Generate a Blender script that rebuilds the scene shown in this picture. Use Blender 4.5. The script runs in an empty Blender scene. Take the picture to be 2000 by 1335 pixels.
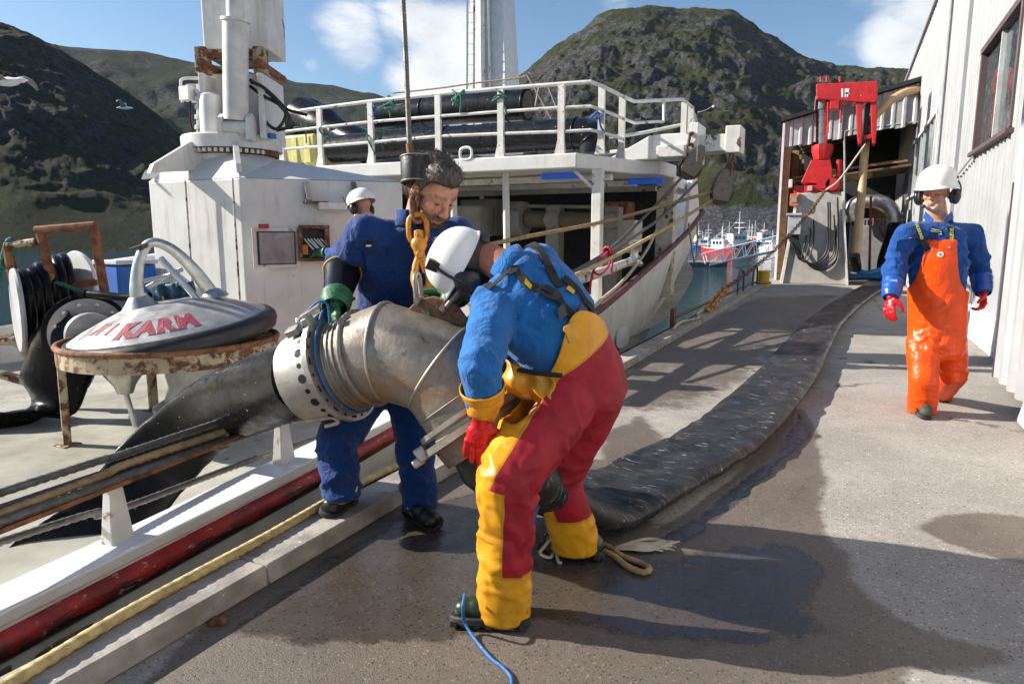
import bpy, bmesh, math, random
import numpy as np
from mathutils import Vector, Matrix
random.seed(7); RNG = np.random.default_rng(7)
scn = bpy.context.scene; COL = scn.collection
R = math.radians
# ------------------------------------------------------------------ camera
LENS = 24.0; FPX = 2000*LENS/36.0; HOR = 462.0; VPX = 1655.0; CAMH = 1.40
PITCH = math.atan((667.5-HOR)/FPX); YAW = math.atan((VPX-1000)/(FPX/math.cos(PITCH)))
cam = bpy.data.cameras.new('camera'); cam.lens = LENS; cam.sensor_width = 36; cam.clip_start = .05; cam.clip_end = 20000
camo = bpy.data.objects.new('camera', cam); COL.objects.link(camo)
camo.location = (0, 0, CAMH); camo.rotation_euler = (math.pi/2-PITCH, 0, YAW); scn.camera = camo
# ------------------------------------------------------------------ sky, sun, exposure
SUN_AZ, SUN_EL = R(17), R(29)          # light travels towards +X, turned SUN_AZ towards +Y
trav = Vector((math.cos(SUN_AZ)*math.cos(SUN_EL), math.sin(SUN_AZ)*math.cos(SUN_EL), -math.sin(SUN_EL)))
sl = bpy.data.lights.new('sun', 'SUN'); sl.energy = 5.0; sl.angle = R(.5); sl.color = (1, .93, .82)
so = bpy.data.objects.new('sun', sl); COL.objects.link(so); so.rotation_euler = trav.to_track_quat('-Z', 'Y').to_euler(); so.location = (-20, -4, 14)
scn.view_settings.view_transform = 'Standard'; scn.view_settings.look = 'None'; scn.view_settings.gamma = 1
scn.cycles.max_bounces = 6; scn.cycles.diffuse_bounces = 3; scn.cycles.glossy_bounces = 3; scn.cycles.transmission_bounces = 4; scn.cycles.caustics_reflective = False; scn.cycles.caustics_refractive = False; scn.cycles.use_adaptive_sampling = True; scn.cycles.adaptive_threshold = .02
scn.view_settings.use_curve_mapping = False; scn.view_settings.exposure = 1.05
W = bpy.data.worlds.new('World'); scn.world = W; W.use_nodes = True
def pt_d(x, y, D):                      # pixel of the 2000 px photograph + range along the lens axis -> point
    fw = np.array([-math.sin(YAW)*math.cos(PITCH), math.cos(YAW)*math.cos(PITCH), -math.sin(PITCH)])
    rt = np.array([math.cos(YAW), math.sin(YAW), 0]); up = np.cross(rt, fw)
    return np.array([0, 0, CAMH])+(fw+rt*(x-1000)/FPX+up*(667.5-y)/FPX)*D
def _ray(x, y): return pt_d(x, y, 1)-np.array([0, 0, CAMH])
CP = np.array([0, 0, CAMH])
def pt_z(x, y, z=0.): d = _ray(x, y); return CP+d*(z-CAMH)/d[2]
def pt_x(x, y, X): d = _ray(x, y); return CP+d*X/d[0]
def pt_y(x, y, Y): d = _ray(x, y); return CP+d*Y/d[1]
def pt_h(x, y, h): d = _ray(x, y); return CP+d*h/(-d[0]*math.sin(YAW)+d[1]*math.cos(YAW))   # horizontal range
def world_nodes():
    nt = W.node_tree; N = nt.nodes; L = nt.links; bg = N['Background']; bg.inputs[1].default_value = .072
    sky = N.new('ShaderNodeTexSky'); sky.sky_type = 'NISHITA'; sky.sun_disc = False; sky.sun_elevation = SUN_EL
    sky.sun_rotation = math.atan2(-trav.x, -trav.y); sky.altitude = 10; sky.air_density = 1.0; sky.dust_density = .6; sky.ozone_density = 2.2
    tc = N.new('ShaderNodeTexCoord'); vec = tc.outputs['Generated']
    def math_(op, a, b=None, c=None):
        m = N.new('ShaderNodeMath'); m.operation = op
        for i, v in enumerate((a, b, c)):
            if v is None: continue
            if isinstance(v, (int, float)): m.inputs[i].default_value = v
            else: L.new(v, m.inputs[i])
        return m.outputs[0]
    mp = N.new('ShaderNodeMapping'); mp.inputs['Scale'].default_value = (1, 1, 1.7); L.new(vec, mp.inputs[0])
    def noise(scale, detail=7, rough=.55, dist=.3, off=0):
        n = N.new('ShaderNodeTexNoise'); n.inputs['Scale'].default_value = scale; n.inputs['Detail'].default_value = detail
        n.inputs['Roughness'].default_value = rough; n.inputs['Distortion'].default_value = dist
        m2 = N.new('ShaderNodeMapping'); m2.inputs['Location'].default_value = (off, off*.7, 0); L.new(mp.outputs[0], m2.inputs[0]); L.new(m2.outputs[0], n.inputs['Vector']); return n.outputs[0]
    n1 = noise(6, 9, .58, .5); n2 = noise(1.8, 4, .5, .2, 3.1)
    total = None
    # cumulus banks: direction, angular size, weight
    for px, py, rad, wt in [(690, 55, .085, .30), (800, 30, .09, .33), (880, 105, .12, .40), (830, 160, .09, .34), (940, 30, .08, .28), (1080, 20, .075, .13), (1030, 90, .04, .1), (1180, 5, .06, .13), (1770, 95, .075, .36), (1730, 60, .06, .28), (1830, 40, .10, .34), (605, 125, .028, .22), (160, 70, .035, .13), (1900, -40, .2, .3), (760, -130, .2, .25)]:
        d = Vector(_ray(px, py)).normalized()
        dp = N.new('ShaderNodeVectorMath'); dp.operation = 'DISTANCE'; L.new(vec, dp.inputs[0]); dp.inputs[1].default_value = d
        f = N.new('ShaderNodeMapRange'); f.interpolation_type = 'SMOOTHSTEP'; L.new(dp.outputs['Value'], f.inputs[0])
        f.inputs[1].default_value = rad*1.25; f.inputs[2].default_value = rad*.1; f.inputs[3].default_value = 0; f.inputs[4].default_value = wt
        total = f.outputs[0] if total is None else math_('MAXIMUM', total, f.outputs[0])
    dens = math_('ADD', math_('MULTIPLY_ADD', n1, .62, total), math_('MULTIPLY', n2, .10))
    ms = N.new('ShaderNodeMapRange'); ms.interpolation_type = 'SMOOTHSTEP'; L.new(dens, ms.inputs[0]); ms.inputs[1].default_value = .50; ms.inputs[2].default_value = .70
    # body shading of the cloud from a finer noise
    n3 = noise(9, 6, .6, .2, 7.7)
    shade = N.new('ShaderNodeMapRange'); L.new(n3, shade.inputs[0]); shade.inputs[1].default_value = .3; shade.inputs[2].default_value = .65; shade.inputs[3].default_value = .72; shade.inputs[4].default_value = 1.05
    cc = N.new('ShaderNodeVectorMath'); cc.operation = 'SCALE'; cc.inputs[0].default_value = (7.2, 7.4, 7.7); L.new(shade.outputs[0], cc.inputs[3])
    hs = N.new('ShaderNodeHueSaturation'); hs.inputs['Saturation'].default_value = 1.12; hs.inputs['Value'].default_value = 1.0; L.new(sky.outputs[0], hs.inputs['Color'])
    mx = N.new('ShaderNodeMix'); mx.data_type = 'RGBA'; L.new(math_('MULTIPLY', ms.outputs[0], .95), mx.inputs[0]); L.new(hs.outputs[0], mx.inputs[6]); L.new(cc.outputs[0], mx.inputs[7])
    L.new(mx.outputs[2], bg.inputs[0])
world_nodes()
# ------------------------------------------------------------------ small maths
def V3(*a): return np.array(a, float)
def unit(v): v = np.asarray(v, float); return v/(np.linalg.norm(v)+1e-12)
def rotm(axis, a): return np.array(Matrix.Rotation(a, 3, Vector(axis)))
def frame(d, upv=(0, 0, 1)):            # columns: side, up, along
    d = unit(d); s = np.cross(upv, d)
    if np.linalg.norm(s) < 1e-4: s = np.cross((1, 0, 0), d)
    s = unit(s); return np.stack([s, np.cross(d, s), d], 1)
def spline(pts, n=8, closed=False):
    P = [np.asarray(p, float) for p in pts]; out = []; m = len(P)
    for i in range(m if closed else m-1):
        if closed: p0, p1, p2, p3 = P[i-1], P[i], P[(i+1) % m], P[(i+2) % m]
        else:
            p1, p2 = P[i], P[i+1]; p0 = P[i-1] if i else 2*p1-p2; p3 = P[i+2] if i+2 < m else 2*p2-p1
        for k in range(n):
            t = k/n; out.append(.5*((2*p1)+(-p0+p2)*t+(2*p0-5*p1+4*p2-p3)*t*t+(-p0+3*p1-3*p2+p3)*t**3))
    if not closed: out.append(P[-1])
    return np.array(out)
def resample(path, step):
    path = np.asarray(path, float); s = np.r_[0, np.cumsum(np.linalg.norm(np.diff(path[:, :3], axis=0), axis=1))]
    n = max(2, int(s[-1]/step)+1); t = np.linspace(0, s[-1], n)
    return np.stack([np.interp(t, s, path[:, k]) for k in range(path.shape[1])], 1)
def _h(i, j, k, s):
    x = (i.astype(np.int64)*374761393+j.astype(np.int64)*668265263+k.astype(np.int64)*2147483647+s*1274126177) & 0xffffffff
    x = ((x ^ (x >> 13))*1274126177) & 0xffffffff; x = x ^ (x >> 16); x = (x*2246822519) & 0xffffffff; x = x ^ (x >> 15)
    return (x & 0xffffff)/float(0xffffff)
def vnoise(P, s=0):
    P = np.asarray(P, float); I = np.floor(P).astype(np.int64); f = P-I; f = f*f*f*(f*(f*6-15)+10); r = 0
    for a in (0, 1):
        for b in (0, 1):
            for c in (0, 1):
                w = (f[:, 0] if a else 1-f[:, 0])*(f[:, 1] if b else 1-f[:, 1])*(f[:, 2] if c else 1-f[:, 2])
                r = r+w*_h(I[:, 0]+a, I[:, 1]+b, I[:, 2]+c, s)
    return r
def fbm(P, oct=4, s=0, g=.5, ridge=False):
    P = np.asarray(P, float); a = 1.; r = 0; t = 0
    for o in range(oct):
        n = vnoise(P*2**o+o*17.3, s+o)
        if ridge: n = 1-abs(2*n-1)
        r = r+a*n; t += a; a *= g
    return r/t
def sstep(a, b, x): t = np.clip((np.asarray(x, float)-a)/(b-a), 0, 1); return t*t*(3-2*t)
# ------------------------------------------------------------------ materials
MATS = {}
class G:
    def __init__(s, m): s.t = m.node_tree; s.N = s.t.nodes; s.L = s.t.links; s.b = s.N['Principled BSDF']
    def n(s, typ, ins=None, **kw):
        nd = s.N.new('ShaderNode'+typ)
        for k, v in kw.items(): setattr(nd, k, v)
        for k, v in (ins or {}).items():
            if hasattr(v, 'is_output') or isinstance(v, bpy.types.NodeSocket): s.L.new(v, nd.inputs[k])
            else: nd.inputs[k].default_value = v
        return nd
    def noise(s, vec, scale, detail=5, rough=.55, dist=0): return s.n('TexNoise', {'Vector': vec, 'Scale': scale, 'Detail': detail, 'Roughness': rough, 'Distortion': dist}).outputs[0]
    def ramp(s, v, a, b, lo=0., hi=1., smooth=True): return s.n('MapRange', {0: v, 1: a, 2: b, 3: lo, 4: hi}, interpolation_type='SMOOTHSTEP' if smooth else 'LINEAR').outputs[0]
    def mix(s, f, a, b, blend='MIX'):
        nd = s.n('Mix', data_type='RGBA', blend_type=blend)
        for i, v in ((0, f), (6, a), (7, b)):
            if isinstance(v, bpy.types.NodeSocket): s.L.new(v, nd.inputs[i])
            elif i == 0: nd.inputs[0].default_value = v
            else: nd.inputs[i].default_value = (*v[:3], 1)
        return nd.outputs[2]
    def m(s, op, a, b=0.):
        nd = s.n('Math', operation=op)
        for i, v in ((0, a), (1, b)):
            if isinstance(v, bpy.types.NodeSocket): s.L.new(v, nd.inputs[i])
            else: nd.inputs[i].default_value = v
        return nd.outputs[0]
    def obj(s, scale=None):
        tc = s.n('TexCoord').outputs['Object']
        return s.n('Mapping', {0: tc, 'Scale': scale}).outputs[0] if scale else tc
    def bump(s, h, strength, dist=.01, normal=None):
        ins = {'Height': h, 'Strength': strength, 'Distance': dist}
        if normal: ins['Normal'] = normal
        nd = s.n('Bump', ins); s.L.new(nd.outputs[0], s.b.inputs['Normal']); return nd.outputs[0]
    def set(s, **kw):
        for k, v in kw.items():
            k = k.replace('_', ' ')
            if isinstance(v, bpy.types.NodeSocket): s.L.new(v, s.b.inputs[k])
            else: s.b.inputs[k].default_value = v
def newmat(name):
    m = bpy.data.materials.new(name); m.use_nodes = True; MATS[name] = m; return m, G(m)
RUST1, RUST2 = (.20, .075, .025), (.07, .030, .018)
def M(name, col=(.5, .5, .5), rough=.5, metal=0., var=.18, vs=5., bump=.15, bs=60., bd=.004, rust=0., rs=4., streak=0., dirt=0., coat=0., spec=.5, rc=RUST1, fleck=0., fs=90.):
    """painted / metallic / cloth-like surface: colour drift, dirt, rust patches, run-down stains, flecks, fine relief"""
    if name in MATS: return MATS[name]
    m, g = newmat(name); o = g.obj()
    c = g.mix(g.ramp(g.noise(o, vs, 5), .3, .7), tuple(x*(1-var) for x in col), tuple(min(1, x*(1+var*.6)) for x in col))
    r = rough
    if dirt: c = g.mix(g.m('MULTIPLY', g.ramp(g.noise(o, 2.3, 8, .65), .45, .75), dirt), c, (.16, .14, .115))
    if streak:
        sv = g.obj((9, 9, .55)); k = g.m('MULTIPLY', g.ramp(g.noise(sv, 1.6, 4, .6), .52, .78), g.ramp(g.noise(o, 1.1, 3), .35, .65)); c = g.mix(g.m('MULTIPLY', k, streak), c, (.36, .20, .085))
    if rust:
        k = g.noise(o, rs, 9, .68, .4); k = g.ramp(k, .72-rust*.42, .80-rust*.40)
        rc_ = g.mix(g.ramp(g.noise(o, rs*5, 6, .6), .35, .7), RUST2, rc); c = g.mix(k, c, rc_); r = g.m('MAXIMUM', g.m('MULTIPLY', k, .85), rough)
        if metal: g.set(Metallic=g.m('MULTIPLY', g.m('SUBTRACT', 1., k), metal))
    elif metal: g.set(Metallic=metal)
    if fleck:
        k = g.ramp(g.noise(o, fs, 2, .5), .74-fleck*.2, .78-fleck*.2); c = g.mix(k, c, (.62, .62, .6))
    g.set(Base_Color=c)
    if not rust: r = g.ramp(g.noise(o, vs*2.3, 4), .3, .7, max(.02, rough*.8), min(1, rough*1.2))
    g.set(Roughness=r)
    g.b.inputs['Specular IOR Level'].default_value = spec
    if coat: g.b.inputs['Coat Weight'].default_value = coat; g.b.inputs['Coat Roughness'].default_value = .2
    if bump:
        h = g.noise(o, bs, 4, .6)
        if rust: h = g.m('ADD', g.m('MULTIPLY', h, .6), g.m('MULTIPLY', k, -.8))
        g.bump(h, bump, bd)
    return m
# ------------------------------------------------------------------ things, parts, mesh builder
ORG = {}
def thing(name, loc, label, cat, group=None):
    o = bpy.data.objects.new(name, None); o.empty_display_size = .1; COL.objects.link(o); o.location = Vector(loc)
    o['label'] = label; o['category'] = cat
    if group: o['group'] = group
    ORG[o] = np.array(loc, float); return o
def tag(o, label, cat, group=None, kind=None):
    if label: o['label'] = label
    if cat: o['category'] = cat
    if group: o['group'] = group
    if kind: o['kind'] = kind
    return o
def copy_tree(o, off, label=None, parent=None):
    c = o.copy(); COL.objects.link(c); c.parent = parent
    if parent is None: c.location = Vector(o.location)+Vector(off); ORG[c] = ORG[o]+np.array(off)
    if label: c['label'] = label
    for ch in list(o.children): copy_tree(ch, off, None, c)
    return c
class MB:
    def __init__(s): s.V = []; s.F = []; s.mi = []; s.cur = 0; s.n = 0
    def add(s, V, F):
        V = np.asarray(V, float).reshape(-1, 3); s.V.append(V); b = s.n
        for f in F: s.F.append([int(i)+b for i in f]); s.mi.append(s.cur)
        s.n += len(V); return s
    def box8(s, p): return s.add(p, [(0, 3, 2, 1), (4, 5, 6, 7), (0, 1, 5, 4), (1, 2, 6, 5), (2, 3, 7, 6), (3, 0, 4, 7)])
    def box(s, c, size, rot=None, taper=(1, 1)):
        a, b, h = np.array(size)/2; tx, ty = taper
        P = np.array([(-a, -b, -h), (a, -b, -h), (a, b, -h), (-a, b, -h), (-a*tx, -b*ty, h), (a*tx, -b*ty, h), (a*tx, b*ty, h), (-a*tx, b*ty, h)])
        if rot is not None: P = P@np.asarray(rot).T
        return s.box8(P+np.asarray(c))
    def bar(s, a, b, w, h, upv=(0, 0, 1)):
        a = np.asarray(a, float); b = np.asarray(b, float); Fm = frame(b-a, upv); return s.box((a+b)/2, (w, h, np.linalg.norm(b-a)), Fm)
    def prism(s, poly, ex):
        P = np.asarray(poly, float); n = len(P); ex = np.asarray(ex, float)
        nrm = sum(np.cross(P[i]-P[0], P[(i+1) % n]-P[0]) for i in range(1, n-1))
        if nrm@ex > 0: P = P[::-1]
        return s.add(np.r_[P, P+ex], [list(range(n)), list(range(2*n-1, n-1, -1))]+[((i+1) % n, i, n+i, n+(i+1) % n) for i in range(n)])
    def loft(s, rings, caps=True, closed=False):
        Rg = [np.asarray(r, float) for r in rings]; n = len(Rg[0]); k = len(Rg); F = []
        for j in range(k if closed else k-1):
            a, b = j*n, ((j+1) % k)*n
            F += [(a+i, a+(i+1) % n, b+(i+1) % n, b+i) for i in range(n)]
        if caps and not closed: F += [list(range(n))[::-1], list(range((k-1)*n, k*n))]
        return s.add(np.concatenate(Rg), F)
    def sheet(s, grid, double=0):
        g = np.asarray(grid, float); a, b = g.shape[:2]
        return s.add(g.reshape(-1, 3), [(i*b+j, i*b+j+1, (i+1)*b+j+1, (i+1)*b+j) for i in range(a-1) for j in range(b-1)])
    def tube(s, path, r, n=10, closed=False, caps=True, lobes=0, pitch=.1, amp=.14, upv=(0, 0, 1), flat=None):
        P = np.asarray(path, float); k = len(P); rr = np.broadcast_to(np.asarray(r, float), (k,))
        T = np.gradient(P, axis=0) if not closed else np.roll(P, -1, 0)-np.roll(P, 1, 0)
        T = T/(np.linalg.norm(T, axis=1)[:, None]+1e-12); Fm = frame(T[0], upv); u = Fm[:, 0]; rings = []
        sl = np.r_[0, np.cumsum(np.linalg.norm(np.diff(P, axis=0), axis=1))]; th = np.arange(n)*2*math.pi/n
        for i in range(k):
            u = unit(u-T[i]*(u@T[i])); v = np.cross(T[i], u); rad = rr[i]*np.ones(n)
            if lobes: rad = rr[i]*(1-amp+amp*2*abs(np.cos(lobes/2*(th-2*math.pi*sl[i]/pitch))))
            fx, fy = (1, 1) if flat is None else flat[i]
            rings.append(P[i]+np.outer(np.cos(th)*rad*fx, u)+np.outer(np.sin(th)*rad*fy, v))
        return s.loft(rings, caps, closed)
    def rope(s, path, r, lobes=3, pitch=None, n=9): return s.tube(resample(path, r*.75), r, n, lobes=lobes, pitch=pitch or r*7)
    def cyl(s, a, b, r0, r1=None, n=16, caps=True):
        a = np.asarray(a, float); b = np.asarray(b, float); Fm = frame(b-a); th = np.arange(n)*2*math.pi/n
        c = np.outer(np.cos(th), Fm[:, 0])+np.outer(np.sin(th), Fm[:, 1]); return s.loft([a+c*r0, b+c*(r0 if r1 is None else r1)], caps)
    def lathe(s, prof, org, axis=(0, 0, 1), n=28, caps=True):
        Fm = frame(axis, (0, 1, 0) if abs(unit(axis)[2]) > .9 else (0, 0, 1)); th = np.arange(n)*2*math.pi/n
        c = np.outer(np.cos(th), Fm[:, 0])+np.outer(np.sin(th), Fm[:, 1]); return s.loft([np.asarray(org)+c*max(r, 1e-4)+Fm[:, 2]*h for r, h in prof], caps)
    def torus(s, c, axis, Rr, r, n=24, m=8, arc=None):
        Fm = frame(axis); th = np.linspace(0, 2*math.pi, n, endpoint=False) if arc is None else np.linspace(arc[0], arc[1], n)
        P = np.asarray(c)+np.outer(np.cos(th)*Rr, Fm[:, 0])+np.outer(np.sin(th)*Rr, Fm[:, 1]); return s.tube(P, r, m, closed=arc is None)
    def ell(s, c, rad, rot=None, n=16, m=10):
        rings = []
        for j in range(m+1):
            a = -math.pi/2+math.pi*j/m; cr = max(math.cos(a), .02); th = np.arange(n)*2*math.pi/n
            rings.append(np.stack([np.cos(th)*cr*rad[0], np.sin(th)*cr*rad[1], np.full(n, math.sin(a))*rad[2]], 1))
        if rot is not None: rings = [r@np.asarray(rot).T for r in rings]
        return s.loft([r+np.asarray(c) for r in rings])
    def limb(s, pts, n=14):              # pts: (point, radius) chain, rounded ends, for remeshing
        P = [np.asarray(p, float) for p, _ in pts]; rr = [r for _, r in pts]
        for p, r in zip(P, rr): s.ell(p, (r, r, r), None, n, 8)
        for i in range(len(P)-1): s.cyl(P[i], P[i+1], rr[i], rr[i+1], n)
        return s
    def verts(s): return np.concatenate(s.V)
    def build(s, name, mats, parent=None, smooth=35, bevel=0., seg=2):
        me = bpy.data.meshes.new(name); org = ORG.get(parent, np.zeros(3)) if parent is not None else getattr(s, 'org', np.zeros(3))
        me.from_pydata((s.verts()-org).tolist(), [], s.F)
        if not isinstance(mats, (list, tuple)): mats = [mats]
        for m in mats: me.materials.append(m)
        if len(mats) > 1: me.polygons.foreach_set('material_index', s.mi)
        if smooth:
            me.polygons.foreach_set('use_smooth', [True]*len(me.polygons))
            if smooth < 180: me.set_sharp_from_angle(angle=R(smooth))
        me.update()
        o = bpy.data.objects.new(name, me); COL.objects.link(o)
        if parent is not None: o.parent = parent; ORG[o] = org
        else: o.location = Vector(org); ORG[o] = org
        if bevel: b = o.modifiers.new('b', 'BEVEL'); b.width = bevel; b.segments = seg; b.limit_method = 'ANGLE'; b.angle_limit = R(40)
        return o
def struct(mb, name, mat, parent=None, **k):
    o = mb.build(name, mat, parent, **k)
    if parent is None: o['kind'] = 'structure'
    return o
def text_mesh(txt, size, bold=0., space=1.):
    cu = bpy.data.curves.new('t', 'FONT'); cu.body = txt; cu.size = size; cu.align_x = 'CENTER'; cu.align_y = 'CENTER'; cu.offset = bold; cu.space_character = space; cu.resolution_u = 3
    o = bpy.data.objects.new('t', cu); COL.objects.link(o); dg = bpy.context.evaluated_depsgraph_get(); dg.update()
    me = bpy.data.meshes.new_from_object(o.evaluated_get(dg)); V = np.array([v.co[:] for v in me.vertices]); F = [list(p.vertices) for p in me.polygons]
    bpy.data.objects.remove(o); bpy.data.meshes.remove(me); return V, F
def text_on(mb, txt, size, fn, bold=0., space=1.):
    V, F = text_mesh(txt, size, bold, space); mb.add([fn(v[0], v[1]) for v in V], F); return mb
# ------------------------------------------------------------------ setting: water, quay, hills
def poly_sd(P, poly):
    poly = np.asarray(poly)[:, :2]; d = np.full(len(P), 1e9); ins = np.zeros(len(P), bool); n = len(poly)
    for i in range(n):
        a, b = poly[i], poly[(i+1) % n]; e = b-a; w = P-a; t = np.clip((w@e)/(e@e), 0, 1); d = np.minimum(d, np.linalg.norm(w-t[:, None]*e, axis=1))
        c = ((a[1] <= P[:, 1]) != (b[1] <= P[:, 1])); x = a[0]+(P[:, 1]-a[1])/(b[1]-a[1]+1e-12)*e[0]; ins ^= c & (P[:, 0] < x)
    return np.where(ins, d, -d)
def concrete():
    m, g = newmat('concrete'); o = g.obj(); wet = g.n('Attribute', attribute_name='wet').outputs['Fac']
    base = g.mix(g.ramp(g.noise(o, 1.1, 6, .6), .3, .72), (.27, .245, .222), (.375, .35, .322))
    base = g.mix(g.m('MULTIPLY', g.ramp(g.noise(o, 3.7, 8, .7), .52, .72), .55), base, (.20, .17, .145))
    ag = g.n('TexVoronoi', {'Vector': o, 'Scale': 74.}); k = g.n('SeparateColor', {0: ag.outputs['Color']}).outputs[0]
    edge = g.ramp(ag.outputs['Distance'], .15, .48, 1, 0)
    base = g.mix(g.m('MULTIPLY', g.m('MULTIPLY', g.ramp(k, .70, .78), edge), .9), base, (.055, .045, .04))
    base = g.mix(g.m('MULTIPLY', g.m('MULTIPLY', g.ramp(k, .20, .12), edge), .85), base, (.66, .60, .52))
    base = g.mix(g.m('MULTIPLY', g.ramp(g.noise(o, 190, 3, .7), .50, .66), .6), base, (.15, .13, .11))
    cr = g.n('TexVoronoi', {'Vector': g.n('Mapping', {0: o, 'Scale': (.6, .45, 1)}).outputs[0], 'Scale': 1.}, feature='DISTANCE_TO_EDGE')
    wob = g.noise(o, 5, 6, .7); crk = g.m('MULTIPLY', g.ramp(g.m('ADD', cr.outputs['Distance'], g.m('MULTIPLY', g.m('SUBTRACT', wob, .5), .22)), .0, .006, 1, 0), g.ramp(g.noise(o, .9, 2), .50, .60))
    base = g.mix(g.m('MULTIPLY', crk, .75), base, (.07, .06, .05))
    # droppings and paint specks
    wv = g.n('TexVoronoi', {'Vector': g.n('Mapping', {0: o, 'Scale': (1, .75, 1)}).outputs[0], 'Scale': 3.4}); sp = g.m('ADD', wv.outputs['Distance'], g.m('MULTIPLY', g.noise(o, 45, 3), .09))
    base = g.mix(g.m('MULTIPLY', g.ramp(sp, .075, .09, .8, 0), g.ramp(g.n('SeparateColor', {0: wv.outputs['Color']}).outputs[1], .60, .62)), base, (.74, .72, .68))
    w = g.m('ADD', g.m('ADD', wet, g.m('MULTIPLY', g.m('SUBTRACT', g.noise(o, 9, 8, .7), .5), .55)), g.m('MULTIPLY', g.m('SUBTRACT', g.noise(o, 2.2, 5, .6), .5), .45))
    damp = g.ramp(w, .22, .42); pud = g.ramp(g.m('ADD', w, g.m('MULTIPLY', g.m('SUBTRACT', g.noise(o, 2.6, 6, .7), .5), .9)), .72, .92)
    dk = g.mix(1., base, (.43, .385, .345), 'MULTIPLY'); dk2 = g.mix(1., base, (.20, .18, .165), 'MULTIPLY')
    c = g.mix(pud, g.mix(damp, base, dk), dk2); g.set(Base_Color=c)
    rgh = g.m('SUBTRACT', g.m('SUBTRACT', .92, g.m('MULTIPLY', damp, .40)), g.m('MULTIPLY', pud, g.ramp(g.noise(o, 7, 6), .35, .65, .22, .46))); g.set(Roughness=rgh)
    hb = g.m('ADD', g.m('MULTIPLY', g.noise(o, 150, 5, .7), .9), g.m('MULTIPLY', g.noise(o, 24, 5, .6), .7)); hb = g.m('SUBTRACT', hb, g.m('MULTIPLY', crk, .9))
    hb = g.m('MULTIPLY', hb, g.m('SUBTRACT', 1., g.m('MULTIPLY', pud, .84))); g.bump(hb, .8, .008); return m
QX0, QX1 = -2.24, 1.72
def quay():
    xs = np.r_[np.linspace(QX0, QX1, 141)]
    ys = np.r_[np.arange(-4, .7, .3), np.arange(.7, 8, .03), np.arange(8, 16, .1), np.arange(16, 46.1, .5)]
    X, Y = np.meshgrid(xs, ys); P = np.stack([X.ravel(), Y.ravel()], 1); wet = np.zeros(len(P))
    def z(pts): return [pt_z(x, y)[:2] for x, y in pts]
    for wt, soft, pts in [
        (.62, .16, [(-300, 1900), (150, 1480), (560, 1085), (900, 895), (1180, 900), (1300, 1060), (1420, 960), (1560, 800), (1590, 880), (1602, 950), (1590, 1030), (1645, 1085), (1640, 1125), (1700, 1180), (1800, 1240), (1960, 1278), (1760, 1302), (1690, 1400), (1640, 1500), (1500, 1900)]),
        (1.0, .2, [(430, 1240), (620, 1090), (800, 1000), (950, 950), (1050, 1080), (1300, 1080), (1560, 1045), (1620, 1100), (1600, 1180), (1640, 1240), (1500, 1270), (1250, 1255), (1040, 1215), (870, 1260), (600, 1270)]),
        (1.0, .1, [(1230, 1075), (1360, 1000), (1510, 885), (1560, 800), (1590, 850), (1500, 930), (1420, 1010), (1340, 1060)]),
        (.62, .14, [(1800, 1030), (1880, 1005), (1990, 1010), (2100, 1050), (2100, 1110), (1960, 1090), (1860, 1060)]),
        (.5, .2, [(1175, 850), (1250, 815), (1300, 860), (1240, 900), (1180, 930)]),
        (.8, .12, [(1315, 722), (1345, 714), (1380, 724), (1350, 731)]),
        (.42, .4, [(1200, 720), (1330, 650), (1480, 580), (1640, 575), (1580, 625), (1460, 740), (1350, 800), (1180, 800)]),  # mottled damp left of the hose, with the shade there darkened in
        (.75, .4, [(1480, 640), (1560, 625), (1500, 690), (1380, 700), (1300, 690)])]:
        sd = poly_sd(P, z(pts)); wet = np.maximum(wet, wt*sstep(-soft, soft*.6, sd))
    Z = .004*(fbm(np.c_[P*2.2, np.zeros(len(P))], 3, 5)-.5)
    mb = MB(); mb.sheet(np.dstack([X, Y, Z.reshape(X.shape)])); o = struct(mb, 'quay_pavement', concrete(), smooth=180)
    a = o.data.attributes.new('wet', 'FLOAT', 'POINT'); a.data.foreach_set('value', wet)  # holds damp and the shade painted in left of the hose
    b = MB(); b.box8([(QX0, -4, -4), (QX1+12, -4, -4), (QX1+12, 46, -4), (QX0, 46, -4), (QX0, -4, -.02), (QX1+12, -4, -.02), (QX1+12, 46, -.02), (QX0, 46, -.02)])
    struct(b, 'quay_wall', M('quay_side', (.20, .19, .17), .85, bump=.5, bs=12, dirt=.5))
quay()
def water():
    m, g = newmat('sea_water'); o = g.obj(); g.set(Base_Color=(.008, .032, .036, 1), Roughness=.07, IOR=1.33)
    h = g.m('ADD', g.noise(g.obj((1, 1, 1)), 1.3, 4, .6, .6), g.m('MULTIPLY', g.noise(o, 5.5, 3, .5), .35)); g.bump(h, .9, .28)
    mb = MB(); s = 1600.; mb.add([(-s, -s, -2.2), (s, -s, -2.2), (s, s, -2.2), (-s, s, -2.2)], [(0, 1, 2, 3)]); struct(mb, 'sea', m, smooth=0)
water()
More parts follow.
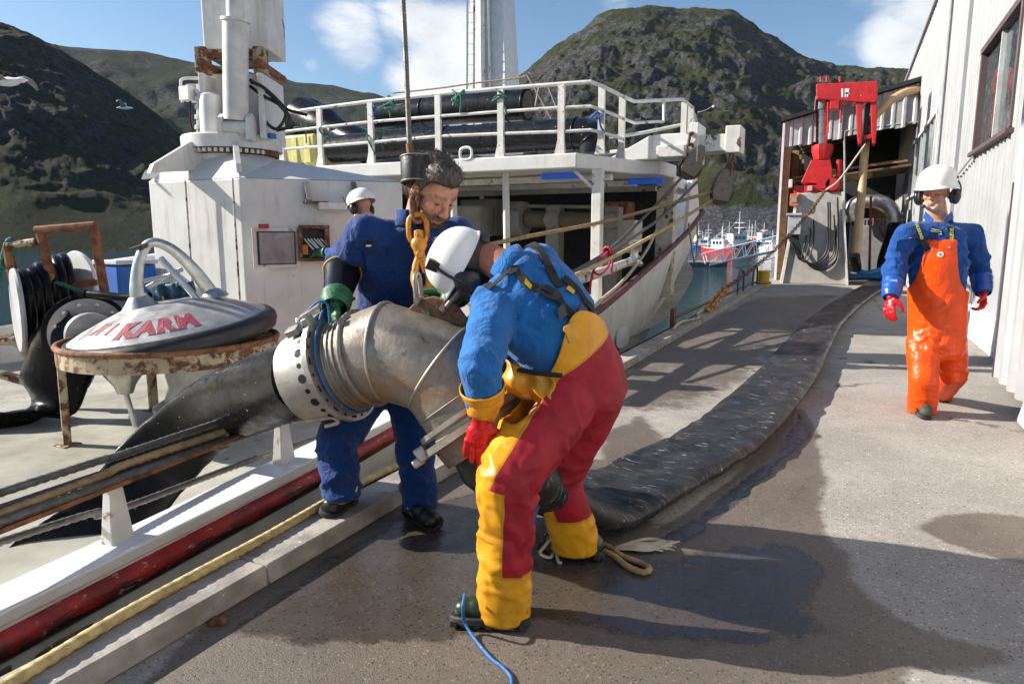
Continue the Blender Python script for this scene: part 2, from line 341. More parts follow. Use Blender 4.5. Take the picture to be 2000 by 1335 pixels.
def terrain_mat(name, rock_low, greens, rockiness, s=1.):
    m, g = newmat(name); tc = g.n('NewGeometry'); pos = tc.outputs['Position']; nz = g.n('SeparateXYZ', {0: tc.outputs['Normal']}).outputs[2]; pz = g.n('SeparateXYZ', {0: pos}).outputs[2]
    gr = g.mix(g.ramp(g.noise(pos, .022*s, 8, .65), .35, .68), greens[0], greens[1]); gr = g.mix(g.ramp(g.noise(pos, .35*s, 8, .78), .42, .66), gr, greens[2])
    rk = g.mix(g.ramp(g.noise(pos, .3*s, 9, .8), .38, .64), (.034, .036, .040), (.17, .165, .165))
    k = g.ramp(g.m('SUBTRACT', g.m('ADD', g.noise(pos, .03*s, 8, .72), rockiness), g.m('MULTIPLY', nz, .46)), .13, .24)
    c = g.mix(k, gr, rk)
    low = g.ramp(g.m('ADD', pz, g.m('MULTIPLY', g.noise(pos, .11, 4), 9.)), rock_low+5.5, rock_low+4); vor = g.n('TexVoronoi', {'Vector': pos, 'Scale': .55}); rr = g.mix(vor.outputs['Distance'], (.19, .19, .21), (.035, .035, .04))
    c = g.mix(low, c, rr); g.set(Base_Color=c, Roughness=.95); g.b.inputs['Specular IOR Level'].default_value = .1
    hgt = g.m('ADD', g.noise(pos, .12*s, 10, .8), g.m('MULTIPLY', g.noise(pos, .9*s, 7, .75), .45)); g.bump(hgt, 1., 9.); return m
def hill(name, prof, r0, r1, mat, seed, amp, nu=260, nv=110, shape=1.0, rscale=1., crag=0.):
    px = np.linspace(prof[0][0], prof[-1][0], nu); py = np.interp(px, [p[0] for p in prof], [p[1] for p in prof]); vs = np.linspace(-.04, 1.45, nv)
    U = np.stack([_ray(x, HOR) for x in px]); U = U/np.linalg.norm(U[:, :2], axis=1)[:, None]
    Rl = np.stack([_ray(x, y) for x, y in zip(px, py)]); el = Rl[:, 2]/np.linalg.norm(Rl[:, :2], axis=1); Hr = el*r1+CAMH
    v = vs[:, None]; r = r0+(r1-r0)*v+0*px[None]; XY = U[None, :, :2]*r[..., None]
    g = np.where(v < 1, np.clip(v, 0, 1)**shape, 1-(v-1)**1.5*.7); Z = -3+(Hr[None]+3)*g
    P = np.dstack([XY, Z]).reshape(-1, 3); n = fbm(P*V3(1, 1, .8)/(70*rscale), 7, seed, .58, ridge=True)-.55; n2 = fbm(P/(16*rscale), 5, seed+9, .66)-.5
    w = (sstep(0, .25, v)*(1-.55*sstep(.75, .97, v))*np.ones_like(r)).ravel()
    cl = np.zeros(len(P)) if not crag else crag*(np.floor(fbm(P/(34*rscale), 4, seed+3)*9)/9-.5)
    dz = w*(amp*n*2+amp*.42*n2+cl); P[:, 2] += dz; hd = np.repeat(U[None], nv, 0).reshape(-1, 3)[:, :2]; P[:, :2] += hd*(w*amp*.7*n2*2)[:, None]
    mb = MB(); mb.sheet(P.reshape(nv, nu, 3)); return struct(mb, name, mat, smooth=180)
GRN = ((.040, .056, .028), (.090, .104, .046), (.058, .062, .040))
tm_r = terrain_mat('hill_heather', 16, ((.032, .040, .014), (.085, .096, .028), (.052, .050, .022)), .03); tm_l = terrain_mat('hill_shade', -5, GRN, .05); tm_b = terrain_mat('hill_far', 0, GRN, .05, .6)
hill('hill_far_ridge', [(-900, 60), (-300, 50), (60, 75), (180, 97), (260, 104), (330, 112), (420, 124), (520, 148), (600, 163), (660, 168), (740, 188), (820, 215), (900, 260), (1000, 300), (1100, 330), (1250, 370)], 640, 1050, tm_b, 3, 16, 240, 70, 1., 2.)
hill('hill_left', [(-1300, 40), (-700, -10), (-250, 20), (0, 45), (40, 50), (90, 68), (140, 95), (190, 128), (240, 165), (300, 212), (360, 262), (420, 305), (480, 345), (560, 385), (640, 420), (760, 448), (860, 460)], 195, 480, tm_l, 11, 13, 460, 180, .9, .9)
hill('hill_right', [(560, 462), (760, 370), (900, 250), (980, 180), (1030, 138), (1055, 118), (1080, 92), (1110, 70), (1135, 55), (1160, 32), (1185, 22), (1230, 18), (1270, 13), (1330, 18), (1400, 26), (1450, 46), (1500, 76), (1540, 104), (1580, 124), (1640, 132), (1700, 136), (1785, 142), (1900, 135), (2100, 150), (2500, 200), (3200, 300)], 330, 760, tm_r, 23, 17, 760, 260, .95, 1.1, 18.)
# ------------------------------------------------------------------ warehouse along the quay
WX = 1.69
wall_m = M('white_cladding', (.335, .345, .36), .42, var=.10, vs=1.5, bump=.06, bs=9, bd=.01, dirt=.12, streak=.05)
def corr(y0, y1, z0, z1, x, pitch=.28, depth=.055):      # trapezoid profile running up the wall, ribs proud towards -X
    ys, xs = [], []; y = y0
    while y < y1-1e-6:
        for f, d in ((0, 0), (.50, 0), (.62, 1), (.88, 1)):
            if y+f*pitch < y1: ys.append(y+f*pitch); xs.append(x-d*depth)
        y += pitch
    ys.append(y1); xs.append(x)
    return np.stack([np.stack([np.array(xs), np.array(ys), np.full(len(ys), z)], 1) for z in (z0, z1)])
wh = thing('warehouse', (WX, 12, 0), 'white corrugated metal warehouse along the right side of the quay', 'warehouse')
def wall_segments():
    win = [(9.95, 12.6, 2.62, 4.12), (18.4, 25.0, 2.55, 4.2)]; edges = sorted([-4+1.2*i for i in range(44)]+[9.95, 12.6, 18.4, 25.0])
    for a, b in zip(edges[:-1], edges[1:]):
        if b-a < .02: continue
        spans = [(.44, 7.2)]
        for y0, y1, z0, z1 in win:
            if a >= y0-1e-6 and b <= y1+1e-6: spans = [(.44, z0), (z1, 7.2)]
        for z0, z1 in spans:
            mb = MB(); dx = .004*random.random(); mb.sheet(corr(a-.02, b+.015, z0, z1, WX-dx)); mb.build('wall_panel', wall_m, wh, smooth=0)
wall_segments()
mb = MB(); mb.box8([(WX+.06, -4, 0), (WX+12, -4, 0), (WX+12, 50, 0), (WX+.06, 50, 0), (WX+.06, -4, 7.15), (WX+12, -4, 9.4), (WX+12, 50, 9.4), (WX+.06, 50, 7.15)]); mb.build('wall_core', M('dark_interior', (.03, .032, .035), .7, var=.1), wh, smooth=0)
mb = MB(); mb.box8([(WX-.12, -4, 7.2), (WX+12, -4, 9.45), (WX+12, 50, 9.45), (WX-.12, 50, 7.2), (WX-.12, -4, 7.3), (WX+12, -4, 9.55), (WX+12, 50, 9.55), (WX-.12, 50, 7.3)]); mb.build('roof', M('roof_edge', (.25, .25, .26), .6), wh, smooth=0)
mb = MB(); mb.box8([(WX-.08, 6.2, 0), (WX+.05, 6.2, 0), (WX+.05, 50, 0), (WX-.08, 50, 0), (WX-.06, 6.2, .45), (WX+.05, 6.2, .45), (WX+.05, 50, .45), (WX-.06, 50, .45)]); mb.build('foundation', M('white_plinth', (.66, .66, .65), .8, bump=.5, bs=25, dirt=.35), wh, bevel=.01)
glass_m, g = newmat('window_glass'); o_ = g.obj(); g.set(Base_Color=g.mix(g.ramp(g.noise(o_, 6, 8, .7), .5, .75), (.04, .055, .06), (.20, .21, .20)), Roughness=g.ramp(g.noise(o_, 12, 6), .4, .7, .04, .25)); g.b.inputs['Specular IOR Level'].default_value = .8
frame_m = M('window_frame_white', (.55, .56, .56), .5, dirt=.4); dark_fr = M('window_frame_dark', (.10, .07, .075), .6, dirt=.2)
for (y0, y1, z0, z1, mull, fm) in ((9.95, 12.6, 2.62, 4.12, [11.25], dark_fr), (18.4, 25.0, 2.55, 4.2, [19.2, 20.0, 20.8, 21.6, 22.4, 23.2, 24.1], frame_m)):
    wf = MB(); wf.box((WX-.03, (y0+y1)/2, z1-.02), (.12, y1-y0+.1, .09)); wf.box((WX-.05, (y0+y1)/2, z0), (.16, y1-y0+.1, .06)); wf.box((WX-.03, y0, (z0+z1)/2), (.11, .07, z1-z0-.08)); wf.box((WX-.03, y1, (z0+z1)/2), (.11, .07, z1-z0-.08))
    w_ = wf.build('window', fm, wh, bevel=.005); ed = [y0]+mull+[y1]
    for m_ in mull: b = MB(); b.box((WX-.02, m_, (z0+z1)/2), (.06, .045, z1-z0-.1)); b.build('mullion', frame_m, w_)
    for a, b_ in zip(ed[:-1], ed[1:]): b = MB(); b.box((WX+.01, (a+b_)/2, (z0+z1)/2), (.012, b_-a-.05, z1-z0-.1)); b.build('pane', glass_m, w_, smooth=0)
mb = MB(); mb.tube(spline([(WX-.09, 17.3, 7.0), (WX-.09, 17.3, 4), (WX-.09, 17.3, .6), (WX-.12, 17.3, .35)], 4), .045, 10); mb.build('downpipe', M('downpipe_grey', (.35, .35, .37), .5), wh)
mb = MB(); mb.box((WX-.07, 14.4, 3.9), (.05, .05, 6.4)); mb.build('corner_trim', wall_m, wh)
mb = MB(); mb.tube(spline([(WX-.10, 12.3, 2.58), (WX-.10, 14.5, 2.36), (WX-.1, 16, 2.36), (WX-.1, 17.5, 2.45)], 8), .014, 6); mb.build('wall_cable', M('cable_grey', (.3, .3, .3), .6), wh)
dr = thing('sliding_door', (1.4, 6.4, .05), 'corrugated white sliding door with dark steel edge beside the walking man', 'door')
mb = MB(); mb.sheet(corr(-3.6, 7.86, .06, 3.4, 1.40, .34, .045)); mb.build('door_leaf', wall_m, dr, smooth=0)
mb = MB(); mb.box8([(1.36, 7.86, .05), (1.47, 7.86, .05), (1.47, 7.95, .05), (1.36, 7.95, .05), (1.36, 7.86, 1.9), (1.47, 7.86, 1.9), (1.47, 7.95, 1.9), (1.36, 7.95, 1.9)]); mb.build('edge_channel', M('dark_steel_channel', (.05, .032, .034), .6, rust=.25), dr)
mb = MB(); mb.box((1.43, 2.2, 3.45), (.1, 11.4, .1)); mb.build('door_track', M('roof_edge'), dr)
mb = MB(); mb.box8([(1.22, -3.6, 0), (1.38, -3.6, 0), (1.38, 6.22, 0), (1.24, 6.22, 0), (1.24, -3.6, .42), (1.37, -3.6, .42), (1.37, 6.15, .3), (1.27, 6.15, .24)]); o = mb.build('concrete_kerb', M('white_plinth'), None, bevel=.04, seg=3); tag(o, 'whitewashed concrete kerb block at the foot of the sliding door', 'kerb')
# ------------------------------------------------------------------ quay edge beam, fender timbers
beam_m = M('weathered_beam', (.33, .31, .28), .8, var=.35, vs=7, bump=.6, bs=45, bd=.006, dirt=.5, fleck=.12, fs=40)
tim_m = M('brown_timber', (.14, .085, .05), .8, var=.4, vs=9, bump=.7, bs=30, dirt=.4); tim_d = M('dark_timber', (.085, .075, .06), .85, var=.4, bump=.7, bs=25)
qb = thing('quay_edge_beam', (-2.15, 10, 0), 'weathered grey timber beam running along the quay edge', 'beam')
for i, (a, b) in enumerate([(-3, 1.9), (1.905, 6.1), (6.105, 11.2), (11.205, 16), (16.005, 20.3)]):
    mb = MB(); s = random.uniform(-.006, .006)
    mb.box8([(-2.22, a, .002), (-2.02+s, a, .002), (-2.02+s, b, .002), (-2.22, b, .002), (-2.22, a, .085+s*.5), (-2.03+s, a, .085+s*.5), (-2.03+s, b, .085+s*.5), (-2.22, b, .085+s*.5)]); mb.build('beam_length', beam_m, qb, bevel=.008)
mb = MB(); mb.ell(pt_z(428, 1212, .01), (.035, .022, .02), None, 9, 6); mb.ell(pt_z(418, 1216, .006), (.025, .02, .012), None, 8, 5); tag(mb.build('rust_lump', M('bolt_rust', (.2, .1, .05), .85, rust=.8, bump=.8), None), 'small rusty lump lying at the foot of the quay beam', 'scrap')
ft = thing('fender_timbers', (-2.45, 10, 0), 'brown fender timbers and pile tops between quay beam and ship', 'fender')
for a, b in [(-3, 3.2), (3.21, 9.4), (9.41, 15.5), (15.51, 20)]: mb = MB(); mb.box8([(-2.46, a, -.25), (-2.225, a, -.25), (-2.225, b, -.25), (-2.46, b, -.25), (-2.46, a, -.055), (-2.225, a, -.045), (-2.225, b, -.045), (-2.46, b, -.055)]); mb.build('timber', tim_m, ft, bevel=.012)
y = -.4
while y < 13: mb = MB(); mb.box8([(-2.60, y, -1.6), (-2.462, y, -1.6), (-2.462, y+.15, -1.6), (-2.60, y+.15, -1.6), (-2.60, y, -.13), (-2.462, y, -.035), (-2.462, y+.15, -.035), (-2.60, y+.15, -.13)]); mb.build('pile_top', tim_d, ft, bevel=.008); y += .285

# thin sea air between the quay and the hills
hz = MB(); hz.box8([(-1650, -1650, -40), (1650, -1650, -40), (1650, 1650, -40), (-1650, 1650, -40), (-1650, -1650, 430), (1650, -1650, 430), (1650, 1650, 430), (-1650, 1650, 430)])
hzm = bpy.data.materials.new('sea_haze'); hzm.use_nodes = True; hzm.node_tree.nodes.remove(hzm.node_tree.nodes['Principled BSDF']); vn_ = hzm.node_tree.nodes.new('ShaderNodeVolumePrincipled'); vn_.inputs['Color'].default_value = (.72, .86, 1, 1); vn_.inputs['Density'].default_value = .00004; hzm.node_tree.links.new(vn_.outputs[0], hzm.node_tree.nodes['Material Output'].inputs['Volume'])
ho_ = hz.build('haze', hzm, None, smooth=0); ho_['kind'] = 'stuff'; ho_['label'] = 'thin blue sea haze in front of the hills'
# ------------------------------------------------------------------ fishing vessel
white = M('ship_white', (.70, .70, .68), .42, var=.10, vs=3, bump=.12, bs=18, bd=.006, rust=.13, rs=3.2, streak=.22, dirt=.08)
white2 = M('ship_white_worn', (.66, .65, .62), .45, var=.15, bump=.2, bs=25, rust=.33, rs=5, streak=.45, dirt=.15)
white3 = M('ship_white_clean', (.74, .75, .75), .4, var=.08, bump=.2, bs=30, rust=.20, rs=14, dirt=.15)
rusty = M('rusty_steel', (.42, .34, .22), .6, var=.25, bump=.5, bs=50, bd=.006, rust=.62, rs=7)
rust_hv = M('heavy_rust', (.24, .10, .045), .85, var=.5, vs=14, bump=.7, bs=70, bd=.006, rust=.5, rs=6)
alu = M('cast_aluminium', (.56, .55, .52), .36, metal=.9, var=.2, vs=8, bump=.3, bs=55, bd=.003)
steelw = M('wire_rope_steel', (.145, .14, .13), .55, metal=.55, var=.3, vs=30, bump=.3, bs=300)
rope_y = M('yellow_rope', (.55, .43, .20), .9, var=.3, vs=25, bump=.8, bs=240, bd=.004)
rope_old = M('old_brown_rope', (.36, .25, .12), .9, var=.35, vs=18, bump=.8, bs=200, bd=.004)
rope_w = M('pale_rope', (.52, .45, .34), .9, var=.3, vs=25, bump=.7, bs=220)
rope_b = M('blue_rope', (.015, .12, .34), .6, var=.3, vs=60, bump=.4, bs=300, fleck=.3, fs=160)
rope_g = M('green_rope', (.03, .16, .12), .8, var=.4, vs=30, bump=.6, bs=200)
rope_r = M('red_rope', (.45, .03, .06), .7, var=.3, vs=40, bump=.5, bs=200)
black_pipe = M('black_plastic_pipe', (.010, .012, .016), .30, var=.4, vs=4, bump=.08, bs=20, fleck=.07, fs=25, spec=.3)
rubber = M('black_rubber', (.0055, .006, .007), .30, var=.4, vs=6, bump=.25, bs=70, bd=.003, fleck=.05, fs=55, spec=.12)
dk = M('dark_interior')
deck_m, g = newmat('ship_deck'); o_ = g.obj(); c = g.mix(g.ramp(g.noise(o_, 1.3, 7, .6), .3, .7), (.26, .25, .20), (.42, .41, .355)); c = g.mix(g.m('MULTIPLY', g.ramp(g.noise(o_, 4, 8, .7), .55, .7), .6), c, (.17, .165, .13))
c = g.mix(g.ramp(g.noise(o_, 2.1, 9, .7, .3), .63, .68), c, (.24, .11, .045)); c = g.mix(g.ramp(g.noise(o_, 6, 6, .6), .68, .70), c, (.04, .10, .075)); g.set(Base_Color=c, Roughness=g.ramp(g.noise(o_, 5, 4), .3, .7, .45, .85)); g.bump(g.noise(o_, 120, 4, .7), .3, .003)
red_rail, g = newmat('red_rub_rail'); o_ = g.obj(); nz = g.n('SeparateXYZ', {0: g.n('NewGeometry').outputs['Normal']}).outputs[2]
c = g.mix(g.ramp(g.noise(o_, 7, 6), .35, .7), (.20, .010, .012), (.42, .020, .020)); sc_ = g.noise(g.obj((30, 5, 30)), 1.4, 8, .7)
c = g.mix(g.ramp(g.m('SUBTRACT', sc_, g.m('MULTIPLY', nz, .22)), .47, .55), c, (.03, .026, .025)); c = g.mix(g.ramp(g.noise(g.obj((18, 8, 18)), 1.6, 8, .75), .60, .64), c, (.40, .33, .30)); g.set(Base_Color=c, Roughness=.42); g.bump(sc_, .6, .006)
SY = [-6, 1.2, 2, 2.7, 3.75, 5, 7, 8.5, 9.6, 12.3, 14.5, 16.5, 18.3, 19.6, 20.5]
SZ = [-.1, .05, .09, .13, .19, .27, .38, .48, .6, 1.05, 1.5, 1.95, 2.4, 2.8, 3.1]
SX = [-2.68, -2.68, -2.68, -2.68, -2.68, -2.69, -2.76, -2.84, -2.9, -2.95, -2.95, -3.05, -3.8, -4.8, -6.2]
SW = [-2.78, -2.75, -2.75, -2.75, -2.76, -2.8, -2.95, -3.2, -3.45, -4.3, -5.1, -5.7, -6.1, -6.2, -6.2]
XC = -6.2; DZ = -.2
def sheer(y): return np.interp(y, SY, SZ)
def gun(y): return np.interp(y, SY, SX)
def smooth_interp(y, xs, vs):
    ys = np.asarray(y, float); k = np.array([-.5, 0, .5]); return sum(np.interp(ys+d, xs, vs) for d in k)/3
ship = thing('fishing_vessel', (XC, 6, -2.2), 'white fishing vessel with red rub rail moored alongside the quay', 'fishing vessel')
def hull_side(sgn, thick):
    ys = np.r_[np.arange(-6, 8, .5), np.arange(8, 20.6, .25)]; rows = []
    for t in np.linspace(0, 1, 15):
        zt, xt, xw = smooth_interp(ys, SY, SZ), smooth_interp(ys, SY, SX), smooth_interp(ys, SY, SW); x = xt+(xw-xt)*t**1.35; z = zt+(-3.0-zt)*t; yy = ys-np.clip((ys-15)/5.5, 0, 1)*1.8*t
        x = XC+(x-XC)*sgn+(-thick*sgn); rows.append(np.stack([x, yy, z], 1))
    return np.array(rows)
hm, g = newmat('hull_paint'); o_ = g.obj(); pz = g.n('SeparateXYZ', {0: g.n('NewGeometry').outputs['Position']}).outputs[2]
c = g.mix(g.ramp(g.noise(o_, 2, 6), .3, .7), (.60, .60, .57), (.74, .74, .72)); c = g.mix(g.m('MULTIPLY', g.ramp(g.noise(g.obj((5, 5, .6)), 1.3, 6, .65), .48, .72), .6), c, (.38, .35, .28)); c = g.mix(g.ramp(g.noise(o_, 5, 9, .7), .67, .70), c, (.20, .10, .05))
c = g.mix(g.ramp(pz, -1.28, -1.30), c, (.10, .015, .02)); g.set(Base_Color=c, Roughness=.42); g.bump(g.noise(o_, 1.7, 3), .35, .05)
for sg in (1, -1): mb = MB(); mb.sheet(hull_side(sg, 0) if sg == 1 else hull_side(sg, 0)[::-1]); mb.build('hull_plating', hm, ship, smooth=50)
mb = MB(); mb.sheet(hull_side(1, .08)[:6, 24:][::-1]); mb.sheet(hull_side(-1, .08)[:6]); mb.build('bulwark_lining', white2, ship, smooth=50)
mb = MB(); ys = np.r_[np.arange(-6, 20, .5)]; mb.sheet(np.stack([np.stack([smooth_interp(ys, SY, SX)-.12 if k else 2*XC-smooth_interp(ys, SY, SX)+.12, ys, DZ+np.maximum(0, sheer(ys)-1.2)*1.0], 1) for k in (0, 1)])); mb.build('deck', deck_m, ship, smooth=0)
def strip(y0, y1, f, step=.2):             # f(y) -> closed ring at station y
    mb = MB(); mb.loft([f(y) for y in np.arange(y0, y1+1e-6, step)]); return mb
strip(-6, 7.6, lambda y: [(gun(y)+.004, y, sheer(y)-.06), (gun(y)+.012, y, sheer(y)), (gun(y)-.20, y, sheer(y)+.003), (gun(y)-.20, y, DZ-.02), (gun(y)-.15, y, DZ-.02), (gun(y)-.15, y, sheer(y)-.06)]).build('bulwark_ledge', white3, ship, smooth=30, bevel=.008)
RY = [-6, 1.25, 2.98, 3.75, 6, 8.5, 9.6, 12.3, 14.5, 16.5, 18.3, 20.3]; RZ = [-.45, -.08, .02, .09, .26, .46, .60, 1.06, 1.52, 1.97, 2.42, 3.05]
def railring(y):
    z = np.interp(y, RY, RZ); x = gun(y)-.01; th = np.linspace(0, 2*math.pi, 12, endpoint=False); k = .062 if y < 7.5 else .05; return np.stack([x+.055*np.cos(th), np.full(12, y), z+k*np.sin(th)], 1)
strip(-6, 7.6, railring, .1).build('rub_rail', red_rail, ship, smooth=60)
strip(7.6, 20.2, railring, .1).build('gunwale_rail', M('faded_purple_red', (.11, .035, .045), .6, var=.35, vs=9, bump=.4, bs=40, fleck=.1, fs=40), ship, smooth=60)
# posts and rail bar on the ledge
for y in (.75, 1.80, 2.80, 3.85, 4.9, 5.9):
    z0 = sheer(y)-.005; x = -2.81; mb = MB(); mb.box8([(x-.02, y-.065, z0), (x+.04, y-.055, z0), (x+.04, y+.055, z0), (x-.02, y+.065, z0), (x-.015, y-.035, z0+.245), (x+.025, y-.03, z0+.245), (x+.025, y+.03, z0+.245), (x-.015, y+.035, z0+.245)])
    mb.build('rail_post', white2, ship, bevel=.004)
strip(-3, 4.2, lambda y: [(-2.83, y, sheer(y)+.243), (-2.775, y, sheer(y)+.243), (-2.775, y, sheer(y)+.262), (-2.83, y, sheer(y)+.262)]).build('rail_bar', rust_hv, ship)
# far bulwark bits: bow bulwark, fairlead roller, white pipe rail
mb = MB(); ys = np.arange(14.2, 19.0, .2); base = np.stack([smooth_interp(ys, SY, SX)-.02, ys, smooth_interp(ys, SY, SZ)-.1], 1); hh = 1.0*sstep(14.1, 15.4, ys)*(1-.6*sstep(16, 19, ys))
top = base+np.stack([-.10*hh, .0*hh, hh], 1); o2 = V3(-.07, 0, 0); mb.sheet([top, base]); mb.sheet([base+o2, top+o2]); mb.sheet([top+o2, top]); mb.build('bow_bulwark', white, ship, smooth=40)
mb = MB(); p = pt_x(1238, 512, -3.0); mb.lathe([(.13, -.06), (.15, -.02), (.075, .07), (.065, .16), (.09, .25), (.15, .32), (.15, .36), (.02, .37)], p, n=20); mb.build('fairlead_roller', alu, ship)
mb = MB(); mb.tube(spline([pt_x(905, 606, -2.9), pt_x(1050, 566, -2.9), pt_x(1150, 540, -2.93), pt_x(1245, 505, -3.0)], 6), .062, 12); mb.build('pipe_rail', white2, ship)
for q in ((1040, 610, 575), (1100, 600, 555)): a = pt_x(q[0], q[1], -2.92); b = pt_x(q[0], q[2], -2.92); mb = MB(); mb.box8([tuple(a+V3(*d)) for d in ((-.03, -.16, 0), (.03, -.16, 0), (.03, .16, 0), (-.03, .16, 0))]+[tuple(b+V3(*d)) for d in ((-.03, -.06, 0), (.03, -.06, 0), (.03, .06, 0), (-.03, .06, 0))]); mb.build('rail_bracket', white3, ship, bevel=.005)
# scupper opening and draught ports on the bow plating
for (px, py, w, h, mt) in ((1213, 658, .62, .30, white3), (1300, 572, .5, .12, dk), (1293, 590, .45, .10, dk)):
    p = pt_x(px, py, -2.95 if px < 1250 else -3.55); mb = MB(); th = np.linspace(0, 2*math.pi, 18, endpoint=False); mb.prism([p+V3(.02, math.copysign(abs(math.cos(t))**.6, math.cos(t))*w/2, math.copysign(abs(math.sin(t))**.6, math.sin(t))*h/2) for t in th], (.012, 0, 0)); mb.build('hull_port', mt, ship, smooth=0)
# covered working deck: posts, bulkhead, ceiling
ZB, ZT = 2.40, 2.62
ud = [(-9.4, 9.5), (-3.66, 9.72), (-3.15, 11.05), (-2.80, 11.3), (-2.75, 12.2), (-3.15, 13.2), (-3.3, 17.0), (-9.2, 17.0)]
mb = MB(); mb.prism([(x, y, ZB) for x, y in ud], (0, 0, ZT-ZB)); mb.build('upper_deck', white, ship, smooth=0, bevel=.02)
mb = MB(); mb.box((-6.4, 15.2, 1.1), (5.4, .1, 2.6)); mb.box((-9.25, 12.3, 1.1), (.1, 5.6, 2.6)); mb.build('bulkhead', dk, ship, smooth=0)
for (px, y0, r) in ((890, 9.95, .055), (993, 10.0, .055), (945, 12.8, .05)): a = pt_y(px, 345, y0); mb = MB(); mb.cyl((a[0], y0, DZ), (a[0]-.05, y0, ZB), r, n=12); mb.build('deck_pillar', white2, ship)
a = pt_y(1166, 400, 9.95); mb = MB(); mb.box((a[0], 9.98, (DZ+ZB)/2), (.15, .15, ZB-DZ)); mb.bar((a[0], 9.98, ZB-.35), (a[0]-.35, 9.9, ZB-.02), .07, .05); mb.build('deck_pillar', white2, ship, bevel=.01)
a = pt_y(1302, 400, 13.2); mb = MB(); mb.box((a[0], 13.2, 1.35), (.34, .28, 2.2), taper=(.95, .95)); mb.build('gallows_column', M('blistered_white', (.55, .5, .42), .7, bump=.8, bs=22, bd=.02, rust=.42, rs=8, streak=.6), ship, bevel=.01)
for y in (10.6, 12.0, 13.4): mb = MB(); mb.bar((-9.1, y, ZB-.08), (-3.4, y, ZB-.08), .14, .09); mb.build('deck_beam', white2, ship)
lamp_m, g = newmat('blue_strip_lamp'); g.set(Base_Color=(.02, .10, .5, 1), Roughness=.4); g.b.inputs['Emission Color'].default_value = (.02, .16, .9, 1); g.b.inputs['Emission Strength'].default_value = .10
for px, py, y0 in ((1095, 346, 10.25), (1262, 348, 11.9)): a = pt_y(px, py, y0); mb = MB(); mb.box((a[0], y0, ZB-.06), (.62, .14, .08)); mb.build('strip_lamp', lamp_m, ship, bevel=.02)
for px, py, y0, w, h, mt in ((905, 432, 11.2, 1.0, .55, M('shade_grey_gear', (.20, .195, .18), .6, rust=.2, rs=4)), (945, 425, 12.2, .8, .7, M('shade_grey_gear')), (985, 530, 11.4, .5, .5, M('red_tub', (.22, .02, .02), .5)), (1210, 462, 12.6, .75, .6, white2), (1208, 415, 12.8, .5, .4, rust_hv)):  # grey lockers and winch: shade under the upper deck put into their colour
    a = pt_y(px, py, y0); mb = MB(); mb.box(a, (w, .5, h)); mb.build('deck_locker', mt, ship, bevel=.03)
wn = thing('deck_winch', (pt_y(1090, 430, 11.6)[0], 11.6, DZ), 'white deck winch with long drum under the upper deck', 'winch')
wa = pt_y(1000, 428, 11.6); wb = pt_y(1205, 432, 11.9)
mb = MB(); th = np.arange(8)*math.pi/4+math.pi/8; mb.prism([wa+V3(0, .34*math.cos(t), .34*math.sin(t)) for t in th], (.28, 0, 0)); mb.build('gear_case', M('shade_grey_gear'), wn, smooth=0, bevel=.02)
mb = MB(); mb.cyl(wa+V3(.28, 0, 0), wb, .15, n=18); mb.build('drum', M('drum_rust', (.12, .09, .07), .6, rust=.4), wn)
for t in (.42, .97): c = wa+(wb-wa)*t; mb = MB(); mb.box((c[0], c[1], (c[2]+.1+DZ)/2), (.26, .3, c[2]+.1-DZ+.3)); mb.lathe([(.16, 0), (.16, .06), (.05, .07)], c+V3(0, -.16, 0), (0, -1, 0), 8); mb.build('bearing_post', M('shade_grey_gear'), wn, bevel=.02)
mb = MB(); mb.cyl(wa+V3(.1, 0, .24), wb+V3(0, 0, .24), .035); mb.build('shaft', M('shade_grey_gear'), wn)
# upper deck railing
rail_px = [(420, 236, 282, 340, 9.62), (548, 222, 258, 292, 9.66), (623, 211, 249, 286, 9.68), (723, 198, 238, 278, 9.70), (855, 184, 227, 266, 9.72), (978, 173, 218, 261, 9.74), (1097, 164, 210, 257, 9.76), (1154, 160, 208, 254, 9.80), (1176, 168, 215, 259, 10.15), (1216, 188, 231, 271, 10.9)]
for k in range(3):
    P = [pt_y(q[0], q[1+k], q[4]) for q in rail_px]
    if k == 0: P += [pt_y(1239, 198, 11.4), pt_y(1333, 194, 12.6), pt_y(1350, 208, 13), pt_y(1361, 242, 13.4)]
    if k == 1: P += [pt_y(1239, 240, 11.4), pt_y(1296, 237, 12.0), pt_y(1297, 197, 12.05)]
    mb = MB(); mb.tube(np.concatenate([np.linspace(P[i], P[i+1], 6)[:-1] for i in range(len(P)-1)]+[P[-1:]]), .03 if k == 0 else .024, 10); mb.build('guard_rail', white2, ship)
for i, q in enumerate(rail_px):
    if i in (0, 7): continue
    a = pt_y(q[0], q[1], q[4]); mb = MB(); w = .05; mb.box8([(a[0]-w*1.9, a[1]-.03, ZT), (a[0]+w*1.3, a[1]-.03, ZT), (a[0]+w*1.3, a[1]+.03, ZT), (a[0]-w*1.9, a[1]+.03, ZT)]+[(a[0]-w, a[1]-.025, ZT+.2), (a[0]+w, a[1]-.025, ZT+.2), (a[0]+w, a[1]+.025, ZT+.2), (a[0]-w, a[1]+.025, ZT+.2)]); mb.box((a[0], a[1], (ZT+.2+a[2])/2), (2*w, .05, a[2]-ZT-.2)); mb.build('stanchion', white2, ship)
for px, y0, y1, Y in ((1337, 200, 262, 12.7), (1350, 208, 262, 13.0)): a = pt_y(px, y0, Y); b = pt_y(px, y1, Y); mb = MB(); mb.box((a[0], Y, (a[2]+b[2])/2), (.1, .05, a[2]-b[2])); mb.build('stanchion', white2, ship)
P = [pt_y(1180, 298, 12.6), pt_y(1240, 290, 12.6), pt_y(1330, 262, 12.9)]; Q = [pt_y(1185, 268, 12.6), pt_y(1240, 262, 12.6), pt_y(1335, 243, 12.9)]
